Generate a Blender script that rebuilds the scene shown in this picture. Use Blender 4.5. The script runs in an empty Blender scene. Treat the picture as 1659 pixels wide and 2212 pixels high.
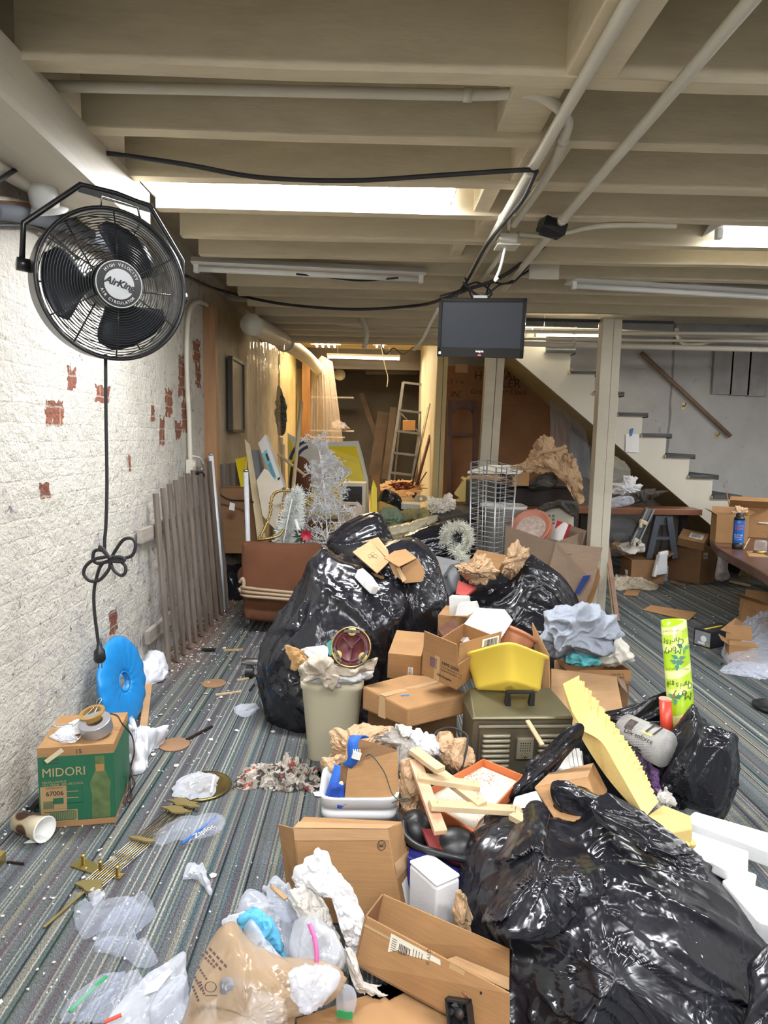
import bpy,bmesh,math,random
from mathutils import Vector,Matrix,Euler,noise
V=Vector
random.seed(7)
S=bpy.context.scene
COL=S.collection
PI=math.pi
# ------------------------------------------------------------------ camera
FL,CX,CY,CAM_H=1450.0,829.5,1106.0,1.42
YAW,PITCH,ROLL=math.radians(1.154),math.radians(6.316),0.018
cF=V((math.sin(YAW)*math.cos(PITCH),math.cos(YAW)*math.cos(PITCH),-math.sin(PITCH)))
r0=V((math.cos(YAW),-math.sin(YAW),0));u0=r0.cross(cF)
cR=r0*math.cos(ROLL)+u0*math.sin(ROLL)
cU=u0*math.cos(ROLL)-r0*math.sin(ROLL)
CAM=V((0,0,CAM_H))
cd=bpy.data.cameras.new('camera');cam=bpy.data.objects.new('camera',cd);COL.objects.link(cam)
cd.sensor_fit='HORIZONTAL';cd.sensor_width=36.0;cd.lens=36.0*FL/1659.0
cd.clip_start=.02;cd.clip_end=60
m=Matrix(((cR.x,cU.x,-cF.x,CAM.x),(cR.y,cU.y,-cF.y,CAM.y),(cR.z,cU.z,-cF.z,CAM.z),(0,0,0,1)))
cam.matrix_world=m
S.camera=cam
# ------------------------------------------------------------------ world, exposure, lamps
S.view_settings.view_transform='Standard';S.view_settings.look='None'
S.view_settings.exposure=0.53;S.view_settings.gamma=1.0;S.view_settings.use_curve_mapping=False
W=bpy.data.worlds.new('world');S.world=W;W.use_nodes=True
W.node_tree.nodes['Background'].inputs[0].default_value=(.75,.85,1,1)
W.node_tree.nodes['Background'].inputs[1].default_value=0.0
S.cycles.max_bounces=6;S.cycles.transparent_max_bounces=12;S.cycles.adaptive_threshold=.025;S.cycles.sample_clamp_indirect=6
def lamp(name,loc,sx,sy,power,col,rot=(0,0,0)):
    d=bpy.data.lights.new(name,'AREA');d.shape='RECTANGLE';d.size=sx;d.size_y=sy;d.energy=power;d.color=col
    o=bpy.data.objects.new(name,d);COL.objects.link(o);o.location=loc;o.rotation_euler=rot
    return o
COOL=(.94,.97,1.0);WARM=(1.0,.78,.46)
LP=dict(main=24,right=30,near=27,side=38,hall=66,stair=13)
lamp('lamp_ceiling',(-.34,3.08,2.455),1.25,.2,LP['main'],COOL)
lamp('lamp_ceiling',(2.35,3.62,2.47),1.2,.12,LP['right'],COOL)
NEAR=[(-.1,.25),(1.9,.65),(.6,-1.5),(3.9,1.9),(4.3,5.0)]
for x,y in NEAR:lamp('lamp_ceiling',(x,y,2.345),1.25,.2,LP['near'],COOL)
lamp('lamp_hall',(-.6,9.8,2.80),.5,1.1,LP['hall'],WARM)
lamp('lamp_hall',(-.05,10.9,2.70),1.2,.06,LP['hall']*.35,WARM)
lamp('lamp_stair',(1.9,6.98,2.60),1.3,.05,LP['stair'],(1,.9,.7))
# ------------------------------------------------------------------ pixel of the photo -> point of the place
def ray(px,py):return cF+cR*((px-CX)/FL)+cU*((CY-py)/FL)
def PY(px,py,Y):d=ray(px,py);return CAM+d*(Y/d.y)
def PZ(px,py,z=0.0):d=ray(px,py);return CAM+d*((z-CAM_H)/d.z)
def PX(px,py,x):d=ray(px,py);return CAM+d*(x/d.x)
# ------------------------------------------------------------------ materials
MATS={}
def nd(nt,t,**kw):
    n=nt.nodes.new(t)
    for k,v in kw.items():setattr(n,k,v)
    return n
def ramp(nt,fac,stops,interp='LINEAR'):
    r=nd(nt,'ShaderNodeValToRGB');r.color_ramp.interpolation=interp
    e=r.color_ramp.elements
    while len(e)<len(stops):e.new(.5)
    for i,(p,c) in enumerate(stops):
        e[i].position=p;e[i].color=(c[0],c[1],c[2],1) if len(c)==3 else c
    nt.links.new(fac,r.inputs[0]);return r.outputs[0]
def mixc(nt,f,a,b,bt='MIX'):
    n=nd(nt,'ShaderNodeMix',data_type='RGBA',blend_type=bt)
    for i,s in ((0,f),(6,a),(7,b)):
        if hasattr(s,'is_linked') or hasattr(s,'links'):nt.links.new(s,n.inputs[i])
        elif isinstance(s,(int,float)):n.inputs[i].default_value=s
        else:n.inputs[i].default_value=(s[0],s[1],s[2],1)
    return n.outputs[2]
def math_(nt,op,a,b=None,c=None):
    n=nd(nt,'ShaderNodeMath',operation=op)
    for i,s in enumerate((a,b,c)):
        if s is None:continue
        if isinstance(s,(int,float)):n.inputs[i].default_value=s
        else:nt.links.new(s,n.inputs[i])
    return n.outputs[0]
def coords(nt,scale=(1,1,1),rot=(0,0,0),loc=(0,0,0)):
    t=nd(nt,'ShaderNodeTexCoord');mp=nd(nt,'ShaderNodeMapping')
    mp.inputs['Scale'].default_value=scale;mp.inputs['Rotation'].default_value=rot;mp.inputs['Location'].default_value=loc
    nt.links.new(t.outputs['Object'],mp.inputs[0]);return mp.outputs[0]
def tex_noise(nt,vec,scale,detail=3,rough=.5,kind=None):
    n=nd(nt,'ShaderNodeTexNoise');n.inputs['Scale'].default_value=scale;n.inputs['Detail'].default_value=detail;n.inputs['Roughness'].default_value=rough
    if kind:n.noise_type=kind
    if vec:nt.links.new(vec,n.inputs['Vector'])
    return n.outputs['Fac']
def bumped(nt,p,h,strength,dist=.01,prev=None):
    b=nd(nt,'ShaderNodeBump');b.inputs['Strength'].default_value=strength;b.inputs['Distance'].default_value=dist
    nt.links.new(h,b.inputs['Height'])
    if prev:nt.links.new(prev,b.inputs['Normal'])
    nt.links.new(b.outputs[0],p.inputs['Normal']);return b.outputs[0]
def base(key):
    mt=bpy.data.materials.new(key);mt.use_nodes=True;MATS[key]=mt
    nt=mt.node_tree;return mt,nt,nt.nodes['Principled BSDF']
def M(key,col=None,rough=.6,metal=0.0,var=.12,vs=6.0,bump=0.0,bs=60.0,stretch=(1,1,1),spec=.5,emit=0.0,sheen=0,coat=0,dirt=0.0):
    """plain procedural material: colour with a soft noise variation, optional fine bump and dirt"""
    if key in MATS:return MATS[key]
    mt,nt,p=base(key)
    c=coords(nt,stretch)
    n=tex_noise(nt,c,vs,4)
    lo=[max(0,x*(1-var)) for x in col];hi=[min(1,x*(1+var)) for x in col]
    out=ramp(nt,n,[(.3,lo),(.7,hi)])
    if dirt:
        n3=tex_noise(nt,c,vs*.5,6,.7)
        out=mixc(nt,ramp(nt,n3,[(.46,(0,0,0)),(.68,(dirt,dirt,dirt))]),out,(.12,.09,.06))
    nt.links.new(out,p.inputs['Base Color'])
    p.inputs['Roughness'].default_value=rough;p.inputs['Metallic'].default_value=metal
    p.inputs['Specular IOR Level'].default_value=spec
    if sheen:p.inputs['Sheen Weight'].default_value=sheen
    if coat:p.inputs['Coat Weight'].default_value=coat
    if bump:bumped(nt,p,tex_noise(nt,c,bs,4),bump)
    if emit:
        p.inputs['Emission Color'].default_value=(*col,1);p.inputs['Emission Strength'].default_value=emit
    return mt
def M_clear(key,col=(.9,.93,1),op=.16,rough=.12,bs=22,bump=.8,milky=.5):
    """clear or milky film: mostly see-through, with a glossy crinkled skin"""
    if key in MATS:return MATS[key]
    mt,nt,p=base(key);nt.nodes.remove(p)
    out=nt.nodes['Material Output']
    c=coords(nt)
    tr=nd(nt,'ShaderNodeBsdfTransparent');tr.inputs[0].default_value=(.97,.98,1,1)
    gl=nd(nt,'ShaderNodeBsdfPrincipled');gl.inputs['Base Color'].default_value=(*col,1);gl.inputs['Roughness'].default_value=rough
    gl.inputs['Specular IOR Level'].default_value=.8
    h=tex_noise(nt,c,bs,3,.55,'RIDGED_MULTIFRACTAL')
    bumped(nt,gl,h,bump,.012)
    lw=nd(nt,'ShaderNodeLayerWeight');lw.inputs[0].default_value=.25
    f=math_(nt,'ADD',math_(nt,'MULTIPLY',lw.outputs['Facing'],milky),op)
    f=math_(nt,'ADD',f,math_(nt,'MULTIPLY',h,.06))
    f=math_(nt,'MINIMUM',f,.95)
    mx=nd(nt,'ShaderNodeMixShader');nt.links.new(f,mx.inputs[0]);nt.links.new(tr.outputs[0],mx.inputs[1]);nt.links.new(gl.outputs[0],mx.inputs[2])
    nt.links.new(mx.outputs[0],out.inputs[0]);return mt
def M_bag(key='black_film',col=(.009,.009,.012),rough=.19):
    if key in MATS:return MATS[key]
    mt,nt,p=base(key)
    c=coords(nt)
    n=tex_noise(nt,c,4,4)
    nt.links.new(ramp(nt,n,[(.3,col),(.75,[x*1.9 for x in col])]),p.inputs['Base Color'])
    nt.links.new(ramp(nt,tex_noise(nt,c,9,3),[(.35,(rough*.8,)*3),(.7,(rough*1.5,)*3)]),p.inputs['Roughness'])
    p.inputs['Specular IOR Level'].default_value=.62
    w=nd(nt,'ShaderNodeVectorMath',operation='ADD');nt.links.new(c,w.inputs[0])
    nz=nd(nt,'ShaderNodeTexNoise');nz.inputs['Scale'].default_value=5;nt.links.new(c,nz.inputs['Vector'])
    sc=nd(nt,'ShaderNodeVectorMath',operation='SCALE');nt.links.new(nz.outputs['Color'],sc.inputs[0]);sc.inputs['Scale'].default_value=.12
    nt.links.new(sc.outputs[0],w.inputs[1])
    h1=tex_noise(nt,w.outputs[0],16,2,.5,'RIDGED_MULTIFRACTAL')
    h2=tex_noise(nt,w.outputs[0],46,3,.55,'RIDGED_MULTIFRACTAL')
    gate=ramp(nt,tex_noise(nt,c,3.6,2),[(.47,(.04,.04,.04)),(.66,(1,1,1))])
    b=bumped(nt,p,h1,.22,.016)
    bumped(nt,p,math_(nt,'MULTIPLY',h2,gate),.7,.009,b)
    return mt
def M_card(key='cardboard',col=(.385,.225,.105),var=.07):
    if key in MATS:return MATS[key]
    mt,nt,p=base(key)
    c=coords(nt)
    n=tex_noise(nt,c,5,5,.6)
    out=ramp(nt,n,[(.3,[x*(1-var*1.6) for x in col]),(.7,[x*(1+var) for x in col])])
    cs=coords(nt,(9,9,260))
    fl=tex_noise(nt,cs,1.0,2)
    out=mixc(nt,.16,out,ramp(nt,fl,[(.35,(.25,.15,.07)),(.65,(.7,.48,.27))]),'OVERLAY')
    nt.links.new(out,p.inputs['Base Color']);p.inputs['Roughness'].default_value=.72;p.inputs['Specular IOR Level'].default_value=.25
    bumped(nt,p,fl,.06,.002)
    return mt
def M_wood(key,c1,c2,scale=14,axis=(1,1,.08),rough=.55):
    if key in MATS:return MATS[key]
    mt,nt,p=base(key)
    c=coords(nt,axis)
    n=tex_noise(nt,c,scale,5,.6)
    nt.links.new(ramp(nt,n,[(.3,c1),(.68,c2)]),p.inputs['Base Color'])
    p.inputs['Roughness'].default_value=rough
    bumped(nt,p,n,.18,.004)
    return mt
# ------------------------------------------------------------------ mesh builder and object helpers
class MB:
    def __init__(s):s.v=[];s.f=[]
    def add(s,vs,fs):
        b=len(s.v);s.v+=[V(x) for x in vs];s.f+=[tuple(b+i for i in f) for f in fs];return s
    def hexa(s,p):
        return s.add(p,[(3,2,1,0),(4,5,6,7),(0,1,5,4),(1,2,6,5),(2,3,7,6),(3,0,4,7)])
    def box(s,c,d,R=None):
        c=V(c);x,y,z=d[0]/2,d[1]/2,d[2]/2
        ps=[V(q) for q in ((-x,-y,-z),(x,-y,-z),(x,y,-z),(-x,y,-z),(-x,-y,z),(x,-y,z),(x,y,z),(-x,y,z))]
        if R is not None:ps=[R@q for q in ps]
        return s.hexa([c+q for q in ps])
    def bar(s,a,b,w,h,up=(0,0,1)):
        a,b=V(a),V(b);d=(b-a);L=d.length;d.normalize();up=V(up)
        x=d.cross(up)
        if x.length<1e-4:x=d.cross(V((1,0,0)))
        x.normalize();y=x.cross(d)
        q=[x*sx*w/2+y*sy*h/2 for sx,sy in ((-1,-1),(1,-1),(1,1),(-1,1))]
        return s.hexa([a+k for k in q]+[b+k for k in q])
    def prism(s,poly,vec):
        n=len(poly);poly=[V(p) for p in poly];vec=V(vec)
        return s.add(poly+[p+vec for p in poly],[tuple(range(n))[::-1],tuple(range(n,2*n))]+[(i,(i+1)%n,n+(i+1)%n,n+i) for i in range(n)])
    def tube(s,pts,r,n=8,closed=False,cap=True):
        pts=[V(p) for p in pts];N=len(pts)
        rs=r if isinstance(r,(list,tuple)) else [r]*N
        ups=None;rings=[]
        for i in range(N):
            if closed:t=pts[(i+1)%N]-pts[i-1]
            else:t=pts[min(i+1,N-1)]-pts[max(i-1,0)]
            if t.length<1e-9:t=V((0,0,1))
            t.normalize()
            if ups is None:
                ups=t.cross(V((0,0,1)))
                if ups.length<1e-3:ups=t.cross(V((1,0,0)))
            ups=ups-t*ups.dot(t)
            if ups.length<1e-6:ups=t.orthogonal()
            ups.normalize();w=t.cross(ups)
            rings.append([pts[i]+(ups*math.cos(2*PI*k/n)+w*math.sin(2*PI*k/n))*rs[i] for k in range(n)])
        vs=[p for rg in rings for p in rg];fs=[]
        for i in range(N if closed else N-1):
            j=(i+1)%N
            for k in range(n):fs.append((i*n+k,i*n+(k+1)%n,j*n+(k+1)%n,j*n+k))
        if cap and not closed:fs+=[tuple(range(n))[::-1],tuple((N-1)*n+k for k in range(n))]
        return s.add(vs,fs)
    def lathe(s,prof,n=32,c=(0,0,0),R=None,sx=1,sy=1,rect=None):
        c=V(c);vs=[];fs=[]
        for r,z in prof:
            for k in range(n):
                a=2*PI*k/n;x,y=math.cos(a),math.sin(a)
                if rect:
                    q=(abs(x)**rect+abs(y)**rect)**(-1/rect);x*=q;y*=q
                p=V((r*x*sx,r*y*sy,z));vs.append(c+(R@p if R is not None else p))
        for i in range(len(prof)-1):
            for k in range(n):fs.append((i*n+k,i*n+(k+1)%n,(i+1)*n+(k+1)%n,(i+1)*n+k))
        fs+=[tuple(range(n))[::-1],tuple((len(prof)-1)*n+k for k in range(n))]
        return s.add(vs,fs)
    def grid(s,nx,ny,fn):
        vs=[fn(i/(nx-1),j/(ny-1)) for j in range(ny) for i in range(nx)]
        return s.add(vs,[(j*nx+i,j*nx+i+1,(j+1)*nx+i+1,(j+1)*nx+i) for j in range(ny-1) for i in range(nx-1)])
    def slab(s,poly,t):
        poly=[V(p) for p in poly];n=V((0,0,0))
        for i in range(len(poly)):n+=(poly[i]-poly[0]).cross(poly[(i+1)%len(poly)]-poly[0])
        n.normalize()
        if n.dot(CAM-poly[0])>0:n=-n
        return s.prism(poly,n*t)
    def text(s,txt,O,X,Y,size,align='CENTER',ext=.0006,shear=0,sx=1.0,bold=0):
        cu=bpy.data.curves.new('t','FONT');cu.body=txt;cu.size=size;cu.align_x=align;cu.align_y='CENTER';cu.shear=shear;cu.resolution_u=3;cu.offset=bold
        ob=bpy.data.objects.new('t',cu);COL.objects.link(ob)
        me=bpy.data.meshes.new_from_object(ob);bt_=bmesh.new();bt_.from_mesh(me);bmesh.ops.remove_doubles(bt_,verts=bt_.verts,dist=size*1e-4);bmesh.ops.dissolve_degenerate(bt_,edges=bt_.edges,dist=size*1e-4);bmesh.ops.triangulate(bt_,faces=bt_.faces);bt_.to_mesh(me);bt_.free();bpy.data.objects.remove(ob);bpy.data.curves.remove(cu)
        O=V(O);X=V(X).normalized();Y=V(Y);Y=(Y-X*Y.dot(X)).normalized();N=X.cross(Y)
        s.add([O+X*v.co.x*sx+Y*v.co.y+N*ext for v in me.vertices],[tuple(p.vertices) for p in me.polygons])
        bpy.data.meshes.remove(me);return s
    def mesh(s,name,M4=None,mat=None,smooth=False):
        me=bpy.data.meshes.new(name)
        vs=[(M4@p) for p in s.v] if M4 is not None else s.v
        me.from_pydata([tuple(p) for p in vs],[],s.f)
        bm=bmesh.new();bm.from_mesh(me)
        bmesh.ops.recalc_face_normals(bm,faces=bm.faces);bm.to_mesh(me);bm.free()
        if mat is not None:me.materials.append(mat)
        if smooth:me.polygons.foreach_set('use_smooth',[True]*len(me.polygons))
        me.update();return me
def finish(o,bevel=0,solid=0,subsurf=0,auto=False):
    if solid:
        md=o.modifiers.new('solid','SOLIDIFY');md.thickness=solid;md.offset=0
    if bevel:
        md=o.modifiers.new('bevel','BEVEL');md.width=bevel;md.segments=2;md.limit_method='ANGLE';md.angle_limit=math.radians(40)
    if subsurf:
        md=o.modifiers.new('sub','SUBSURF');md.levels=subsurf;md.render_levels=subsurf
    return o
def tag(o,label=None,cat=None,group=None,kind=None):
    if label:o['label']=label
    if cat:o['category']=cat
    if group:o['group']=group
    if kind:o['kind']=kind
    return o
class Thing:
    def __init__(s,name,label,cat,base=(0,0,0),rot=(0,0,0),group=None,kind=None):
        s.o=bpy.data.objects.new(name,None);COL.objects.link(s.o);s.o.empty_display_size=.05
        s.o.location=base;s.o.rotation_euler=rot
        tag(s.o,label,cat,group,kind)
        s.Mx=Matrix.LocRotScale(V(base),Euler(rot),None);s.inv=s.Mx.inverted()
    def part(s,name,mb,mat,local=False,parent=None,smooth=False,label=None,kind=None,**kw):
        me=mb.mesh(name,None if local else s.inv,mat,smooth)
        o=bpy.data.objects.new(name,me);COL.objects.link(o);o.parent=parent or s.o
        finish(o,**kw)
        if label:o['label']=label
        if kind:o['kind']=kind
        return o
def single(name,mb,mat,label,cat,group=None,kind=None,smooth=False,**kw):
    xs=[p.x for p in mb.v];ys=[p.y for p in mb.v];zs=[p.z for p in mb.v]
    b=V(((min(xs)+max(xs))/2,(min(ys)+max(ys))/2,min(zs)))
    me=mb.mesh(name,Matrix.Translation(-b),mat,smooth)
    o=bpy.data.objects.new(name,me);COL.objects.link(o);o.location=b
    tag(o,label,cat,group,kind);finish(o,**kw);return o
def sub(o,name,mb,mat,smooth=False):
    me=mb.mesh(name,Matrix.Translation(-o.location),mat,smooth);c=bpy.data.objects.new(name,me);COL.objects.link(c);c.parent=o;return c
def struct(name,mb,mat,**kw):
    me=mb.mesh(name,None,mat);o=bpy.data.objects.new(name,me);COL.objects.link(o);o['kind']='structure'
    finish(o,**kw);return o
def copy_tree(o,parent=None):
    c=o.copy();COL.objects.link(c)
    if parent:c.parent=parent
    for ch in o.children:copy_tree(ch,c)
    return c
def spline(pts,n=8,closed=False):
    pts=[V(p) for p in pts];N=len(pts);out=[]
    for i in range(N if closed else N-1):
        if closed:a,b,c,d=pts[i-1],pts[i],pts[(i+1)%N],pts[(i+2)%N]
        else:a,b,c,d=pts[max(i-1,0)],pts[i],pts[i+1],pts[min(i+2,N-1)]
        for k in range(n):
            t=k/n
            out.append(.5*((2*b)+(c-a)*t+(2*a-5*b+4*c-d)*t*t+(3*b-a-3*c+d)*t**3))
    if not closed:out.append(pts[-1])
    return out
def ridge(p):return 1-2*abs(noise.noise(p))
def facet(p,fr,sd):
    """continuous crumple of flat facets with sharp creases"""
    d,c=noise.voronoi(p*fr+sd)
    h=[]
    for q in c[:4]:
        g=noise.noise_vector(q*3.7+sd);h.append(noise.noise(q*5.3-sd)*.7+g.dot(p*fr+sd-q)*1.5)
    return max(min(h[0],h[1]),min(h[2],h[3]))
def wr_bag(seed,amp,fr,axis):
    ax=V(axis).normalized();sd=V((seed*3.1,seed*1.7,-seed*2.3))
    def f(p):
        w=V((noise.noise(p*2.1+sd),noise.noise(p*2.1+sd*2),0))*.10
        r=p+w;q=r-ax*r.dot(ax)*.78
        a=ridge(q*fr+sd);c=ridge((q+w*.7)*fr*2.1+sd*1.3)
        return amp*(1.0*facet(q,fr*.95,sd)+.75*max(a,0)**2.5+.30*max(c,0)**3+.7*noise.noise(p*fr*.35+sd)+.26*facet(q,fr*2.6,-sd)+.08*facet(r,fr*5.5,sd))
    return f
def wr_cloth(seed,amp,fr):
    sd=V((seed*2.1,seed*.7,seed*1.3))
    def f(p):
        w=V((noise.noise(p*fr*.4+sd),noise.noise(p*fr*.4-sd),noise.noise(p*fr*.4+sd*2)))*1.1/fr
        q=p+w
        return amp*(2.2*max(ridge(q*fr+sd),0)**1.6-.6+.9*max(ridge(q*fr*1.9-sd),0)**2+.8*noise.noise(p*fr*.6-sd)+.5*facet(q,fr*1.3,sd))
    return f
def wr_paper(seed,amp,fr):
    sd=V((seed*5.1,seed*2.7,seed*3.3))
    def f(p):
        return amp*(1.05*facet(p,fr*.95,sd)+.48*facet(p,fr*2.1,-sd)+.16*facet(p,fr*4.4,sd))
    return f
def puff(outline,n,T,Tb=None,wr=None,zmin=None,nang=110,nring=30,center=None,edge=.7,sharp=2.0,closed_smooth=True,jag=0,curl=0):
    """a closed soft body: the outline (world points) bulges by T along n and by Tb behind, then wrinkles"""
    n=V(n).normalized();Tb=T if Tb is None else Tb
    O=[V(p) for p in outline]
    if closed_smooth:O=spline(O,6,True)
    L=[0]
    for i in range(len(O)):L.append(L[-1]+(O[(i+1)%len(O)]-O[i]).length)
    R=[];j=0
    for k in range(nang):
        t=L[-1]*k/nang
        while L[j+1]<t:j+=1
        R.append(O[j].lerp(O[(j+1)%len(O)],(t-L[j])/max(1e-9,L[j+1]-L[j])))
    C=V(center) if center is not None else sum(R,V())/nang
    if jag:R=[C+(p-C)*(1+jag*(noise.noise(p*19)+.9*noise.noise(p*47))) for p in R]
    mb=MB()
    def side(sign,TT,rings):
        vs=[]
        for i in range(rings+1):
            u=i/rings;s_=math.sin(u*PI/2)
            h=TT*(1-s_**sharp)**(1/sharp) if s_<1 else 0
            for k in range(nang):
                p=C+(R[k]-C)*s_
                q=p+n*sign*h
                if wr:
                    wv=wr(q)
                    q=q+n*sign*wv*min(1,(1-s_)*4+.0)+(p-C).normalized()*wv*edge*min(1,s_*1.2) if s_>1e-6 else q+n*sign*wv
                if curl:q=q+n*curl*max(0,s_-.6)*2.5*noise.noise(R[k]*13+n*2)
                if zmin is not None and q.z<zmin:q.z=zmin
                vs.append(q)
        return vs
    f1=side(1,T,nring);nb=max(6,nring//2);f2=side(-1,Tb,nb)
    fs=[]
    for i in range(nring):
        for k in range(nang):fs.append((i*nang+k,i*nang+(k+1)%nang,(i+1)*nang+(k+1)%nang,(i+1)*nang+k))
    b=len(f1)
    for i in range(nb):
        for k in range(nang):
            A=[b+i*nang+k,b+i*nang+(k+1)%nang,b+(i+1)*nang+(k+1)%nang,b+(i+1)*nang+k]
            if i==nb-1:A[2]=nring*nang+(k+1)%nang;A[3]=nring*nang+k
            fs.append(tuple(A[::-1]))
    mb.add(f1+f2,fs)
    bm=bmesh.new();vv=[bm.verts.new(p) for p in mb.v]
    for f in mb.f:
        try:bm.faces.new([vv[i] for i in dict.fromkeys(f)])
        except ValueError:pass
    bmesh.ops.remove_doubles(bm,verts=bm.verts,dist=1e-5)
    bmesh.ops.delete(bm,geom=[v for v in bm.verts if not v.link_faces],context='VERTS')
    bm.verts.index_update();out=MB();out.v=[v.co.copy() for v in bm.verts];out.f=[tuple(v.index for v in f.verts) for f in bm.faces]
    bm.free();return out
def out_y(pix,Y,lean=0.0,ref=None):
    """outline in pixels -> points near the upright plane at depth Y, leaning away by `lean` metres per 100 px upward"""
    ref=ref if ref is not None else sum(p[1] for p in pix)/len(pix)
    return [PY(x,y,Y+lean*(ref-y)/100) for x,y in pix]
def toward(p):d=CAM-V(p);d.z*=.5;return d.normalized()
def puff_y(pix,Y,T,Tb=None,lean=0.0,ref=None,**kw):
    o=out_y(pix,Y,lean,ref);c=sum(o,V())/len(o)
    return puff(o,toward(c),T,Tb,**kw)
def puff_z(pix,z,T,wr=None,**kw):
    """something lying on a level surface at height z"""
    o=[PZ(x,y,z) for x,y in pix]
    return puff(o,(0,0,1),T,.001,wr=wr,zmin=z+.001,**kw)
# ================================================================== the setting
def carpet():
    mt,nt,p=base('carpet')
    t=nd(nt,'ShaderNodeTexCoord');sp=nd(nt,'ShaderNodeSeparateXYZ');nt.links.new(t.outputs['Object'],sp.inputs[0])
    x,y=sp.outputs[0],sp.outputs[1]
    c=coords(nt)
    wob=math_(nt,'MULTIPLY',math_(nt,'SUBTRACT',tex_noise(nt,c,120,2),.5),.0016)
    xw=math_(nt,'ADD',x,wob)
    def cells(freq,seed):
        v=nd(nt,'ShaderNodeTexWhiteNoise',noise_dimensions='1D')
        nt.links.new(math_(nt,'ADD',math_(nt,'FLOOR',math_(nt,'MULTIPLY',xw,freq)),seed),v.inputs['W']);return v.outputs['Value']
    cream,dark,teal,plum,grey,blue,tan,green=(.34,.325,.27),(.020,.024,.027),(.07,.105,.115),(.092,.078,.092),(.112,.12,.126),(.11,.132,.148),(.21,.197,.16),(.078,.11,.095)
    a=ramp(nt,cells(150,3.0),[(0,dark),(.10,grey),(.24,blue),(.38,teal),(.50,plum),(.62,tan),(.74,green),(.83,grey),(.92,cream)],'CONSTANT')
    bsel=cells(52,11.0)
    b=ramp(nt,cells(52,57.0),[(0,grey),(.2,blue),(.4,plum),(.55,teal),(.68,tan),(.84,blue)],'CONSTANT')
    col=mixc(nt,ramp(nt,bsel,[(0,(0,0,0)),(.62,(.8,.8,.8))],'CONSTANT'),a,b)
# pairs of thin light lines
    l1=ramp(nt,math_(nt,'FRACT',math_(nt,'MULTIPLY',xw,7.3)),[(0,(0,0,0)),(.06,(1,1,1)),(.10,(0,0,0)),(.15,(1,1,1)),(.19,(0,0,0))],'CONSTANT')
    col=mixc(nt,math_(nt,'MULTIPLY',l1,.62),col,cream)
# loop pile
    cs=coords(nt,(1,.28,1));pile=tex_noise(nt,cs,520,2)
    col=mixc(nt,.9,col,ramp(nt,pile,[(.30,(.12,.12,.12)),(.70,(.86,.86,.86))]),'OVERLAY')
    col=mixc(nt,math_(nt,'MULTIPLY',ramp(nt,tex_noise(nt,c,2.2,5,.6),[(.42,(0,0,0)),(.75,(1,1,1))]),.35),col,(.14,.13,.12))
# brick dust along the left wall and fine plaster specks
    near=math_(nt,'MULTIPLY',math_(nt,'SUBTRACT',-.84,math_(nt,'ADD',x,math_(nt,'MULTIPLY',tex_noise(nt,c,7,4,.65),.34))),5.0)
    far=math_(nt,'MULTIPLY',math_(nt,'SUBTRACT',y,3.5),1.1)
    dustm=math_(nt,'MULTIPLY',math_(nt,'MINIMUM',math_(nt,'MAXIMUM',near,0),1),math_(nt,'MINIMUM',math_(nt,'MAXIMUM',far,0),1))
    col=mixc(nt,math_(nt,'MULTIPLY',dustm,.9),col,ramp(nt,tex_noise(nt,c,60,4),[(.35,(.17,.07,.035)),(.6,(.30,.20,.15)),(.75,(.5,.47,.42))]))
    spk=ramp(nt,tex_noise(nt,c,190,1),[(.74,(0,0,0)),(.78,(1,1,1))])
    col=mixc(nt,math_(nt,'MULTIPLY',spk,.6),col,(.55,.53,.48))
    nt.links.new(col,p.inputs['Base Color']);p.inputs['Roughness'].default_value=.95;p.inputs['Specular IOR Level'].default_value=.1
    bumped(nt,p,pile,.6,.004);return mt
BRICK_SPOTS=[]
for px,py,ry,rz in ((155,818,.05,.055),(222,852,.10,.045),(118,892,.09,.06),(97,1060,.05,.035),(365,870,.09,.10),(392,815,.09,.16),(350,930,.06,.10),(385,930,.08,.07),(400,900,.10,.12),(425,760,.12,.10),(428,810,.09,.10),(245,1345,.06,.07),(280,1000,.02,.05),(330,890,.04,.06)):
    q=PX(px,py,-1.32);BRICK_SPOTS.append((q.y,q.z,ry,rz))
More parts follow.
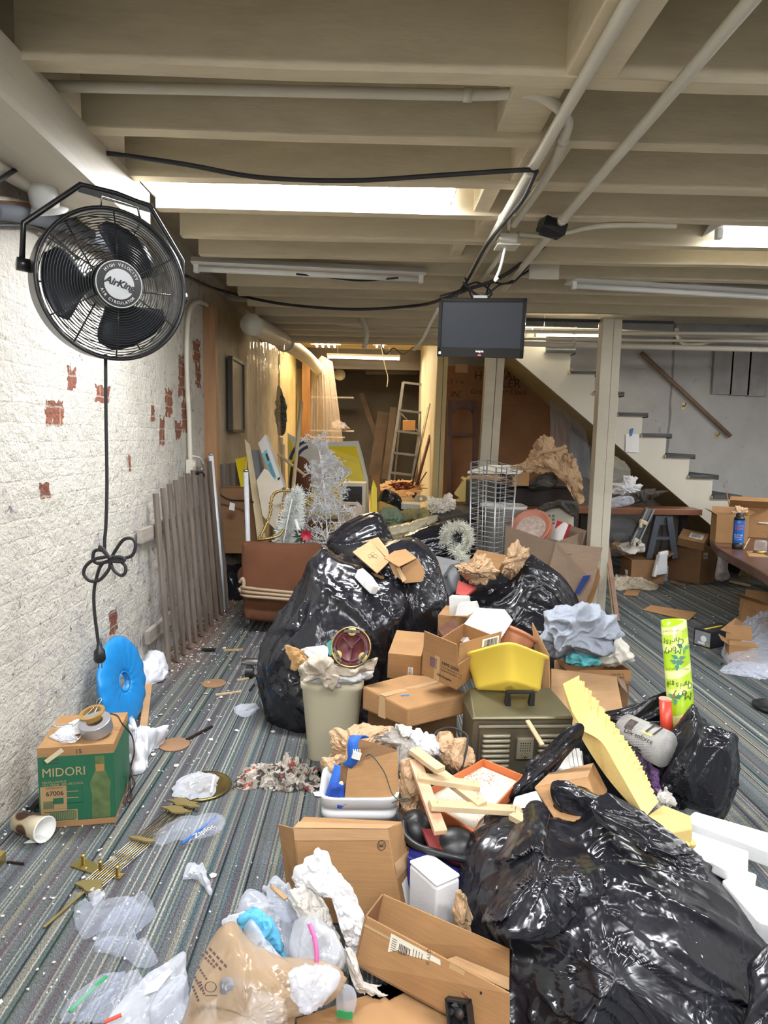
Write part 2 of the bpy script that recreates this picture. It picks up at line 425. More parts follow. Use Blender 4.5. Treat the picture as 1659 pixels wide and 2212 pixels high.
def painted_brick():
    mt,nt,p=base('painted_brick')
    t=nd(nt,'ShaderNodeTexCoord');sp=nd(nt,'ShaderNodeSeparateXYZ');nt.links.new(t.outputs['Object'],sp.inputs[0])
    y,z=sp.outputs[1],sp.outputs[2]
    cb=nd(nt,'ShaderNodeCombineXYZ');nt.links.new(y,cb.inputs[0]);nt.links.new(z,cb.inputs[1])
    c=coords(nt)
    n1=tex_noise(nt,c,14,5,.65);n2=tex_noise(nt,c,3.0,4,.6);n3=tex_noise(nt,c,55,4,.6)
    br=nd(nt,'ShaderNodeTexBrick');br.inputs['Scale'].default_value=1.0;br.inputs['Mortar Size'].default_value=.006;br.inputs['Mortar Smooth'].default_value=.6
    br.inputs['Brick Width'].default_value=.215;br.inputs['Row Height'].default_value=.073
    br.inputs['Color1'].default_value=(.25,.085,.045,1);br.inputs['Color2'].default_value=(.16,.06,.05,1);br.inputs['Mortar'].default_value=(.36,.33,.28,1)
    wv=nd(nt,'ShaderNodeVectorMath',operation='ADD');nt.links.new(cb.outputs[0],wv.inputs[0])
    nz=nd(nt,'ShaderNodeTexNoise');nz.inputs['Scale'].default_value=9;nt.links.new(c,nz.inputs[0])
    sc=nd(nt,'ShaderNodeVectorMath',operation='SCALE');nt.links.new(nz.outputs['Color'],sc.inputs[0]);sc.inputs['Scale'].default_value=.02;nt.links.new(sc.outputs[0],wv.inputs[1])
    nt.links.new(wv.outputs[0],br.inputs['Vector'])
    paint=ramp(nt,n2,[(.3,(.49,.465,.40)),(.5,(.56,.53,.465)),(.72,(.60,.57,.505))])
# scuffed grey-violet plaster low down and farther in
    low=math_(nt,'SUBTRACT',1.45,z);lowf=math_(nt,'MULTIPLY',math_(nt,'MINIMUM',math_(nt,'MAXIMUM',low,0),1.2),.11)
    farf=math_(nt,'MULTIPLY',math_(nt,'MINIMUM',math_(nt,'MAXIMUM',math_(nt,'SUBTRACT',y,2.3),0),3),.055)
    wear=math_(nt,'ADD',math_(nt,'ADD',lowf,farf),math_(nt,'SUBTRACT',n1,.58))
    patch=math_(nt,'SUBTRACT',tex_noise(nt,coords(nt,(1,1,1.5)),5.5,3,.6),.5)
    wear=math_(nt,'ADD',wear,math_(nt,'MULTIPLY',patch,.55))
    wm=ramp(nt,wear,[(.14,(0,0,0)),(.17,(1,1,1))])
    under=ramp(nt,n3,[(.3,(.30,.255,.24)),(.5,(.45,.42,.42)),(.7,(.52,.50,.48))])
    col=mixc(nt,math_(nt,'MULTIPLY',wm,.8),paint,under)
# dark chips
    chip=ramp(nt,math_(nt,'ADD',math_(nt,'MULTIPLY',wear,.5),tex_noise(nt,c,30,4,.7)),[(.69,(0,0,0)),(.71,(1,1,1))])
    col=mixc(nt,math_(nt,'MULTIPLY',chip,.75),col,(.17,.13,.10))
# paint gone down to the brick
    spots=None
    nzs=math_(nt,'MULTIPLY',math_(nt,'SUBTRACT',tex_noise(nt,c,19,4,.6),.5),3.2)
    for (yy,zz,ry,rz) in BRICK_SPOTS:
        dy=math_(nt,'DIVIDE',math_(nt,'SUBTRACT',y,yy),ry);dz=math_(nt,'DIVIDE',math_(nt,'SUBTRACT',z,zz),rz)
        d=math_(nt,'MAXIMUM',math_(nt,'MULTIPLY',dy,dy),math_(nt,'MULTIPLY',dz,dz))
        s_=math_(nt,'SUBTRACT',1.0,d);spots=s_ if spots is None else math_(nt,'MAXIMUM',spots,s_)
    sm=ramp(nt,math_(nt,'ADD',spots,nzs),[(.22,(0,0,0)),(.26,(1,1,1))])
    sm=math_(nt,'MULTIPLY',sm,ramp(nt,spots,[(.0,(0,0,0)),(.12,(1,1,1))]))
    col=mixc(nt,sm,col,mixc(nt,.3,br.outputs['Color'],ramp(nt,n3,[(.3,(.15,.055,.035)),(.7,(.38,.17,.10))])))
# brown grime near the ceiling and at the foot
    g=ramp(nt,math_(nt,'ADD',z,math_(nt,'MULTIPLY',n1,.16)),[(.0,(.55,.55,.55)),(.10,(0,0,0)),(1,(0,0,0))])
    col=mixc(nt,math_(nt,'MULTIPLY',g,.6),col,(.26,.24,.17))
    nt.links.new(col,p.inputs['Base Color']);p.inputs['Roughness'].default_value=.7;p.inputs['Specular IOR Level'].default_value=.25
    h=math_(nt,'ADD',math_(nt,'MULTIPLY',br.outputs['Fac'],-.045),math_(nt,'ADD',math_(nt,'MULTIPLY',n1,1.1),math_(nt,'MULTIPLY',n3,.25)))
    h=math_(nt,'SUBTRACT',h,math_(nt,'ADD',math_(nt,'MULTIPLY',sm,.25),math_(nt,'ADD',math_(nt,'MULTIPLY',chip,.25),math_(nt,'MULTIPLY',wm,.10))))
    bumped(nt,p,h,.8,.03);return mt
M_WALL=painted_brick();M_CARPET=carpet()
M('cream_paint',(.57,.52,.41),.6,var=.07,vs=5,bump=.25,bs=26,stretch=(.3,1,1),dirt=.28)
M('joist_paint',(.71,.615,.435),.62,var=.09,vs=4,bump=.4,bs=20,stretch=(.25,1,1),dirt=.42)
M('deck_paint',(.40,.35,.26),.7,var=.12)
M('grey_plaster',(.47,.46,.44),.8,var=.10,vs=3,bump=.3,bs=25,dirt=.2)
M('yellow_paint',(.66,.53,.27),.6,var=.08,dirt=.15)
M('unlit_room_tone',(.13,.12,.115),.85,var=.25,vs=2,dirt=.3)  # dark colour stands in for the back room being unlit
M('pipe_paint',(.64,.60,.50),.45,var=.06,dirt=.1)
M('white_metal',(.80,.80,.78),.35,var=.03)
M('black_plastic',(.014,.014,.016),.38,var=.2)
M('black_rubber',(.02,.02,.022),.6,var=.3)
M('chrome',(.62,.62,.62),.22,metal=1,var=.04)
M('white_paper',(.80,.79,.76),.75,var=.03)
M('ink',(.045,.035,.03),.8,var=.05)
M_card()
M_card('cardboard_dark',(.27,.155,.08));M_card('cardboard_light',(.49,.31,.165));M_card('cardboard_grey',(.30,.22,.16))
M('tape',(.50,.33,.17),.3,var=.05)
M('masking_tape',(.66,.56,.36),.6,var=.05)
M('tube_glow',(1,1,1),.5,emit=9.0,var=0);M('tube_glow_warm',(1,.93,.72),.5,emit=6.0,var=0)
M('lens_glow',(.96,.97,1),.5,emit=19.0,var=0);M('lens_bright',(.94,.96,1),.5,emit=30.0,var=0)
M_bag()
XL=-1.32
mb=MB();mb.add([(-1.6,-3.2,0),(5.6,-3.2,0),(5.6,8.9,0),(-1.6,8.9,0)],[(0,1,2,3)]);struct('floor',mb,M_CARPET)
mb=MB();mb.box((-.27,10.9,.2),(2.2,4.4,.4));struct('floor_back',mb,M('dusty_boards',(.33,.25,.16),.85,var=.25,vs=8))
mb=MB();mb.box((XL-.15,3.1,1.5),(.3,12.6,3.0));struct('wall_left',mb,M_WALL)
mb=MB();mb.box((2.15,-3.1,1.5),(7.2,.2,3));struct('wall_front',mb,MATS['grey_plaster'])
mb=MB();mb.box((5.5,2.8,1.5),(.2,12,3));struct('wall_right',mb,MATS['grey_plaster'])
def back_plaster():
    mt,nt,p=base('back_plaster');c=coords(nt)
    n=tex_noise(nt,c,3,5,.6)
    col=ramp(nt,n,[(.3,(.44,.43,.41)),(.7,(.54,.53,.51))])
    sp=nd(nt,'ShaderNodeSeparateXYZ');nt.links.new(c,sp.inputs[0])
    dk=ramp(nt,tex_noise(nt,coords(nt,(1,1,.6)),7,4,.7),[(.66,(0,0,0)),(.68,(1,1,1))])
    seam=math_(nt,'ABSOLUTE',math_(nt,'ADD',math_(nt,'SUBTRACT',sp.outputs[0],3.62),math_(nt,'MULTIPLY',math_(nt,'SUBTRACT',n,.5),.10)))
    sm=ramp(nt,seam,[(.0,(1,1,1)),(.022,(0,0,0))])
    col=mixc(nt,math_(nt,'MULTIPLY',math_(nt,'MAXIMUM',sm,math_(nt,'MULTIPLY',dk,.35)),.8),col,(.10,.085,.08))
    nt.links.new(col,p.inputs['Base Color']);p.inputs['Roughness'].default_value=.85
    bumped(nt,p,tex_noise(nt,c,24,4),.3);return mt
mb=MB();mb.box((3.15,8.35,1.5),(4.7,.3,3.0));struct('wall_back',mb,back_plaster())
# passage to the unlit back room
mb=MB();mb.box((.84,9.95,1.6),(.09,3.3,3.0));struct('wall_passage',mb,MATS['cream_paint'])
mb=MB();mb.box((XL-.1,10.9,1.6),(.3,3.0,3.0));struct('wall_passage_left',mb,MATS['yellow_paint'])
mb=MB();mb.box((-.3,13.2,1.6),(2.6,.2,3.2));struct('wall_far',mb,MATS['unlit_room_tone'])
mb=MB();mb.box((.95,12.4,1.6),(.08,1.6,3.2));mb.box((-1.5,12.8,1.6),(.1,.8,3.2));struct('wall_dark',mb,MATS['unlit_room_tone'])
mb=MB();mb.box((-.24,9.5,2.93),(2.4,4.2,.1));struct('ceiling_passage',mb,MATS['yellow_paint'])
mb=MB();mb.box((-.24,12.4,2.70),(2.4,1.6,.1));mb.box((-.24,11.45,2.72),(2.4,.1,.34));struct('ceiling_dark',mb,MATS['unlit_room_tone'])  # header hangs low to block passage light; the dimness is in the colour
# deck and joists
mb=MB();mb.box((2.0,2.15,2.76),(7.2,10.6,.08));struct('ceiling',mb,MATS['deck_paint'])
JY=[-2.8,-2.4,-2.0,-1.6,-1.2,-.8,-.4,0.0,.42,.84,1.25,1.63,2.03,2.455,2.86,3.24,3.63,4.0,4.36,4.74,5.12,5.5,5.88,6.26,6.64,7.0]
rr=random.Random(3)
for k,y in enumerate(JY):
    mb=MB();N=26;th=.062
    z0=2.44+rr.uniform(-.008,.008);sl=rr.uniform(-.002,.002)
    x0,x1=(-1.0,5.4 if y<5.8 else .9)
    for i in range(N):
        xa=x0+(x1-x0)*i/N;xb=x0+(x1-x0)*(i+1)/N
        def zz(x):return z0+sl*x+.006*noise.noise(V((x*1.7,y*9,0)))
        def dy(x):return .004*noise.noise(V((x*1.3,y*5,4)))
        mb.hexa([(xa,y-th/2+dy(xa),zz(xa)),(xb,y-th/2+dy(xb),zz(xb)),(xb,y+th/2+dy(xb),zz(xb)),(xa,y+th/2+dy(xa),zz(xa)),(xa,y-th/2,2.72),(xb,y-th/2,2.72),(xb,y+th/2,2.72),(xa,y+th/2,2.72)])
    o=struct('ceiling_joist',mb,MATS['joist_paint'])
# blocking between the joists
for px,py,wp,j,z0 in ((1335,70,118,11,2.44),(1140,245,98,12,2.47),(1160,365,84,13,2.46),(1052,432,34,14,2.46),(1062,490,50,15,2.46),(992,535,24,16,2.46),(1540,590,24,18,2.46)):
    q=PZ(px,py,z0);y0,y1=JY[j],JY[j+1];w=wp*q.y/FL
    mb=MB();mb.box((q.x,(y0+y1)/2,(z0+2.7)/2),(w,(y1-y0)*.97,2.7-z0));struct('ceiling_block',mb,MATS['joist_paint'],bevel=.004)
# big timber along the left wall that carries the joists
mb=MB();N=20
for i in range(N):
    ya,yb=-3+6.08*i/N,-3+6.08*(i+1)/N
    def xe(y):return -.985+.008*noise.noise(V((y*2.1,3,0)))
    def zb(y):return 2.285+.012*noise.noise(V((y*1.5,0,7)))
    mb.hexa([(-1.21,ya,zb(ya)),(xe(ya),ya,zb(ya)),(xe(yb),yb,zb(yb)),(-1.21,yb,zb(yb)),(-1.21,ya,2.46),(xe(ya),ya,2.46),(xe(yb),yb,2.46),(-1.21,yb,2.46)])
struct('ceiling_beam',mb,M('beam_paint',(.60,.55,.45),.6,var=.1,vs=3,bump=.6,bs=14,stretch=(1,.12,1),dirt=.3))
# cross beam where the main ceiling ends
mb=MB();mb.box((-.1,7.28,2.56),(2.2,.14,.30));struct('ceiling_header',mb,MATS['joist_paint'])
# posts
def post(name,a,b,w,d,mat,base_cap=None):
    mb=MB();a,b=V(a),V(b)
    mb.bar(a+V((-w*.22,0,0)),b+V((-w*.22,0,0)),w*.54,d,(0,1,0));mb.bar(a+V((w*.29,.01,0)),b+V((w*.29,.01,0)),w*.40,d*.9,(0,1,0))
    o=struct(name,mb,mat,bevel=.004);return o
a=PZ(1283,1322,0);b=PY(1320,690,a.y);post('trim_post_1',a,b,.165,.10,MATS['cream_paint'])
a=PY(1050,1090,7.15);a.z=0;a.x-=.03;b=PY(1071,745,7.15);post('trim_post_2',a,b,.20,.11,MATS['cream_paint'])
a=PY(941,1075,7.55);a.z=0;b=PY(957,752,7.55);post('trim_post_3',a,b,.12,.10,MATS['yellow_paint'])
a=PX(462,1080,XL+.06);a=V((a.x,a.y,0));b=V((a.x-.02,a.y,2.42));mb=MB();mb.bar(a,b,.10,.09,(0,1,0));struct('trim_post_4',mb,M_wood('raw_stud',(.26,.13,.06),(.42,.23,.11)))
mb=MB();q=PY(662,790,11.3);mb.bar((q.x,11.3,.4),(q.x,11.3,2.8),.13,.13,(0,1,0));struct('trim_post_5',mb,M_wood('orange_stud',(.30,.14,.05),(.48,.25,.10)))
# lower wall at the far left: dirtier plaster skin in front of the brick
mb=MB();mb.box((XL+.005,7.4,1.3),(.03,4.1,2.6));struct('wall_left_plaster',mb,M('stained_plaster',(.50,.42,.30),.75,var=.35,vs=3.5,bump=.5,bs=18,dirt=.75))
# ------------------------------------------------------------------ stairs
SY=7.02
nose0=PY(1590,1072,SY)
RISE,RUN=.2105,.262
SD=.95
k0=int(nose0.z/RISE)
stair=Thing('staircase','cream painted basement staircase with black rubber treads along the back wall','staircase',(nose0.x,SY,0),kind='structure')
def tread_x(k):return nose0.x-(k-4)*RUN
zoff=nose0.z-4*RISE
pts=[]
NT=13
for k in range(1,NT+1):
    z=zoff+k*RISE;x=tread_x(k)
    pts+=[(x,z-RISE-.02),(x,z-.02)]
top=(tread_x(NT)-RUN,zoff+NT*RISE-.02)
outl=pts+[top]
lowedge=[PY(1115,776,SY),PY(1550,1147,SY)]
sl=(lowedge[1].z-lowedge[0].z)/(lowedge[1].x-lowedge[0].x)
def lz(x):return lowedge[0].z+(x-lowedge[0].x)*sl
xb0=lowedge[0].x-lowedge[0].z/sl
mb=MB();N=len(outl)
def strip(Y0,Y1):
# stringer in vertical strips between its sawtooth top and sloping lower edge
    for i in range(N-1):
        (xa,za),(xb,zb_)=outl[i],outl[i+1]
        if abs(xa-xb)<1e-5:continue
        la,lb=max(0,min(lz(xa),za-.02)),max(0,min(lz(xb),zb_-.02))
        mb.hexa([(xb,Y0,lb),(xa,Y0,la),(xa,Y1,la),(xb,Y1,lb),(xb,Y0,zb_),(xa,Y0,za),(xa,Y1,za),(xb,Y1,zb_)])
strip(SY,SY+.045);strip(SY+SD-.045,SY+SD)
stair.part('stringer',mb,M('stringer_paint',(.62,.58,.48),.5,var=.05,dirt=.12),kind='structure')
mb=MB()
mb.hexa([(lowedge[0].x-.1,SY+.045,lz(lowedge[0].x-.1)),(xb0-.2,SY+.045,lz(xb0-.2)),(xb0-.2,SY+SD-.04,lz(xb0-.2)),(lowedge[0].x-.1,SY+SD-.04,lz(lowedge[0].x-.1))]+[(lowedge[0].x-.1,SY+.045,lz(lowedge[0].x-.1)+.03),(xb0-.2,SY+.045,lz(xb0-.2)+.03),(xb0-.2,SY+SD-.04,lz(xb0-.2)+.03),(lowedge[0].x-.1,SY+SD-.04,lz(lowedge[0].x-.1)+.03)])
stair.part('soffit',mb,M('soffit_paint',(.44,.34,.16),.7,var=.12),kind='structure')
for k in range(1,NT+1):
    z=zoff+k*RISE;x=tread_x(k)
    mb=MB();mb.box((x-RUN/2+.012,SY+SD/2-.015,z-.012),(RUN+.05,SD+.03,.03));stair.part('tread_board',mb,MATS['cream_paint'],kind='structure',bevel=.003)
    mb=MB();mb.box((x-RUN/2+.018,SY+SD/2-.02,z+.008),(RUN+.045,SD+.035,.012));mb.box((x+.040,SY+SD/2-.02,z-.012),(.010,SD+.035,.05));mb.box((x-RUN/2+.018,SY-.036,z-.008),(RUN+.04,.006,.030))
    stair.part('tread_rubber',mb,M('worn_rubber',(.055,.058,.06),.6,var=.6,vs=16,dirt=.2,stretch=(.3,1,3)),kind='structure',bevel=.003)
    mb=MB();mb.box((x-.012,SY+SD/2,z-RISE/2-.01),(.02,SD-.08,RISE-.02));stair.part('riser',mb,MATS['cream_paint'],kind='structure')
# handrail on the back wall
rail=Thing('handrail','slanting brown wooden handrail fixed to the grey back wall','handrail',tuple(PY(1575,940,8.13)))
mb=MB();mb.tube([PY(1385,762,8.13),PY(1578,942,8.13)],.024,10);rail.part('rail',mb,M_wood('rail_wood',(.20,.12,.08),(.30,.19,.13),30),smooth=True)
for px,py in ((1482,868),(1555,932)):
    q=PY(px,py,8.13);mb=MB();mb.tube([q+V((0,0,-.02)),q+V((0,.03,-.05)),q+V((0,.075,-.05))],.009,6);mb.box(q+V((0,.07,-.05)),(.05,.008,.08));rail.part('bracket',mb,M('old_brass',(.45,.36,.2),.4,metal=.8))
# board on the back wall at the upper right, and a dark notice panel
mb=MB()
for i in range(3):
    a=PY(1545+38*i,752,8.15);b=PY(1545+38*i+34,852+i*2,8.15);mb.box(((a.x+b.x)/2,8.16,(a.z+b.z)/2),(abs(b.x-a.x),.03,abs(a.z-b.z)))
single('wall_board',mb,M('grey_board',(.34,.33,.32),.8,var=.15),'grey vertical boards fixed high on the back wall above the stair rail','board')
mb=MB();q=PY(1372,728,SY-.01);w=PY(1352,1000-48,SY-.012)
sign=Thing('taped_note','white sheet hung by blue tape on the stair stringer','note',tuple(PY(1365,978,SY-.012)))
mb=MB();mb.slab([PY(1352,938,SY-.012),PY(1381,938,SY-.012),PY(1380,978,SY-.012),PY(1351,976,SY-.012)],.002);sign.part('sheet',mb,MATS['white_paper'])
mb=MB();mb.slab([PY(1363,926,SY-.016),PY(1369,925,SY-.016),PY(1365,942,SY-.016),PY(1360,943,SY-.016)],.002);sign.part('tape',mb,M('blue_tape',(.02,.19,.50),.5))
# ================================================================== ceiling: lights, pipes, cables
def fixture(label,x0,x1,y0,y1,z,lens='lens_glow',group='ceiling light fixtures'):
    t=Thing('ceiling_light',label,'light',((x0+x1)/2,(y0+y1)/2,z),group=group)
    mb=MB();mb.box(((x0+x1)/2,(y0+y1)/2,z+.075),(x1-x0+.02,(y1-y0)*.9,.05));t.part('housing',mb,MATS['white_metal'],bevel=.004)
    mb=MB();w=(y1-y0)/2;yc=(y0+y1)/2
    prof=[(-w,.05),(-w*.96,.015),(-w*.7,0),(w*.7,0),(w*.96,.015),(w,.05)]
    mb.prism([(x0,yc+a,z+b) for a,b in prof],(x1-x0,0,0))
    t.part('diffuser',mb,MATS[lens],bevel=.002)
    for x in (x0-.004,x1+.004):
        mb=MB();mb.box((x,yc,z+.04),(.012,(y1-y0)*1.01,.075));t.part('end_cap',mb,MATS['white_metal'],bevel=.002)
    return t
fixture('lit wide ceiling light with glowing white diffuser beside the timber beam',-.98,.335,2.93,3.17,2.47,'lens_bright')
for x,y in NEAR:
    fixture('lit wide ceiling light under the joists out beyond the picture',x-.66,x+.66,y-.12,y+.12,2.36)
def strip(label,a,b,w,lit,glow='tube_glow',tubes=1,hang=0):
    a,b=V(a),V(b);t=Thing('strip_light',label,'light',(a+b)/2,group='fluorescent strip lights')
    d=(b-a).normalized();side=d.cross(V((0,0,1))).normalized()
    mb=MB();q=[a-side*w/2,b-side*w/2,b+side*w/2,a+side*w/2];up=V((0,0,1))
    mb.hexa([p+up*.012-(side*(.02) if i in (0,1) else -side*.02)*0 for i,p in enumerate(q)]+[p+up*.05+(side*w*.25 if i<2 else -side*w*.25) for i,p in enumerate(q)])
    t.part('reflector',mb,MATS['white_metal'],bevel=.003)
    if hang:
        for f in (.15,.85):q=a.lerp(b,f);mb=MB();mb.tube([q+up*.04,q+up*hang],.004,6);t.part('hanger',mb,MATS['white_metal'])
    for k in range(tubes):
        off=side*((k-(tubes-1)/2)*.09)
        mb=MB();mb.tube([a+d*.04+off-up*.012,b-d*.04+off-up*.012],.0165,12);t.part('fluorescent_tube',mb,MATS[glow if lit else 'white_metal'],smooth=True)
        for e,s_ in ((a,1),(b,-1)):
            mb=MB();mb.box(e+d*.025*s_+off-up*.006,(.03,.035,.055));t.part('socket',mb,MATS['white_metal'],bevel=.003)
    return t
strip('lit strip light with white reflector between joists near the picture edge',(1.70,3.47,2.475),(2.95,3.47,2.475),.26,True)
strip('unlit strip light under the joists behind the fan',PZ(415,576,2.42),PZ(918,600,2.42),.16,False,tubes=1)
strip('unlit strip light under the joists left of the stair post',PZ(1232,613,2.42),PZ(1690,640,2.42),.2,False,tubes=1)
strip('lit warm strip light running along the passage ceiling',(-.72,9.35,2.80),(-.72,10.5,2.80),.46,True,'tube_glow_warm',tubes=4)
strip('short lit warm strip light on the passage ceiling',(.10,9.4,2.80),(.10,10.4,2.80),.22,True,'tube_glow_warm',tubes=2)
a=PY(706,770,10.95);b=PY(864,774,10.95);strip('lit warm strip light across the mouth of the dark room',a,b,.07,True,'tube_glow_warm',hang=.3)
a=PY(1150,720,6.9);b=PY(1318,722,6.9);strip('lit warm strip light above the stairs among the pipes',a,b,.06,True,'tube_glow_warm',hang=.22)
# conduits
def pipe(label,pts,r,mat='pipe_paint',name='conduit',clips=(),n=12,sm=8,group='painted pipes',cat='pipe'):
    t=Thing(name,label,cat,V(pts[0]),group=group)
    P=spline(pts,sm) if len(pts)>2 else [V(p) for p in pts]
    mb=MB();mb.tube(P,r,n);t.part('pipe',mb,MATS[mat],smooth=True)
    for c in clips:
        c=V(c);i=min(range(len(P)),key=lambda k:(P[k]-c).length);d=(P[min(i+1,len(P)-1)]-P[max(i-1,0)]).normalized()
        mb=MB();mb.tube([P[i]-d*.014,P[i]+d*.014],r*1.25,n);t.part('clip',mb,MATS['pipe_paint'],smooth=True)
    return t
zc=2.415
pipe('long cream conduit running under the joists, nearest the middle',[(.565,.6,zc),(.575,2.6,zc),(.59,4.6,zc)],.019,clips=[(.575,2.75,zc),(.58,3.1,zc)],sm=4)
pipe('long cream conduit running under the joists toward the picture corner',[(.835,.6,zc),(.845,2.6,zc),(.86,4.6,zc)],.019,clips=[(.85,3.3,zc)],sm=4)
A=PZ(80,185,2.50);B=PZ(1010,205,2.50);Cc=PZ(1150,203,2.48);D=PZ(1222,252,2.44);E_=PZ(1218,300,2.43)
pipe('cream conduit along a joist that bends round beside the two long conduits',[A,A.lerp(B,.5),B,Cc,D,E_,PZ(1185,375,2.43),PZ(1110,485,2.42)],.017,clips=[B,E_])
jb=Thing('junction_box','small cream junction box with flat cover hung under the joists','junction box',PZ(1095,530,2.36))
mb=MB();q=PZ(1095,520,2.39);mb.box(q,(.09,.09,.05));jb.part('body',mb,MATS['pipe_paint'],bevel=.004)
mb=MB();mb.box(q+V((0,0,-.03)),(.11,.11,.008));jb.part('cover',mb,MATS['pipe_paint'],bevel=.002)
pipe('short cream conduit from the junction box toward the strip light',[PZ(1118,505,2.42),PZ(1190,508,2.42),PZ(1300,488,2.43),PZ(1460,488,2.44)],.012)
pipe('thin cream conduit running on from the junction box',[PZ(1085,545,2.41),PZ(1035,615,2.41)],.014)
mb=MB();mb.box(PZ(1175,585,2.43),(.18,.02,.10));o=single('mounting_plate',mb,MATS['pipe_paint'],'cream punched plate hanging under a joist beyond the black device','plate',bevel=.003)
# black device strapped to the conduit, white dangling cord
dv=Thing('power_adapter','black boxy adapter strapped under the long conduits','adapter',PZ(1190,495,2.40))
mb=MB();mb.box(PZ(1192,492,2.40),(.115,.09,.055),Euler((0,.3,.2)).to_matrix());dv.part('body',mb,MATS['black_plastic'],bevel=.006)
mb=MB();q=PZ(1192,492,2.40);mb.tube([q+V((-.06,0,-.03)),q+V((0,0,-.045)),q+V((.06,0,-.03))],.004,6);dv.part('strap',mb,MATS['black_rubber'])
mb=MB();mb.tube(spline([PZ(1100,470,2.41),PY(1098,500,3.4),PY(1090,540,3.4),PY(1080,580,3.4),PY(1069,606,3.4),PY(1076,600,3.4)],6),.007,8)
single('pull_string',mb,MATS['white_metal'],'white dangling pull cord with bent tip among the conduits','cord',smooth=True)
def cable(label,pts,r,mat='black_rubber',group='cables under the ceiling',name='electric_cable',sm=8):
    mb=MB();mb.tube(spline(pts,sm),r,8);return single(name,mb,MATS[mat],label,'cable',group,smooth=True)
cable('thick black cable sagging below the joists from the beam to the conduits',[PZ(225,330,2.44),PZ(400,355,2.41),PZ(560,383,2.40),PZ(760,390,2.40),PZ(960,378,2.40),PZ(1140,367,2.40),PZ(1155,375,2.40)],.009)
cable('black cable tied along the middle conduit down toward the television',[PZ(1158,372,2.39),PZ(1130,430,2.38),PZ(1090,480,2.385),PZ(1048,535,2.385),PZ(1010,605,2.385),PY(985,640,4.05)],.008)
cable('black cable drooping across the room behind the television',[PX(400,595,-1.15),PY(470,625,5.4),PY(600,655,5.3),PY(760,668,5.2),PY(900,660,5.0),PY(960,645,4.4),PY(1010,625,4.2),PY(1080,600,4.1),PY(1165,540,3.9),PY(1205,505,3.7)],.011)
for i,pts in enumerate(([(1000,610),(1040,640),(1080,615),(1115,605),(1160,545)],[(1005,600),(1025,650),(1062,635),(1030,610),(990,628),(950,640)],[(1015,625),(1045,648),(1060,612),(1100,610),(1172,560),(1160,535)])):
    cable(('looping black cable knotted above the television','second black loop hanging in the knot above the television','thin black cable trailing from the knot to the adapter')[i],[PY(x,y,4.15+.05*i) for x,y in pts],.006)
cable('thin black wire lying under the joists past the fan',[PZ(640,592,2.40),PZ(700,598,2.40),PZ(780,606,2.40),PZ(860,600,2.40)],.006)
# wires and hangers around the television's left
cable('white twisted cord hanging to the left of the television',[PY(948,665,4.6),PY(930,700,4.8),PY(912,735,5.0),PY(895,755,5.2)],.012,'pipe_paint')
cable('curly grey wire strung below the passage ceiling',[PY(812,690,8.5),PY(830,762,8.4),PY(850,752,8.3),PY(870,765,8.2),PY(890,752,8),PY(905,740,8),PY(945,664,8)],.006)
cable('thin wire dangling in the passage mouth',[PY(820,728,9.6),PY(832,790,9.6),PY(838,815,9.6),PY(836,836,9.6)],.006,'pipe_paint')
# pipes in the left corner
pipe('thick cream waste pipe running along the left wall into the passage',[(-.98,5.5,2.30),(-.93,7.2,2.40),(-.86,9.0,2.44),(-.84,10.9,2.46)],.085,n=20,clips=[(-.93,7.2,2.4)])
pipe('thick cream branch pipe crossing under the joists from the waste pipe',[PY(590,694,6.9),PY(680,688,6.9),PY(765,676,6.9)],.06,n=16,clips=[PY(765,676,6.9)])
pipe('cream pipe with elbow crossing in front of the passage ceiling',[PY(470,642,6.2),PY(560,650,6.2),PY(720,656,6.2),PY(768,664,6.2),PY(783,690,6.2),PY(792,722,6.2),PY(786,752,6.2)],.022)
pipe('curved cream pipe looping below the branch pipe',[PY(678,632,6.5),PY(685,662,6.5),PY(700,685,6.5),PY(750,700,6.5),PY(850,706,6.5),PY(945,712,6.5)],.022)
pipe('cream pipe at the passage ceiling edge',[PY(620,708,7.0),PY(780,716,7.0),PY(945,722,7.0)],.035)
pipe('grey cream conduit along the top of the left wall',[PX(-20,352,-1.23),PX(120,430,-1.23),PX(230,480,-1.23),PX(330,535,-1.23)],.028,clips=[PX(190,463,-1.23)])
pipe('copper pipe along the top of the left wall',[PX(-20,442,-1.27),PX(80,452,-1.27),PX(180,485,-1.27),PX(300,560,-1.27)],.016,'copper' if M('copper',(.55,.27,.15),.4,metal=.7) else '')
pipe('grey insulated pipe along the top of the left wall',[PX(-20,455,-1.25),PX(80,470,-1.25),PX(180,502,-1.25),PX(330,590,-1.25)],.030,'foam_grey' if M('foam_grey',(.11,.12,.14),.8) else '')
pipe('ribbed flexible conduit along the top of the left wall',[PX(-20,428,-1.28),PX(60,442,-1.28),PX(160,470,-1.28)],.012)
cable('black cable sweeping from the beam to the top of the left wall',[PX(-20,402,-1.2),PX(20,375,-1.2),PX(50,357,-1.21)],.008)
cable('thin black cable under the insulated pipe',[PX(-10,487,-1.25),PX(60,488,-1.26),PX(100,500,-1.28),PX(170,560,-1.28)],.006)
lb=Thing('lamp_holder','white porcelain lamp holder on the pipe above the fan','lamp holder',PX(95,432,-1.2))
q=PX(92,418,-1.19);Rm=Euler((.5,0,0)).to_matrix()
mb=MB();mb.lathe([(.045,-.05),(.050,-.03),(.048,.03),(.03,.05)],20,q,Rm);lb.part('body',mb,MATS['white_metal'],smooth=True)
mb=MB();mb.lathe([(.07,-.062),(.075,-.055),(.05,-.045)],20,q,Rm);lb.part('flange',mb,MATS['white_metal'],smooth=True)
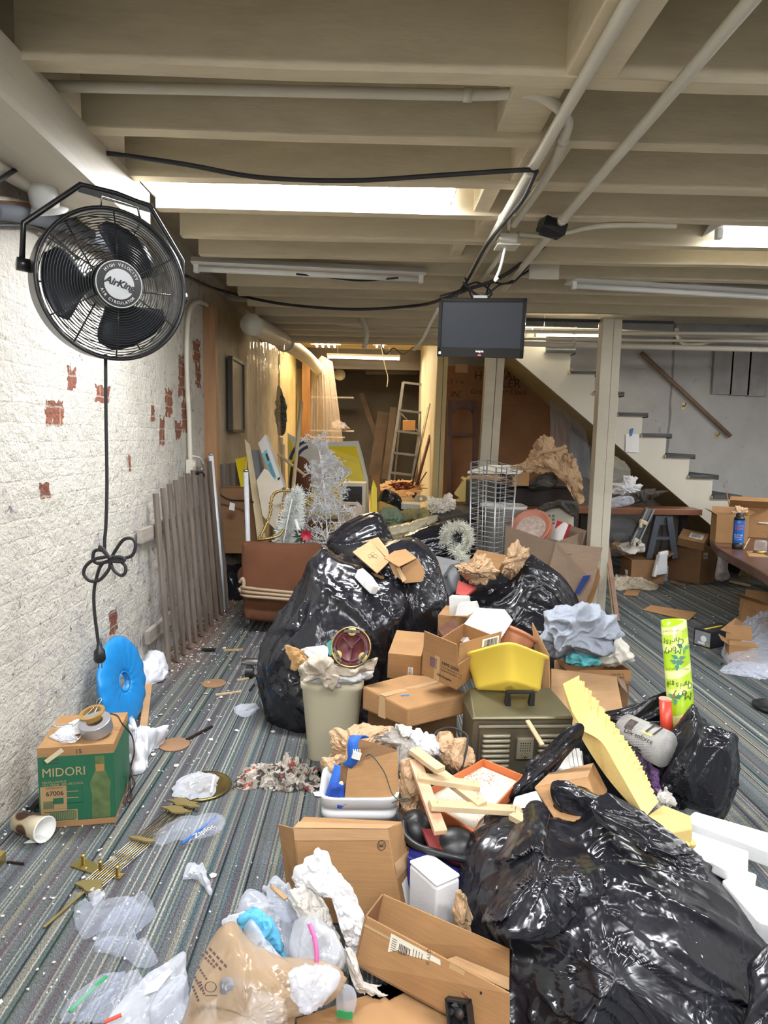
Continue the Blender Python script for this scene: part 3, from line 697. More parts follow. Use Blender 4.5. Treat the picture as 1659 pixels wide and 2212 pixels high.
# conduit down the left wall to a socket
P=[PX(452,662,XL+.03),PX(425,652,XL+.03),PX(408,680,XL+.03),PX(403,780,XL+.03),PX(408,900,XL+.03),PX(411,995,XL+.03)]
pipe('cream conduit dropping down the left wall to a socket box',P,.016)
sk=Thing('socket_box','cream electric socket box on the left wall above the slatted panel','socket',PX(411,1012,XL+.03))
q=PX(412,1012,XL+.03);mb=MB();mb.box(q,(.05,.085,.13));sk.part('box',mb,MATS['pipe_paint'],bevel=.006)
for dz in (-.03,.03):
    mb=MB();mb.box(q+V((.028,0,dz)),(.008,.045,.035));sk.part('outlet',mb,M('ivory',(.72,.66,.52),.5),bevel=.003)
c=Thing('power_lead','black power cord hanging from the wall socket over the brown carton','cord',PX(430,1020,XL+.1))
P=[PX(425,1022,XL+.09),PX(436,1020,XL+.12),PY(450,1040,5.4),PY(475,1068,5.5),PY(498,1080,5.55),PY(530,1082,5.5),PY(548,1085,5.5)]
mb=MB();mb.tube(spline(P,8),.008,8);c.part('cable',mb,MATS['black_rubber'],smooth=True)
mb=MB();mb.tube([PX(418,1022,XL+.06),PX(430,1021,XL+.1)],.016,10);c.part('plug',mb,MATS['black_plastic'],smooth=True)
for q in (PY(440,1035,5.35),PY(497,1085,5.5)):
    mb=MB();mb.slab([q,q+V((.04,0,-.01)),q+V((.035,0,-.07)),q+V((-.01,0,-.06))],.001);c.part('tag',mb,MATS['white_paper'])
mb=MB();mb.tube(spline([PX(415,985,XL+.04),PX(432,990,XL+.06),PX(440,1008,XL+.06),PX(428,1018,XL+.06)],6),.006,6);single('white_wire',mb,MATS['white_metal'],'short white wire looping from the wall socket','wire',smooth=True)
# pipes above the stairs
for i,(ya,yb,r,Y,lab) in enumerate(((742,756,.026,6.6,'lowest cream pipe running across in front of the stairs'),(716,722,.018,6.75,'thin cream pipe above the stair lights'),(732,738,.014,6.7,'thin cream pipe between the two larger stair pipes'),(709,730,.03,7.15,'rear cream pipe under the header above the stairs'))):
    pipe(lab,[PY(1120,ya,Y),PY(1400,(ya+yb)/2,Y),PY(1700,yb,Y)],r,clips=[PY(1237,ya,Y)])
pipe('curved cream pipe joint above the stair rail',[PY(1462,710,6.9),PY(1470,735,6.85),PY(1495,745,6.8),PY(1560,735,6.8),PY(1700,742,6.8)],.022)
mb=MB();mb.box(PY(1268,693,5.5),(1.4,.03,.02));single('dark_rail',mb,MATS['black_rubber'],'dark thin rail fixed under the joists in front of the stairs','rail')
# ------------------------------------------------------------------ television
tv=Thing('television','black flat television hung from the ceiling joists with a red standby light','television',(.630,4.027,1.901),(.157,.040,-.280))
w,d,h=.504,.05,.334
mb=MB();mb.box((0,0,h/2),(w,d*.6,h));mb.box((0,.03,h*.5),(w*.7,.04,h*.7));tv.part('casing',mb,MATS['black_plastic'],local=True,bevel=.006)
for c_,s_ in (((0,-d*.36,h-.012),(w,.012,.024)),((0,-d*.36,.028),(w,.012,.056)),((-w/2+.011,-d*.36,h/2),(.022,.012,h)),((w/2-.011,-d*.36,h/2),(.022,.012,h))):
    mb=MB();mb.box(c_,s_);tv.part('bezel',mb,M('piano_black',(.008,.008,.009),.12),local=True,bevel=.003)
mb=MB();mb.box((0,-d*.33,h/2+.016),(w-.04,.006,h-.075));tv.part('screen',mb,M('screen',(.018,.022,.030),.32,var=.02),local=True)
mb=MB();mb.text('insignia',(0,-d*.36-.0075,.036),(1,0,0),(0,0,1),.016,bold=.0005);tv.part('logo',mb,MATS['white_metal'],local=True)
mb=MB();mb.box((0,-d*.36-.007,.014),(.016,.004,.006));tv.part('standby_light',mb,M('red_light',(1,.03,.05),.4,emit=5,var=0),local=True)
mb=MB();mb.box((-w/2+.016,-d*.36-.0065,.022),(.014,.002,.014));tv.part('sticker',mb,MATS['white_paper'],local=True)
mb=MB();mb.box((-.02,.05,h*.75),(.08,.03,.2));tv.part('ceiling_mount',mb,MATS['white_metal'],local=True)
# ------------------------------------------------------------------ fan
FC=PY(242,618,2.2)
n=V((.10,-1,.02));n=(CAM-FC).normalized();n=(n+V((.36,0,.10))).normalized()
fx=V((0,0,1)).cross(n);fx.normalize();fx=fx*math.cos(.0)+V((0,0,1))*(-.06);fx=(fx-n*fx.dot(n)).normalized();fy=n.cross(fx)
RF=Matrix((fx,fy,n)).transposed()
RAD=.226
def fp(x,y,z=0):return FC+fx*x+fy*y+n*z
fan=Thing('wall_fan','round black wire guard fan hung from the timber beam by the left wall','fan',FC)
Mk=M('fan_black',(.013,.013,.015),.3,spec=.6);M('fan_blade',(.035,.042,.052),.35,metal=.3)
mb=MB();mb.lathe([(RAD*.985,-.075),(RAD*1.0,-.07),(RAD*1.0,.02),(RAD*1.02,.028),(RAD*.985,.032),(RAD*.97,.02),(RAD*.97,-.07)],72,FC,RF)
mb.f=[f for f in mb.f if len(f)==4]
b0=0;N_=72
mb.f+=[(6*N_+k,6*N_+(k+1)%N_,(k+1)%N_,k) for k in range(N_)]
fan.part('shroud',mb,Mk,smooth=True)
mb=MB()
NR=20
for i in range(NR):
    r=.072+(RAD*.97-.072)*(i/(NR-1));z=.03+.035*(1-(r/RAD)**2.2)
    mb.tube([fp(r*math.cos(2*PI*k/56),r*math.sin(2*PI*k/56),z) for k in range(56)],.0016,5,closed=True)
for k in range(6):
    a=.35+2*PI*k/6+.25
    mb.tube([fp(r*math.cos(a),r*math.sin(a),.028+.035*(1-(r/RAD)**2.2)) for r in (.06,.12,.18,RAD*.98)],.0024,6)
fan.part('front_guard',mb,Mk,smooth=True)
mb=MB()
for i in range(9):
    r=.05+(RAD*.96-.05)*(i/8)
    mb.tube([fp(r*math.cos(2*PI*k/40),r*math.sin(2*PI*k/40),-.085) for k in range(40)],.002,4,closed=True)
for k in range(6):
    a=.1+2*PI*k/6
    mb.tube([fp(.04*math.cos(a),.04*math.sin(a),-.088),fp(RAD*.97*math.cos(a),RAD*.97*math.sin(a),-.08)],.003,5)
fan.part('rear_guard',mb,Mk,smooth=True)
mb=MB();mb.lathe([(.04,-.16),(.06,-.15),(.062,-.08),(.05,-.03),(.045,-.01)],24,FC,RF);fan.part('motor',mb,Mk,smooth=True)
for k in range(3):
    a0=.95+2*PI*k/3;mb=MB()
    def bl(u,v):
        r=.045+(RAD*.86-.045)*v;wdt=.28+.42*math.sin(min(1,v*1.05)*PI*.62)
        a=a0+(u-.5)*wdt*2.0+.25*v
        if v>.9:a=a0+.25*v+(u-.5)*wdt*2*(1-(v-.9)*2.5)
        return fp(r*math.cos(a),r*math.sin(a),-.045+(u-.5)*.07)
    mb.grid(10,9,bl);fan.part('blade',mb,MATS['fan_blade'],smooth=True,solid=.002)
mb=MB();mb.lathe([(.070,.045),(.076,.052),(.074,.066),(.068,.071),(.0,.0715)],48,FC,RF);bd=fan.part('badge',mb,Mk,smooth=False)
M('badge_silver',(.55,.56,.57),.35,metal=.3)
mb=MB();mb.lathe([(.045,.070),(.045,.0735),(.0,.0736)],48,FC,RF);fan.part('badge_disc',mb,MATS['badge_silver'],parent=bd)
mb=MB();mb.lathe([(.0705,.069),(.0705,.0728),(.0675,.0728),(.0675,.069)],48,FC,RF);mb.f=[f for f in mb.f if len(f)==4];fan.part('badge_ring',mb,MATS['badge_silver'],parent=bd)
mb=MB();mb.text('AirKing',fp(0,.001,.0738),fx*math.cos(-.14)+fy*math.sin(-.14),fy,.029,shear=.3,bold=.0012);fan.part('lettering',mb,MATS['black_plastic'],parent=bd)
def arc_text(mb,s_,r,a_mid,step,size,up):
    for i,ch in enumerate(s_):
        a=a_mid+(i-(len(s_)-1)/2)*step*(-1 if up else 1)
        rad=fx*math.cos(a)+fy*math.sin(a);tan=fx*math.sin(a)-fy*math.cos(a)
        if not up:rad,tan=-rad,-tan
        O=fp(r*math.cos(a),r*math.sin(a),.0735)
        if ch!=' ':mb.text(ch,O,tan,rad,size,bold=.0003)
mb=MB();arc_text(mb,'HIGH VELOCITY',.056,PI/2-.10,.165,.0125,True);arc_text(mb,'AIR CIRCULATOR',.056,-PI/2-.10,.155,.0115,False)
fan.part('lettering',mb,MATS['white_paper'],parent=bd)
# hanging yoke, knobs, lifting handle, cord with plug
mb=MB();yk=[(-1.09,.0),(-1.09,.50),(-.42,1.18),(.05,1.2),(.52,1.16),(1.06,.52),(1.09,.02)]
mb.tube([fp(x*RAD,y*RAD+(.02),-.05) for x,y in yk],.0085,8);fan.part('yoke',mb,Mk,smooth=True)
for s_ in (-1,1):
    mb=MB();mb.tube([fp(s_*RAD*1.0,.015,-.05),fp(s_*RAD*1.15,.015,-.05)],.02,12);fan.part('knob',mb,Mk,smooth=True)
mb=MB();mb.tube([fp(-.04,RAD,-.02),fp(-.04,RAD+.038,-.02),fp(.07,RAD+.035,-.02),fp(.085,RAD*.96,-.02)],.005,8);fan.part('carry_handle',mb,MATS['chrome'],smooth=True)
cY=FC.y+.03
cp=[(228,765),(229,900),(231,1040),(229,1130),(226,1170),(228,1196),(240,1208)]
mb=MB()
mb.tube(spline([PY(x,y,cY) for x,y in cp],6),.0058,8)
loops=[[(240,1206),(252,1185),(268,1165),(286,1164),(293,1178),(285,1200),(262,1206),(240,1206)],[(240,1208),(222,1190),(205,1190),(201,1208),(212,1217),(238,1212)],[(238,1212),(235,1230),(216,1252),(195,1255),(181,1240),(186,1222),(205,1208),(230,1203)],
         [(238,1213),(246,1232),(262,1243),(271,1235),(270,1222),(258,1212),(238,1210)],[(238,1212),(262,1213),(269,1208),(260,1203),(238,1204)],[(240,1206),(224,1192),(215,1182),(222,1185),(236,1204)]]
for i,lp in enumerate(loops):mb.tube(spline([PY(x,y,cY-.012*i) for x,y in lp],6),.0058,8)
mb.tube(spline([PY(x,y,cY) for x,y in ((238,1210),(219,1220),(208,1250),(203,1280),(204,1320),(210,1370),(214,1400))],6),.0058,8)
cord=fan.part('power_cord',mb,MATS['black_rubber'],smooth=True)
q=PY(215,1412,cY);mb=MB();mb.lathe([(.007,.045),(.010,.02),(.018,.01),(.020,-.02),(.014,-.03)],14,q);fan.part('plug',mb,MATS['black_plastic'],parent=cord,smooth=True)
mb=MB();mb.box(q+V((-.006,0,-.04)),(.0015,.007,.022));mb.box(q+V((.006,0,-.04)),(.0015,.007,.022));fan.part('prong',mb,MATS['chrome'],parent=cord)
# bracket that fixes the fan to the beam
mb=MB();a=fp(-.1,RAD*1.23,-.05);b=fp(.13,RAD*1.23,-.05);mb.bar(a,b,.03,.008,n);mb.bar(fp(-.02,RAD*1.22,-.05),V((-1.03,FC.y+.36,2.292)),.03,.012);fan.part('mounting_bracket',mb,Mk,bevel=.001)
# ================================================================== generic cardboard box
def card_box(name,label,base,rot,size,mat='cardboard',flaps=(),closed=True,t=.004,group=None,tape=True,cat='box',tape_mat='tape'):
    """flaps: list of (side, length fraction, angle from lying flat shut, in radians)"""
    w,d,h=size
    T=Thing(name,label,cat,base,rot,group)
    mb=MB()
    mb.box((0,0,t/2),(w,d,t))
    mb.box((0,-d/2+t/2,h/2),(w,t,h));mb.box((0,d/2-t/2,h/2),(w,t,h))
    mb.box((-w/2+t/2,0,h/2),(t,d-2*t,h));mb.box((w/2-t/2,0,h/2),(t,d-2*t,h))
    T.part('carton_body',mb,MATS[mat],local=True,bevel=.0015)
    if closed:
        for s_ in (-1,1):
            mb=MB();mb.box((0,s_*d/4,h+t/2),(w,d/2-.0015,t));T.part('flap',mb,MATS[mat],local=True,bevel=.001)
        if tape:
            mb=MB();mb.box((0,0,h+t+.0006),(w+.002,.05,.001));mb.box((-w/2-.0008,0,h-.03),(.001,.05,.07));mb.box((w/2+.0008,0,h-.03),(.001,.05,.07));T.part('tape',mb,MATS[tape_mat],local=True)
    for sd,ln,an in flaps:
        mb=MB();c,s_=math.cos(an),math.sin(an)
        if sd in 'FB':
            g=-1 if sd=='F' else 1;L=d*.5*ln
            o=V((0,g*(d/2-t/2),h));di=V((0,-g*c,s_));no=di.cross(V((1,0,0)))
            hw=w/2-.002
            P=[o+V((-hw,0,0)),o+V((hw,0,0)),o+V((hw-.006,0,0))+di*L,o+V((-hw+.006,0,0))+di*L]
        else:
            g=-1 if sd=='L' else 1;L=d*.5*ln if ln<5 else ln-5
            o=V((g*(w/2-t/2),0,h));di=V((-g*c,0,s_));no=di.cross(V((0,1,0)))
            hw=d/2-.002
            P=[o+V((0,-hw,0)),o+V((0,hw,0)),o+V((0,hw-.006,0))+di*L,o+V((0,-hw+.006,0))+di*L]
        mb.prism([p-no*t/2 for p in P],no*t)
        T.part('flap',mb,MATS[mat],local=True,bevel=.001)
    return T
def label_on(T,face,u,v,w,h,size,mat='white_paper',bars=True,name='shipping_label',lines=3,off=.001,tilt=0):
    """paper label with bar code on a face of a box; u, v measured from the middle of the face"""
    W_,D_,H_=size
    if face=='F':O=V((u,-D_/2-off,H_/2+v));X=V((1,0,0));Y=V((0,0,1))
    elif face=='R':O=V((W_/2+off,u,H_/2+v));X=V((0,1,0));Y=V((0,0,1))
    elif face=='L':O=V((-W_/2-off,u,H_/2+v));X=V((0,-1,0));Y=V((0,0,1))
    else:O=V((u,v,H_+.006+off));X=V((1,0,0));Y=V((0,1,0))
    if tilt:X,Y=X*math.cos(tilt)+Y*math.sin(tilt),Y*math.cos(tilt)-X*math.sin(tilt)
    N=X.cross(Y)
    mb=MB();mb.prism([O-X*w/2-Y*h/2,O+X*w/2-Y*h/2,O+X*w/2+Y*h/2,O-X*w/2+Y*h/2],N*.0008);lab=T.part(name,mb,MATS[mat],local=True)
    mb=MB();rr_=random.Random(int(w*1e4))
    if bars:
        x=-w*.36
        while x<w*.25:
            b=w*rr_.choice((.012,.02,.035));mb.prism([O+N*.001+X*x-Y*h*.3,O+N*.001+X*(x+b)-Y*h*.3,O+N*.001+X*(x+b)+Y*h*.12,O+N*.001+X*x+Y*h*.12],N*.0003);x+=b+w*rr_.choice((.015,.03))
    for i in range(lines):
        y=h*(.38-.09*i);mb.prism([O+N*.001-X*w*.4+Y*(y-.012*h),O+N*.001+X*w*(.1+.1*i)+Y*(y-.012*h),O+N*.001+X*w*(.1+.1*i)+Y*(y+.018*h),O+N*.001-X*w*.4+Y*(y+.018*h)],N*.0003)
    if mb.v:T.part('print',mb,MATS['ink'],local=True,parent=lab)
    return lab
def print_on(T,face,txt,u,v,s,size,mat='ink',align='CENTER',off=.0008,tilt=0,bold=0,sx=1,name='printing'):
    W_,D_,H_=size
    if face=='F':O=V((u,-D_/2-off,H_/2+v));X=V((1,0,0));Y=V((0,0,1))
    elif face=='R':O=V((W_/2+off,u,H_/2+v));X=V((0,1,0));Y=V((0,0,1))
    elif face=='L':O=V((-W_/2-off,u,H_/2+v));X=V((0,-1,0));Y=V((0,0,1))
    else:O=V((u,v,H_+.006+off));X=V((1,0,0));Y=V((0,1,0))
    if tilt:X,Y=X*math.cos(tilt)+Y*math.sin(tilt),Y*math.cos(tilt)-X*math.sin(tilt)
    mb=MB();mb.text(txt,O,X,Y,s,align,bold=bold,sx=sx);return T.part(name,mb,MATS[mat],local=True)
# ================================================================== by the left wall
# weathered slatted panels leaning on the wall
M_wood('grey_slat',(.085,.066,.05),(.21,.17,.14),22,(1,1,.06),.85)
fence=Thing('picket_fence','weathered grey wooden slatted fence section leaning on the left wall','panel',PZ(420,1385,0))
rr=random.Random(5)
for i in range(11):
    f=i/10;bx=364+(490-364)*f**.86;by=1450+(1318-1450)*f**.86
    a=PZ(bx,by,0);tpx=334+(462-334)*f**.9;tpy=1066+(990-1066)*f**.8
    b=PY(tpx,tpy,a.y);b.x=max(b.x,XL+.05);a.x=min(a.x,b.x+.10)
    a.z+=.015*rr.random()
    mb=MB();d=(b-a);w=.043;sw=V((.018,.042,0));th=V((.013,-.005,0))
    k=a+d*.14
    mb.hexa([a-sw*.2,a+sw*.2,a+sw*.2+th,a-sw*.2+th,k-sw*.4,k+sw*.4,k+sw*.4+th,k-sw*.4+th]);mb.hexa([k-sw*.4,k+sw*.4,k+sw*.4+th,k-sw*.4+th,b-sw*.4,b+sw*.4,b+sw*.4+th,b-sw*.4+th])
    fence.part('slat',mb,MATS['grey_slat'])
for (px,py,qx,qy) in ((302,1160,470,1075),(318,1378,480,1250)):
    a=PX(px,py,XL+.035);b=PX(qx,qy,XL+.035);a.y=max(a.y,3.5);mb=MB();mb.bar(a,(XL+.035,5.3,a.z),.03,.075);fence.part('rail',mb,M_wood('bleached_rail',(.22,.19,.16),(.36,.32,.28),20,(1,.06,1),.85))
fence2=Thing('picket_fence','second slatted fence section standing behind the brown carton','panel',PY(525,1200,6.0))
for i in range(6):
    a=PY(484+11*i,1170,5.75+.1*i);b=PY(481+11*i,1003-1.5*i,5.75+.1*i);a.z=0
    mb=MB();mb.bar(a,b,.045,.018,(0,1,0));fence2.part('slat',mb,MATS['grey_slat'])
# spent fluorescent tubes leaning
def bare_tube(label,a,b):
    t=Thing('fluorescent_tube',label,'tube',a);d=(b-a).normalized()
    mb=MB();mb.tube([a+d*.02,b-d*.02],.019,14);t.part('glass',mb,M('milk_glass',(.74,.76,.80),.25),smooth=True)
    for e,s_ in ((a,1),(b,-1)):
        mb=MB();mb.tube([e,e+d*.022*s_],.0195,14);mb.tube([e-d*.008*s_+V((.005,0,0)),e+V((.005,0,0))],.0015,5);t.part('cap',mb,MATS['chrome'],smooth=True)
bare_tube('long white spent tube leaning on the slatted panel',PZ(488,1322,0)+V((0,-.05,.01)),PY(455,978,5.25))
bare_tube('second white spent tube standing between the carton and the brown chair',V((PY(540,1165,5.25).x,5.25,.01)),PY(531,1014,5.25))
# carton behind the slats; black bundle added to fill the darkness below it
T=card_box('cardboard_carton','brown cardboard carton behind the slatted panel with handwriting on its side',V((PY(512,1150,5.75).x,5.85,.42)),(0,0,.06),(.34,.4,.55),'cardboard_dark',closed=True)
print_on(T,'F','Box 14',.09,-.06,.05,(.34,.4,.55),tilt=-1.5)
mb=puff_y([(468,1215),(500,1222),(548,1218),(556,1280),(550,1318),(470,1318),(462,1270)],5.85,.16,wr=wr_bag(4,.02,5,(0,0,1)),zmin=.003,nang=70,nring=16)
single('trash_bag',mb,MATS['black_film'],'added black bundle standing for the dark gap under the brown carton','bag',smooth=True)
# framed panel on the wall
fp_=Thing('framed_mirror','narrow framed mirror standing against the stained wall','frame',PX(510,925,XL+.05))
xq=XL+.06;c4=[PX(496,772,xq),PX(522,777,xq),PX(521,924,xq),PX(495,930,xq)]
y0,y1=c4[0].y,c4[1].y;z1,z0=c4[0].z,c4[3].z
mb=MB();mb.box((xq,(y0+y1)/2,(z0+z1)/2),(.02,y1-y0,z1-z0));fp_.part('pane',mb,M('old_glass',(.42,.38,.30),.15,var=.1))
mb=MB()
for c_,s_ in (((xq+.005,y0,(z0+z1)/2),(.045,.03,z1-z0)),((xq+.005,y1,(z0+z1)/2),(.045,.03,z1-z0)),((xq+.005,(y0+y1)/2,z0),(.045,y1-y0,.03)),((xq+.005,(y0+y1)/2,z1),(.045,y1-y0,.03))):mb.box(c_,s_)
fp_.part('moulding',mb,M('dark_frame',(.05,.04,.03),.5),bevel=.003)
# hanging clear sheeting
M_clear('dusty_film',(.72,.66,.54),.17,.1,12,1.0,.32);M_clear('clear_film',(.86,.89,.95),.13,.1,26,.9,.42);M_clear('pink_film',(.60,.50,.44),.38,.14,10,.9,.3)
def drape(label,top,bottom,amp,fr,mat,seed,name='plastic_sheet'):
    mb=MB()
    def fn(u,v):
        i=u*(len(top)-1);k=min(int(i),len(top)-2);f=i-k
        a=top[k].lerp(top[k+1],f);i=u*(len(bottom)-1);k=min(int(i),len(bottom)-2);f=i-k
        b=bottom[k].lerp(bottom[k+1],f)
        p=a.lerp(b,v)
        s_=noise.noise(V((u*fr+.6*noise.noise(V((u*3,v*2,seed))),v*.8,seed)))
        return p+V((.35,-.95,0))*amp*(s_+.4*ridge(V((u*fr*2.1+v*.7,v*1.2,seed+3))))*(.35+.65*min(1,v*2+.2))
    mb.grid(90,50,fn)
    return single(name,mb,MATS[mat],label,'plastic sheet','hanging plastic sheets',smooth=True)
drape('large dusty clear plastic sheet hanging down the left wall before the passage',[V((-1.22,6.6,2.38)),V((-1.15,7.6,2.44)),V((-1.10,9.0,2.5))],[V((-1.20,6.5,.75)),V((-1.05,7.4,.6)),V((-1.12,8.6,.55))],.07,7,'dusty_film',3)
drape('pinkish plastic curtain tied up beside the dark room',[PY(672,790,10.6),PY(695,768,10.5),PY(718,782,10.5)],[PY(668,1010,10.6),PY(705,1030,10.4),PY(752,1040,10.4)],.08,5,'pink_film',8,'plastic_curtain')
drape('short clear plastic sheet gathered round the waste pipe',[PY(545,655,6.6),PY(585,690,6.6),PY(628,720,6.9)],[PY(548,760,6.6),PY(592,800,6.7),PY(606,790,6.9)],.09,8,'dusty_film',12)
mb=puff_y([(600,835),(610,848),(620,900),(612,940),(600,928),(596,880)],8.2,.04,wr=wr_cloth(3,.02,7),nang=50,nring=12);single('dark_cloth',mb,M('dark_plaid',(.10,.10,.08),.9,var=.8,vs=40),'dark checked cloth hooked on the wall beside the passage','cloth',smooth=True)
# ------------------------------------------------------------------ boards, poles and signs behind the chair
M_wood('pale_pole',(.56,.44,.26),(.70,.58,.36),20,(1,1,.1));M_wood('pine',(.50,.36,.20),(.66,.50,.31),18,(.3,1,1));M_wood('raw_board',(.46,.36,.20),(.60,.49,.30),14,(1,1,.08))
def pole(label,a,b,r=.014,mat='pale_pole',name='wooden_pole',group='poles behind the chair'):
    mb=MB();mb.tube([a,b],r,10);return single(name,mb,MATS[mat],label,'pole',group,smooth=True)
pole('pale round pole slanting up past the yellow sign',PY(612,1280,5.9),PY(651,868,6.3),.018)
pole('thin white stick crossing behind the pale pole',PY(600,980,6.3),PY(660,1028,6.3),.014)
pole('pale stick crossing low behind the silver branch tree',PY(722,1078,5.9),PY(800,1146,5.6),.013)
pole('pale square batten standing left of the pale pole',V((PY(625,1060,6.6).x,6.6,.01)),PY(607,945,6.7),.02)
pole('second pale batten standing close to the first',V((PY(622,1060,6.5).x-.03,6.5,.01)),PY(612,960,6.6),.016)
# beige board, blue and white carton, cream panel
mb=MB();mb.slab([PY(528,948,5.65),PY(540,960,5.65),PY(575,1165,5.45),PY(556,1166,5.45)],.03)
b_=single('plank',mb,MATS['raw_board'],'yellowish plank leaning to the left beside the blue and white carton','plank',bevel=.003)
mb=MB();mb.slab([PY(508,992,5.9),PY(533,986,5.9),PY(535,1072,5.8),PY(522,1062,5.8)],.02);single('yellow_sign',mb,M('sign_yellow',(.86,.66,.008),.4,var=.04),'small yellow board end peeking from behind the leaning plank','sign')
mb=MB();mb.slab([PY(571,1012,5.45),PY(578,1016,5.45),PY(612,1062,5.4),PY(596,1146,5.35),PY(567,1114,5.4),PY(554,1038,5.45)],.012);single('cream_sheet',mb,M('cream_board',(.68,.60,.48),.7,var=.05),'cream angled panel standing behind the gold garland','panel')
lc=Thing('long_carton','long light blue and white carton leaning behind the cream panel','box',PY(590,1060,5.6))
Q=[PY(557,958,5.6),PY(573,938,5.6),PY(613,1052,5.5),PY(597,1062,5.5)]
mb=MB();mb.slab(Q,.09);lc.part('carton_body',mb,M('white_card',(.66,.64,.60),.6,var=.04),bevel=.004)
nn=(CAM-Q[0]).normalized()*.003
def lerpq(u,v):return Q[0].lerp(Q[1],u).lerp(Q[3].lerp(Q[2],u),v)
mb=MB();mb.prism([lerpq(.02,.22)+nn,lerpq(.6,.22)+nn,lerpq(.6,.78)+nn,lerpq(.02,.78)+nn],nn*.3);lc.part('blue_band',mb,M('pale_blue',(.16,.42,.52),.6))
mb=MB();mb.prism([lerpq(.3,.28)+nn*1.5,lerpq(.52,.28)+nn*1.5,lerpq(.52,.42)+nn*1.5,lerpq(.3,.42)+nn*1.5],nn*.2);mb.prism([lerpq(.62,.8)+nn,lerpq(.95,.8)+nn,lerpq(.95,.84)+nn,lerpq(.62,.84)+nn],nn*.2)
for i in range(9):mb.prism([lerpq(.15+.05*(i%3),.48+.03*i)+nn*1.5,lerpq(.5,.48+.03*i)+nn*1.5,lerpq(.5,.49+.03*i)+nn*1.5,lerpq(.15,.49+.03*i)+nn*1.5],nn*.2)
lc.part('printing',mb,MATS['ink'])
mb=MB();mb.slab([PY(543,972,5.75),PY(558,972,5.75),PY(572,1030,5.7),PY(566,1100,5.7),PY(548,1100,5.7)],.05);single('grey_case',mb,M('mid_grey',(.16,.17,.19),.5),'grey plastic case wedged beside the blue and white carton','case')
# brown swivel chair back and brown stuff behind
mb=puff_y([(635,995),(648,985),(668,1000),(672,1040),(670,1070),(636,1072),(625,1050),(628,1010)],6.6,.09,nang=48,nring=12);single('brown_chair',mb,M('brown_cloth',(.145,.055,.024),.95,bump=.3,bs=200),'brown chair back behind the pole and the silver branch tree','chair',smooth=True)
# yellow curved sign board
ys=Thing('sign_board','large yellow sign board with a white edge standing before the dark room','sign',PY(705,1062,7.4))
P=[PY(621,935,7.4),PY(650,951,7.4),PY(690,956,7.4),PY(774,952,7.4),PY(784,988,7.35),PY(795,1036,7.3),PY(797,1118,7.3),PY(690,1122,7.3),PY(622,1110,7.35)]
mb=MB();mb.slab(P,.05);ys.part('board',mb,M('white_foam_board',(.74,.72,.66),.6,var=.03),bevel=.004)
c_=sum(P,V())/len(P);nn=(CAM-c_).normalized()*.004
P2=[PY(624,943,7.4),PY(650,958,7.4),PY(690,963,7.4),PY(768,960,7.4),PY(777,990,7.35),PY(787,1036,7.3),PY(790,1112,7.3),PY(690,1116,7.3),PY(624,1104,7.35)]
mb=MB();mb.prism([p+nn*1.3 for p in P2],nn*.4);ys.part('yellow_face',mb,MATS['sign_yellow'])
mb=MB()
for k in range(3):
    R0=22+k*13;A_=[PY(676+R0*math.cos(a)*.95,1000+R0*.95*math.sin(a),7.38)+nn*2 for a in [PI+.15+i*.14 for i in range(9)]];B_=[PY(676+(R0+7)*math.cos(a)*.95,1000+(R0+7)*.95*math.sin(a),7.38)+nn*2 for a in [PI+.15+i*.14 for i in range(9)]]
    mb.prism(A_+B_[::-1],nn*.3)
mb.prism([PY(742,1030,7.33)+nn*2,PY(757,1030,7.33)+nn*2,PY(758,1042,7.33)+nn*2,PY(743,1042,7.33)+nn*2],nn*.3);mb.prism([PY(722,1031,7.33)+nn*2,PY(736,1031,7.33)+nn*2,PY(736,1038,7.33)+nn*2,PY(722,1038,7.33)+nn*2],nn*.3)
ys.part('dark_emblem',mb,M('navy',(.02,.025,.09),.5))
mb=MB();mb.slab([PY(803,1050,6.4),PY(807,1036,6.4),PY(814,1055,6.4),PY(815,1130,6.3),PY(803,1136,6.3),PY(800,1080,6.35)],.015);single('yellow_sign',mb,MATS['sign_yellow'],'narrow yellow panel standing edge on beside the louvred cabinet','sign')
# louvred cabinet
cab=Thing('louvred_cabinet','cream metal cabinet with dark louvres under the yellow sign','cabinet',(-.16,6.52,.55),(0,0,-.05))
w,d,h=.235,.30,.435
mb=MB();mb.box((0,.01,h/2),(w,d,h));cab.part('casing',mb,M('cream_enamel',(.62,.56,.42),.45),local=True,bevel=.008)
mb=MB();mb.box((-.008,-d/2+.008,h*.52),(w-.05,.01,h*.82));cab.part('grille_back',mb,MATS['black_plastic'],local=True)
for i in range(13):
    mb=MB();mb.box((-.008,-d/2+.001,h*.14+i*.022),(w-.055,.012,.008),Euler((.5,0,0)).to_matrix());cab.part('louvre',mb,M('dark_metal',(.10,.09,.08),.5,metal=.4),local=True)
bp=Thing('moulded_tray','beige moulded plastic tray with a hand slot below the louvred cabinet','panel',PY(760,1120,5.9))
mb=MB();P=[(734,1082),(745,1085),(775,1086),(783,1095),(783,1160),(730,1160),(728,1095)];mb.slab([PY(x,y,5.95) for x,y in P],.05);bp.part('shell',mb,M('beige_plastic',(.56,.46,.34),.5),bevel=.008)
mb=MB();mb.slab([PY(x,y,5.945) for x,y in ((756,1091),(772,1091),(772,1094),(756,1094))],.004);bp.part('slot',mb,MATS['black_plastic'])
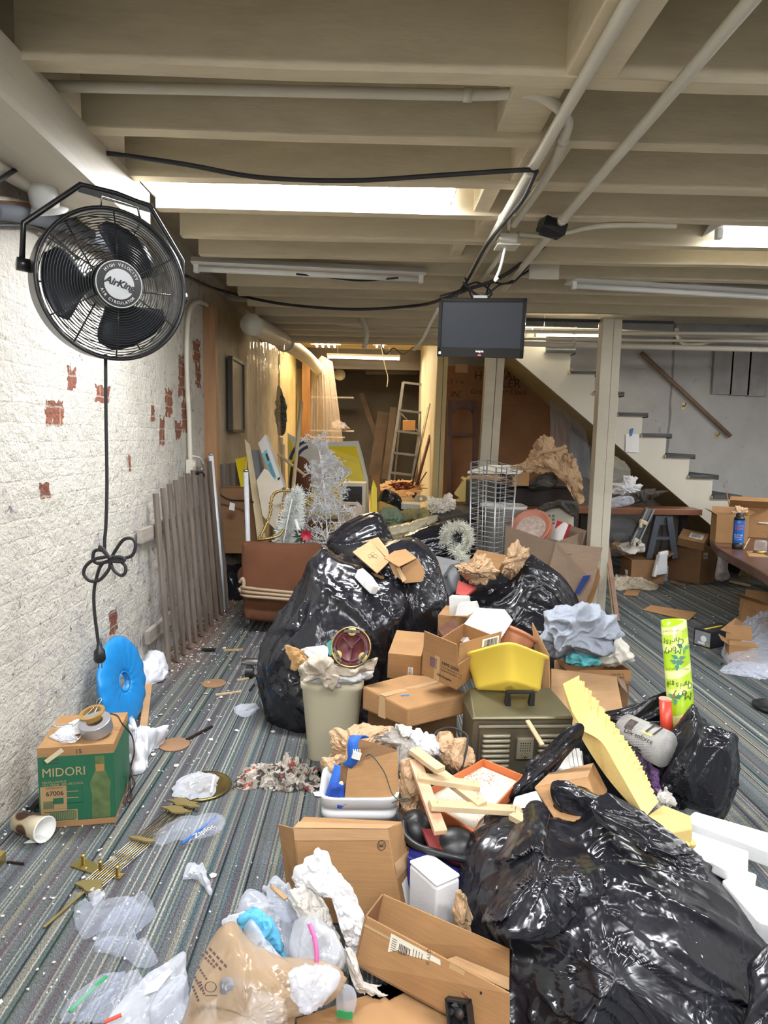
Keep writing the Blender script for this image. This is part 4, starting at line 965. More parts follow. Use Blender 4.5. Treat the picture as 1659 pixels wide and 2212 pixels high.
# ------------------------------------------------------------------ brown chair in front
ch=Thing('office_chair','brown upholstered chair seen from behind with beige hose coiled round its back','chair',PZ(600,1345,0))
o_=out_y([(524,1178),(534,1169),(575,1171),(640,1174),(682,1172),(694,1182),(694,1215),(688,1270),(668,1318),(640,1338),(590,1342),(545,1338),(530,1330),(524,1260)],4.75,.06,1340)
mb=puff(o_,(0.0,-1,.05),.085,.06,nang=120,nring=24,sharp=3.5);ch.part('backrest',mb,MATS['brown_cloth'],smooth=True)
mb=MB()
for i in range(3):
    mb.tube(spline([PY(521,1268+8*i,4.72),PY(535,1270+9*i,4.64),PY(590,1276+8*i,4.62),PY(650,1281+8*i,4.63),PY(690,1280+8*i,4.72)],6),.011,8)
ch.part('hose',mb,M('beige_hose',(.42,.31,.20),.5),smooth=True)
mb=MB();mb.tube(spline([PY(518,1258,4.72),PY(524,1250,4.70),PY(527,1262,4.70),PY(522,1278,4.70),PY(517,1270,4.71)],5),.013,8);ch.part('knot',mb,MATS['beige_hose'],smooth=True)
a=PZ(536,1352,0.0)
mb=MB();mb.bar(a+V((0,0,0)),V((a.x-.03,a.y,.36)),.035,.02,(0,1,0));mb.bar(V((a.x-.03,a.y,.36)),V((a.x-.03,a.y+.45,.40)),.03,.02);ch.part('leg',mb,MATS['chrome'],bevel=.003)
mb=MB();mb.bar(V((a.x+.42,a.y+.3,0)),V((a.x+.42,a.y+.3,.36)),.035,.02,(0,1,0));ch.part('leg',mb,MATS['chrome'],bevel=.003)
o_=[(-.92,4.82,.36),(-.3,4.82,.36),(-.3,5.25,.38),(-.92,5.25,.38)];mb=puff(o_,(0,0,1),.08,.05,nang=60,nring=10,sharp=4);ch.part('seat',mb,MATS['brown_cloth'],smooth=True)
# chrome foot with caster
cf=Thing('chair_undercarriage','chrome chair foot with black caster sticking out from under the black bag','chair base',PZ(556,1462,0))
mb=MB();a=PY(522,1437,3.84);b=PY(600,1430,3.84);a.z=b.z=.095;mb.tube([a,b],.021,14);cf.part('tube_leg',mb,MATS['chrome'],smooth=True)
q=PZ(540,1462,0);q.z=.034;q.y=3.84
mb=MB();mb.tube([q+V((-.022,0,0)),q+V((.022,0,0))],.033,20);cf.part('caster_wheel',mb,MATS['black_plastic'],smooth=False)
mb=MB();mb.box(q+V((0,0,.035)),(.03,.03,.05));cf.part('caster_stem',mb,MATS['dark_metal'])
# ------------------------------------------------------------------ Christmas things
rr=random.Random(11)
def tinsel(T,part,path,r,n,mat,length,wid=.0016):
    P=spline(path,10);mb=MB()
    for i in range(n):
        f=rr.random()*(len(P)-1);k=min(int(f),len(P)-2);p=P[k].lerp(P[k+1],f-k)
        d=V((rr.gauss(0,1),rr.gauss(0,1),rr.gauss(0,1))).normalized()
        rk=r(f/(len(P)-1)) if callable(r) else r
        L=length*rr.uniform(.6,1.1);a=p+d*rk*.2;b=p+d*(rk*.35+L)
        s_=d.orthogonal().normalized()*wid;b+=V((rr.gauss(0,.004),rr.gauss(0,.004),rr.gauss(0,.004)))
        mb.add([a-s_,a+s_,b+s_*.5,b-s_*.5],[(0,1,2,3)])
    return T.part(part,mb,mat)
M('tinsel_white',(.86,.88,.85),.35,var=.06);M('silver_glitter',(.80,.81,.84),.35,metal=.1,var=.15,vs=60);M('gold_bead',(.50,.36,.13),.3,metal=.8)
M('wire_white',(.7,.7,.66),.5)
tt=Thing('tinsel_tree','small white tinsel tree leaning beside the silver branch tree','tinsel tree',PY(630,1176,5.25))
a=PY(622,1172,5.2);b=PY(640,1066,5.25)
tinsel(tt,'tinsel',[a,a.lerp(b,.5),b],lambda f:.16*(1-f)+.05,3400,MATS['tinsel_white'],.06,.0028)
mb=MB();mb.tube(spline([PY(612,1172,5.08),PY(622,1120,5.1),PY(631,1078,5.15)],6),.007,6);tt.part('pole',mb,MATS['wire_white'],smooth=True)
mb=MB();mb.tube([V((a.x,a.y,0)),b],.008,6);tt.part('stem',mb,MATS['wire_white'])
# glittering branch tree
bt=Thing('branch_tree','tall glittering silver branch tree in front of the yellow sign','branch tree',V((PY(705,1175,5.5).x,5.5,.0)))
mb=MB()
base_=V((PY(708,1180,5.5).x,5.5,.0));tip=PY(690,975,5.5);tip2=PY(665,938,5.45)
trunk=spline([base_,base_.lerp(tip,.5)+V((.03,0,0)),tip,tip2],8);mb.tube(trunk,[.007]*12+[.006]*6+[.004]*(len(trunk)-18),6)
def twig(mb,p,d,L,r,depth):
    q=p;pts=[p];
    for i in range(3):
        d=(d+V((rr.gauss(0,.16),rr.gauss(0,.16),rr.gauss(0,.10)+.04))).normalized();q=q+d*L/3;pts.append(q)
    mb.tube(pts,[r,r*.85,r*.7,r*.5],4,cap=False)
    if depth>0:
        for i in range(7 if depth==1 else 6):
            f=rr.uniform(.15,1);k=min(2,int(f*3));pp=pts[k].lerp(pts[k+1],f*3-k)
            ax=V((rr.gauss(0,1),rr.gauss(0,1),rr.gauss(0,1))).normalized();dd=(d*.75+ax*.75).normalized()
            twig(mb,pp,dd,L*rr.uniform(.28,.5),r*.7,depth-1)
    else:
        mb.tube([q,q+d*.010],[r*1.7,r*1.3],4)
for i in range(58):
    zt_=.45+.98*rr.random()**1.25;p=min(trunk,key=lambda q:abs(q.z-zt_))+V((0,0,rr.uniform(-.03,.03)))
    zrel=(p.z-.5)/1.0;L=.05+.27*max(.10,1-zrel*.98)
    a=rr.uniform(0,2*PI);d=V((math.cos(a),math.sin(a)*.7,rr.uniform(-.1,.45))).normalized()
    twig(mb,p,d,L*rr.uniform(.7,1.1),.0036,2)
bt.part('branches',mb,MATS['silver_glitter'])
gg=Thing('bead_garland','gold bead garland hanging from the pale pole to the chair back','garland',PY(580,1160,5.2))
P=spline([PY(558,1166,5.0),PY(572,1140,5.1),PY(583,1110,5.15),PY(588,1075,5.2),PY(600,1062,5.2),PY(625,1060,5.2)],22);mb=MB()
for p in P[::2]:mb.lathe([(.004,-.011),(.011,-.005),(.011,.005),(.004,.011)],7,p+V((rr.gauss(0,.003),0,0)))
P=spline([PY(558,1166,5.0),PY(575,1164,4.98),PY(600,1158,5.0),PY(612,1145,5.05)],14)
for p in P[::2]:mb.lathe([(.004,-.011),(.011,-.005),(.011,.005),(.004,.011)],7,p)
gg.part('beads',mb,MATS['gold_bead'],smooth=True)
po=Thing('poinsettia','small red poinsettia decoration with white candle and dark leaves by the tinsel tree','decoration',PY(660,1168,5.0))
q=PY(662,1156,5.0);mb=MB()
for k in range(9):
    a=2*PI*k/9;d=V((math.cos(a),-.4,math.sin(a)));s_=V((-math.sin(a),0,math.cos(a)))*.014
    mb.add([q,q+d*.028+s_,q+d*.05,q+d*.028-s_],[(0,1,2,3)])
po.part('petals',mb,M('petal_red',(.42,.015,.04),.5))
mb=MB()
for k in range(22):
    a=rr.uniform(0,2*PI);L=rr.uniform(.05,.10);d=V((math.cos(a),rr.uniform(-.3,.5),math.sin(a)*.8));s_=V((-math.sin(a),0,math.cos(a)))*.012;p=q+V((-.03,.02,-.01))
    mb.add([p,p+d*L*.5+s_,p+d*L,p+d*L*.5-s_],[(0,1,2,3)])
po.part('leaves',mb,M('dark_leaf',(.025,.05,.02),.6,var=.4))
mb=MB();mb.tube([PY(648,1156,5.02),PY(638,1122,5.05)],[.016,.012],10);po.part('candle',mb,MATS['white_paper'],smooth=True)
# ================================================================== back room and passage
ld=Thing('step_ladder','grey metal step ladder standing in the mouth of the dark room','ladder',PY(870,1052,11.0));ld_z=.42
M('ladder_metal',(.17,.175,.19),.45,metal=.6)
LY=11.05
TL,TR=PY(871,826,LY),PY(921,832,LY);BL,BR=PY(838,1050,LY-.3),PY(888,1056,LY-.3)
for a,b in ((TL,BL),(TR,BR)):
    mb=MB();mb.bar(a,b,.045,.03,(0,1,0));ld.part('side_rail',mb,MATS['ladder_metal'])
for f in (0.0,.27,.47,.68,.87):
    a,b=TL.lerp(BL,f),TR.lerp(BR,f);mb=MB();mb.bar(a,b,.10 if f else .03,.035,(0,0,1));ld.part('step',mb,MATS['ladder_metal'])
for a,b in ((TL,BL),(TR,BR)):
    mb=MB();e=V((a.x*.5+b.x*.5,LY+.5,.42));mb.bar(a+V((0,.02,0)),e,.03,.02,(0,1,0));ld.part('rear_leg',mb,MATS['ladder_metal'])
mb=MB();mb.bar(TL.lerp(BL,.28),TR.lerp(BR,.46),.02,.015,(0,1,0));ld.part('brace',mb,MATS['ladder_metal'])
q=TL.lerp(BL,.47).lerp(TR.lerp(BR,.47),.5)
mb=MB();mb.box(q+V((.02,.0,.11)),(.20,.03,.16),Euler((.2,0,0)).to_matrix());single('small_carton',mb,MATS['cardboard'],'small tan carton sitting on a step of the ladder','carton')
# shelves and pipes in the dark room
for i,(py,lab) in enumerate(((858,'upper white shelf edge in the dark room'),(930,'middle shelf with bundled cloth in the dark room'),(944,'lowest short white shelf in the dark room'))):
    a=PY(700,py,12.2);b=PY((764,765,745)[i],py+1,12.2);a.x=-1.2;mb=MB();mb.box(((a.x+b.x)/2,12.3,a.z),(b.x-a.x,.3,.025));single('wall_shelf',mb,M('shelf_white',(.55,.53,.5),.5),lab,'shelf','shelves in the dark room')
mb=puff_y([(720,925),(722,912),(735,909),(750,920),(756,927)],12.15,.08,wr=wr_cloth(2,.02,9),nang=40,nring=10);single('folded_cloth',mb,M('pale_violet',(.55,.50,.58),.9),'pale bundled cloth lying on the middle shelf in the dark room','cloth',smooth=True)
mb=MB();mb.tube([PY(790,803,12.0),PY(920,803,12.0)],.05,12);single('drain_pipe',mb,MATS['unlit_room_tone'],'dim pipe crossing the top of the dark room','pipe',smooth=True)  # pipe coloured dark to look unlit
mb=MB();mb.tube([PY(733,809,11.9),PY(736,811,12.8)],.10,16);single('drain_pipe',mb,MATS['pipe_paint'],'round pipe end facing out at the upper corner of the dark room','pipe',smooth=True)
for i,(a,b,w) in enumerate((((780,850),(815,950),.09),((828,890),(808,1030),.2),((850,880),(832,1035),.12))):
    A=PY(*a,12.4-.2*i);B=PY(*b,12.2-.2*i);B.z=max(.42,B.z);mb=MB();mb.bar(A,B,w,.03,(0,1,0));single('old_plank',mb,M('dark_plank',(.075,.05,.037),.8,var=.25),('thin dark plank slanting across the far wall of the dark room','wide dark plank leaning left of the ladder','reddish plank leaning close behind the ladder')[i],'plank','planks in the dark room')
for i,(a,b,r,mt_) in enumerate((((928,872),(888,1062),.014,'pipe_paint'),((929,940),(893,1075),.022,'rust'),((925,880),(890,1050),.012,'dark_plank'),((921,1020),(895,1060),.010,'dark_plank'))):
    M('rust',(.14,.05,.03),.7,var=.3)
    A=PY(*a,9.2);B=PY(*b,8.9);mb=MB();mb.tube([A,B],r,8);single('long_rod',mb,MATS[mt_],('long pale rod leaning on the passage wall','rusty brown bar leaning on the passage wall','dark thin rod beside the rusty bar','short dark stick low on the passage wall')[i],'rod','rods leaning by the passage',smooth=True)
cs_=M('clutter_mix',(.36,.24,.13),.8,var=.6,vs=16)
# the low heap of cloth, wrap and scraps that fills the middle of the room
def heap_z(x,y):
    e=max(0,1-((x-.28)/1.0)**4)*max(0,1-((y-6.9)/2.1)**4)
    return max(.0,e)*.64*(.75+.25*noise.noise(V((x*1.7,y*1.7,0))))
def heap_fn(u,v):
    x=-.62+1.36*u;y=4.9+3.2*v
    z=heap_z(x,y);w=V((x,y,0))
    z+=min(z,.1)*1.2*(.45*ridge(w*3.1)+.25*ridge(w*7.3))
    return V((x,y,max(z,.003)))
def heap_mat():
    mt,nt,p=base('heap_scraps');c=coords(nt)
    v=nd(nt,'ShaderNodeTexVoronoi');v.inputs['Scale'].default_value=5.5;nt.links.new(c,v.inputs['Vector'])
    sp=nd(nt,'ShaderNodeSeparateColor');nt.links.new(v.outputs['Color'],sp.inputs[0])
    col=ramp(nt,sp.outputs[0],[(0,(.42,.36,.24)),(.2,(.14,.16,.09)),(.36,(.30,.22,.13)),(.52,(.05,.05,.05)),(.64,(.46,.42,.34)),(.8,(.20,.15,.09)),(.9,(.34,.20,.10))],'CONSTANT')
    nt.links.new(mixc(nt,.4,col,ramp(nt,tex_noise(nt,c,40,4),[(.3,(.2,.2,.2)),(.7,(.8,.8,.8))]),'OVERLAY'),p.inputs['Base Color']);p.inputs['Roughness'].default_value=.7
    bumped(nt,p,tex_noise(nt,c,30,3,.5,'RIDGED_MULTIFRACTAL'),.8,.02);return mt
mb=MB();mb.grid(66,110,heap_fn);single('rubbish_heap',mb,heap_mat(),'low heap of mixed cloth and packing scraps filling the way to the passage','heap',kind='stuff')
M_clear('cream_film',(.78,.70,.48),.45,.2,16,1.0,.3)
def lump(name,label,cat,pix,Y,T,wr,mat,lean=0.0,group=None,smooth=True,zmin=.003,**kw):
    kw.setdefault('nang',90);kw.setdefault('nring',24)
    if not smooth:kw.setdefault('sharp',1.4);kw.setdefault('jag',.22);kw.setdefault('curl',.05)
    mb=puff_y(pix,Y,T,lean=lean,wr=wr,zmin=zmin,**kw);return single(name,mb,MATS[mat] if isinstance(mat,str) else mat,label,cat,group,smooth=smooth)
lump('green_cloth','crumpled faded green cloth on the heap behind the black bags','cloth',[(825,1112),(838,1102),(855,1108),(868,1122),(850,1130),(828,1126)],6.0,.09,wr_cloth(5,.03,8),M('faded_green',(.16,.21,.14),.9,bump=.3))
lump('plaid_blanket','olive striped blanket lying on the heap in front of the passage','blanket',[(850,1108),(900,1100),(960,1104),(965,1118),(900,1126),(860,1124)],6.4,.16,wr_cloth(6,.02,5),M('olive_plaid',(.22,.20,.09),.9,var=.5,vs=30,stretch=(1,.1,.1)),lean=.5)
lump('packing_film','long cream tinted plastic film stretched over the heap','plastic film',[(832,1140),(880,1128),(940,1112),(948,1122),(900,1146),(860,1158),(835,1156)],5.75,.10,wr_paper(7,.03,9),'cream_film',lean=.3)
lump('film_bundle','shiny bunch of clear wrap standing beside the wire rack','plastic wrap',[(926,1090),(935,1072),(955,1074),(962,1070),(982,1076),(984,1092),(970,1112),(945,1120),(930,1108)],5.95,.10,wr_paper(8,.05,12),M('white_film',(.74,.68,.58),.15,spec=.8,bump=.6,bs=40),smooth=False)
lump('trash_bag','small black bag on the passage floor beyond the green cloth','bag',[(818,1078),(832,1058),(848,1064),(866,1084),(872,1108),(858,1110),(840,1092),(822,1088)],6.9,.12,wr_bag(9,.03,6,(1,0,.4)),'black_film')
mb=MB();mb.slab([PY(817,1085,6.6),PY(822,1082,6.6),PY(858,1096,6.5),PY(854,1108,6.5),PY(818,1104,6.55)],.10);single('yellow_carton',mb,M('amber_card',(.55,.36,.09),.6),'amber coloured open carton on the heap beside the yellow panel','carton')
mb=MB();mb.box(PY(884,1092,6.9),(.20,.14,.055),Euler((.1,.05,.2)).to_matrix());single('white_carton',mb,MATS['white_card'] if 'white_card' in MATS else M('white_card',(.7,.68,.62),.6),'small off white carton lying on the heap in the passage','carton',bevel=.003)
mb=MB();mb.slab([PY(802,1030,8.0),PY(819,1026,8.0),PY(822,1110,7.9),PY(806,1114,7.9)],.12);single('tan_carton',mb,MATS['cardboard'],'tan carton standing behind the narrow yellow panel','carton')
lump('dropcloth','dusty brown sheet of paper spread on the raised passage floor','paper',[(820,1045),(860,1038),(905,1042),(912,1060),(870,1072),(825,1070)],8.9,.05,wr_paper(4,.03,6),'cardboard_light',lean=1.2,smooth=False)
rr=random.Random(21)
mb=MB()
for k in range(5):mb.tube([PY(862+rr.uniform(-10,20)+14*math.cos(a*.7+k),1050+rr.uniform(-3,3)+6*math.sin(a*.7+k),8.6+.1*math.sin(a*.7)) for a in range(14)],.008,5)
single('extension_lead',mb,M('red_cable',(.30,.06,.04),.6),'tangled reddish cord on the raised passage floor','cord',smooth=True)
mb=MB()
for k in range(6):mb.tube([PY(905+9*math.cos(2*PI*i/16)+k*1.5,1077+6*math.sin(2*PI*i/16),7.6) for i in range(16)],.007,5,closed=True)
single('cable_coil',mb,MATS['pipe_paint'],'coil of pale grey cable lying at the foot of the leaning rods','cable',smooth=True)
# ------------------------------------------------------------------ under the stairs
hm=Thing('clock_carton','huge brown clock carton printed with faded lettering standing under the stairs','carton',(1.52,7.86,0))
x0=PY(962,900,7.7).x;x1=PY(1235,900,7.7).x
mb=MB();mb.box(((x0+x1)/2,7.9,1.12),(x1-x0,.36,2.24));hm.part('carton_body',mb,M_card('clock_card',(.255,.125,.055)),bevel=.006)
mb=MB();y=7.718;X=(1,0,0);Z=(0,0,1)
q=PY(1083,813,y);mb.text('HOWARD',q,X,Z,.135);q=PY(1085,829,y);mb.text('MILLER',q,X,Z,.135);q=PY(1077,847,y);mb.text('Grandfather Clock',q,X,Z,.085,shear=.2)
q=PY(982,825,y);mb.text('6 0 = o',q,X,Z,.07);q=PY(982,852,y);mb.text('IN',q,X,Z,.10,shear=.2)
hm.part('printing',mb,M('faded_ink',(.05,.022,.01),.8))
mb=MB();a,b=PY(984,786,y),PY(1010,805,y);mb.box(((a.x+b.x)/2,y-.002,(a.z+b.z)/2),(b.x-a.x,.003,a.z-b.z));hm.part('shipping_label',mb,MATS['cardboard_light'])
# arched wooden frame leaning on the clock carton
fr=Thing('clock_arch','arched dark wooden clock door surround leaning on the big brown carton','frame',PY(998,1075,7.55))
M_wood('mahogany',(.07,.024,.012),(.125,.045,.022),16)
y=7.6
for xx in (971,1027):
    mb=MB();mb.bar(PY(xx-2,1075,y-.08),PY(xx,880,y),.05,.03,(0,1,0));fr.part('stile',mb,MATS['mahogany'])
for yy in (938,1060):
    mb=MB();mb.bar(PY(970,yy,y-.04),PY(1027,yy,y-.04),.035,.03,(0,0,1));fr.part('crossbar',mb,MATS['mahogany'])
mb=MB();pts_o=[PY(967,866,y),PY(1031,866,y),PY(1031,900,y)]+[PY(1000+20*math.cos(a),893-13*math.sin(a),y) for a in [i*PI/10 for i in range(11)]]+[PY(967,900,y)]
mb.prism([p for p in pts_o],(0,.03,0));fr.part('arched_top',mb,MATS['mahogany'])
# wrap hanging beside it
drape('grey clear wrap hanging from the stair underside beside the brown carton',[PY(1185,862,7.4),PY(1225,885,7.4),PY(1262,925,7.4)],[PY(1190,1010,7.4),PY(1230,1020,7.4),PY(1285,1040,7.4)],.06,6,'clear_film',22)
# dark sideboard / trunk with paper on top
tr=Thing('dark_chest','dark wooden chest buried under brown paper behind the wire rack','chest',(1.55,6.55,0))
M_wood('ebony',(.012,.007,.006),(.03,.017,.014),10,rough=.35)
a=PY(1012,1050,6.4);b=PY(1243,1050,6.4);zt=PY(1120,1052,6.4).z;zb=PY(1120,1092,6.4).z
mb=MB();mb.box(((a.x+b.x)/2,6.6,(zt+zb)/2),(b.x-a.x,.42,zt-zb));tr.part('body',mb,MATS['ebony'],bevel=.01)
mb=MB();mb.box(((a.x+b.x)/2,6.6,zt+.01),(b.x-a.x+.04,.46,.025));mb.box(((a.x+b.x)/2,6.6,zb+.01),(b.x-a.x+.03,.45,.03));tr.part('moulding',mb,MATS['ebony'],bevel=.006)
for x in (a.x+.06,b.x-.06):
    mb=MB();mb.bar((x,6.45,0),(x,6.45,zb),.06,.06,(0,1,0));tr.part('leg',mb,MATS['ebony'])
    mb=MB();mb.bar((x,6.75,0),(x,6.75,zb),.06,.06,(0,1,0));tr.part('leg',mb,MATS['ebony'])
M('kraft',(.52,.345,.20),.75,var=.08,vs=7,bump=.2,bs=30);M('kraft_dark',(.30,.19,.10),.8,var=.1)
kp=Thing('kraft_paper','big crumpled sheet of brown kraft paper draped over the dark chest','paper',PY(1190,1040,6.4))
for O_,Yk,T_,sd_ in (([(1118,1012),(1136,992),(1148,968),(1162,950),(1178,941),(1198,952),(1206,972),(1222,968),(1232,990),(1206,1008),(1165,1016)],6.42,.07,12),([(1100,1012),(1130,1000),(1165,990),(1200,992),(1226,1004),(1210,1016),(1170,1022),(1130,1018)],6.25,.05,17),([(1176,1000),(1205,986),(1232,984),(1250,1012),(1262,1066),(1256,1090),(1240,1078),(1218,1044),(1192,1016)],6.18,.03,14)):
    mb=puff_y(O_,Yk,T_,.03,lean=.1,wr=wr_paper(sd_,.05,5),sharp=1.15,jag=.12,curl=.06,nang=110,nring=28);kp.part('crumpled_sheet',mb,MATS['kraft'])
mb=MB();mb.tube(spline([PY(1158,988,6.1),PY(1165,978,6.1),PY(1190,974,6.1),PY(1215,968,6.1),PY(1222,962,6.1)],6),.018,10);single('kraft_roll',mb,MATS['kraft'],'rolled edge of brown paper lying on top of the crumpled kraft sheet','paper',smooth=True)
mb=MB();mb.slab([PY(1010,1018,6.1),PY(1050,1004,6.4),PY(1150,1006,6.5),PY(1120,1020,6.1)],.02);single('white_board',mb,MATS['white_paper'],'white sheet lying flat on the pile behind the wire rack','board')
mb=MB();mb.slab([PY(1020,1026,6.1),PY(1060,1014,6.4),PY(1110,1016,6.4),PY(1080,1032,6.1)],.03);single('cardboard_sheet',mb,MATS['cardboard_light'],'flat cardboard sheet under the white one behind the wire rack','cardboard')
mb=MB();q=PY(1120,1034,6.25);mb.box(q,(.16,.14,.125),Euler((0,0,.1)).to_matrix());single('tan_carton',mb,MATS['cardboard'],'small tan carton on the dark chest behind the wire rack','carton',bevel=.003)
lump('black_sheet','dark plastic sheeting on the chest below the kraft paper','plastic sheet',[(1140,1046),(1165,1026),(1195,1024),(1205,1040),(1190,1054),(1150,1056)],6.25,.07,wr_bag(3,.02,7,(1,0,0)),M('dusty_black',(.05,.043,.036),.6))
# egg crate foam behind the rack
M('foam',(.70,.52,.20),.9,var=.06,bump=.15,bs=90,spec=.15)
ef=MB();P=[(985,1066),(1003,1040),(998,1034),(1003,1030),(1010,1034),(1016,1028),(1022,1033),(1028,1028),(1034,1032),(1040,1026),(1048,1029),(1054,1020),(1080,1020),(1080,1034),(1030,1042),(1012,1060),(1006,1084),(988,1084),(994,1076),(984,1070)]
ef.slab([PY(x,y,6.15) for x,y in P],.12);single('foam_slab',ef,MATS['foam'],'yellow foam piece with toothed edge sticking out behind the wire rack','foam',bevel=.004)
mb=MB();q=PY(1035,1062,6.1);mb.box(q,(.22,.25,.22),Euler((0,0,.1)).to_matrix());single('dark_case',mb,MATS['dusty_black'],'dark boxy case on the pile behind the wire rack','case',bevel=.01)
mb=MB();mb.box(PY(988,1110,5.9),(.42,.3,.07),Euler((.1,-.2,.2)).to_matrix());mb.box(PY(1000,1140,5.8),(.25,.25,.10));single('black_tray',mb,MATS['dusty_black'],'dark plastic trays stacked left of the wire rack','tray',bevel=.006)
# wire rack
wk=Thing('wire_rack','tall chrome wire grid display rack standing in the middle of the pile','rack',PY(1068,1205,5.35))
M('wire_chrome',(.42,.43,.45),.35,metal=.7)
ry=5.35;cns=[(1018,998,1212),(1052,994,1195),(1117,1008,1200),(1072,1010,1235)]
C4=[(PY(cns[0][0],cns[0][1],ry),PY(1015,1235,ry)),(PY(cns[1][0],cns[1][1],ry+.12),PY(1046,1225,ry+.12)),(PY(cns[2][0],cns[2][1],ry+.08),PY(1094,1230,ry+.08)),(PY(cns[3][0],cns[3][1],ry-.08),PY(1066,1240,ry-.08))]
for t_,b__ in C4:b__.z=0.0
for i in range(4):
    a,b=C4[i];mb=MB();mb.tube([b,a],.007,8);wk.part('upright',mb,MATS['wire_chrome'],smooth=True)
for i in range(4):
    (a,b),(c,d)=C4[i],C4[(i+1)%4];mb=MB()
    for k in range(31):f=k/30;mb.tube([b.lerp(a,f),d.lerp(c,f)],.0032,5)
    if i in (0,1,2,3):mb.tube([b.lerp(d,.5),a.lerp(c,.5)],.0045,5)
    wk.part('wire_panel',mb,MATS['wire_chrome'],smooth=True)
# white bin behind the rack
M('bin_white',(.68,.66,.62),.5,var=.05,dirt=.1)
wb=Thing('white_bin','white plastic bin standing behind the wire rack','bin',(PY(1083,1190,5.75).x,5.75,0))
zt=PY(1083,1090,5.75).z;mb=MB();cc=(PY(1083,1190,5.75).x,5.75,0)
mb.lathe([(.13,.0),(.14,.02),(.178,zt-.03),(.186,zt-.03),(.188,zt),(.176,zt),(.135,.03)],40,cc,rect=5);mb.f=[f for f in mb.f if len(f)==4];wb.part('shell',mb,MATS['bin_white'],smooth=True)
mb=MB();mb.lathe([(.135,.02),(.0,.02)],40,cc,rect=5);wb.part('bottom',mb,MATS['bin_white'])
# old computer case
pc=Thing('beige_appliance','beige appliance with small buttons on its slanted front behind the red planter','appliance',PY(1205,1160,6.0))
Q=[PY(1160,1108,5.9),PY(1205,1094,5.9),PY(1240,1094,5.9),PY(1239,1300,5.9),PY(1165,1300,5.9)]
mb=MB();mb.slab(Q,.25);pc.part('casing',mb,M('beige_enamel',(.60,.57,.44),.5),bevel=.008)
mb=MB()
for i in range(2):
    for j in range(3):mb.slab([PY(1184+9*i,1112+8*j,5.89),PY(1189+9*i,1112+8*j,5.89),PY(1189+9*i,1117+8*j,5.89),PY(1184+9*i,1117+8*j,5.89)],.006)
pc.part('button',mb,MATS['mid_grey'],kind='stuff')
lump('black_cloth','black cloth draped over the top of the beige appliance','cloth',[(1160,1100),(1180,1088),(1230,1082),(1246,1092),(1244,1120),(1236,1094),(1200,1096),(1170,1108)],5.88,.04,wr_cloth(3,.012,8),'dusty_black',center=PY(1205,1092,5.88))
# big grey brown open box with planter and red carton
ob=Thing('cardboard_carton','large open grey brown carton beside the cream post holding the red planter','box',PY(1190,1310,5.2))
Fr=[PY(1092,1135,5.35),PY(1199,1172,5.1),PY(1186,1232,5.1),PY(1088,1200,5.35)]
mb=MB();P=[p.copy() for p in Fr];P[2].z=.02;P[3].z=.02;P[2]=V((P[1].x-.01,P[1].y,.02));P[3]=V((P[0].x,P[0].y,.02));mb.slab(P,.005);ob.part('wall',mb,MATS['cardboard_grey'])
Rt=[PY(1199,1172,5.1),PY(1265,1148,5.55),PY(1258,1200,5.55)];a,b=Rt[0],Rt[1]
mb=MB();mb.slab([a,b,V((b.x,b.y,.02)),V((a.x,a.y,.02))],.005);ob.part('wall',mb,MATS['cardboard_grey'])
c=PY(1150,1112,5.8);mb=MB();mb.slab([b,PY(1218,1140,5.75),V((PY(1218,1140,5.75).x,5.75,.02)),V((b.x,b.y,.02))],.005);ob.part('wall',mb,MATS['cardboard_grey'])
mb=MB();mb.slab([PY(1217,1130,5.7),PY(1267,1146,5.5),PY(1257,1180,5.48),PY(1212,1172,5.62)],.005);ob.part('wall',mb,MATS['cardboard_grey'])
fl=[PY(1201,1171,5.08),PY(1302,1183,5.0),PY(1283,1258,4.95),PY(1262,1310,4.98),PY(1240,1296,5.0),PY(1187,1225,5.05)]
mb=MB();mb.slab(fl,.006);fl_o=ob.part('flap',mb,MATS['cardboard_grey'])
nn=(CAM-fl[0]).normalized()*.003
mb=MB();bl=[PY(1282,1240,4.93),PY(1274,1246,4.93),PY(1240,1288,4.95),PY(1252,1284,4.95)]
mb.prism([PY(1260,1244,4.955)+nn,PY(1277,1242,4.945)+nn,PY(1252,1282,4.965)+nn,PY(1238,1286,4.975)+nn],nn*.3);ob.part('blue_print',mb,M('print_blue',(.02,.045,.20),.6),parent=fl_o)
mb=MB();mb.prism([PY(1243,1207,5.03)+nn,PY(1257,1208,5.03)+nn,PY(1255,1219,5.02)+nn,PY(1241,1218,5.02)+nn],nn*.3);mb.prism([PY(1226,1197,5.04)+nn,PY(1276,1201,5.02)+nn,PY(1276,1202.5,5.02)+nn,PY(1226,1199,5.04)+nn],nn*.3);ob.part('printing',mb,M('violet_ink',(.13,.09,.16),.7),parent=fl_o)
mb=MB();mb.slab([PY(1292,1222,5.0),PY(1297,1248,5.0),PY(1280,1300,5.0),PY(1252,1318,5.05),PY(1250,1290,5.05)],.005);ob.part('flap',mb,MATS['cardboard'])
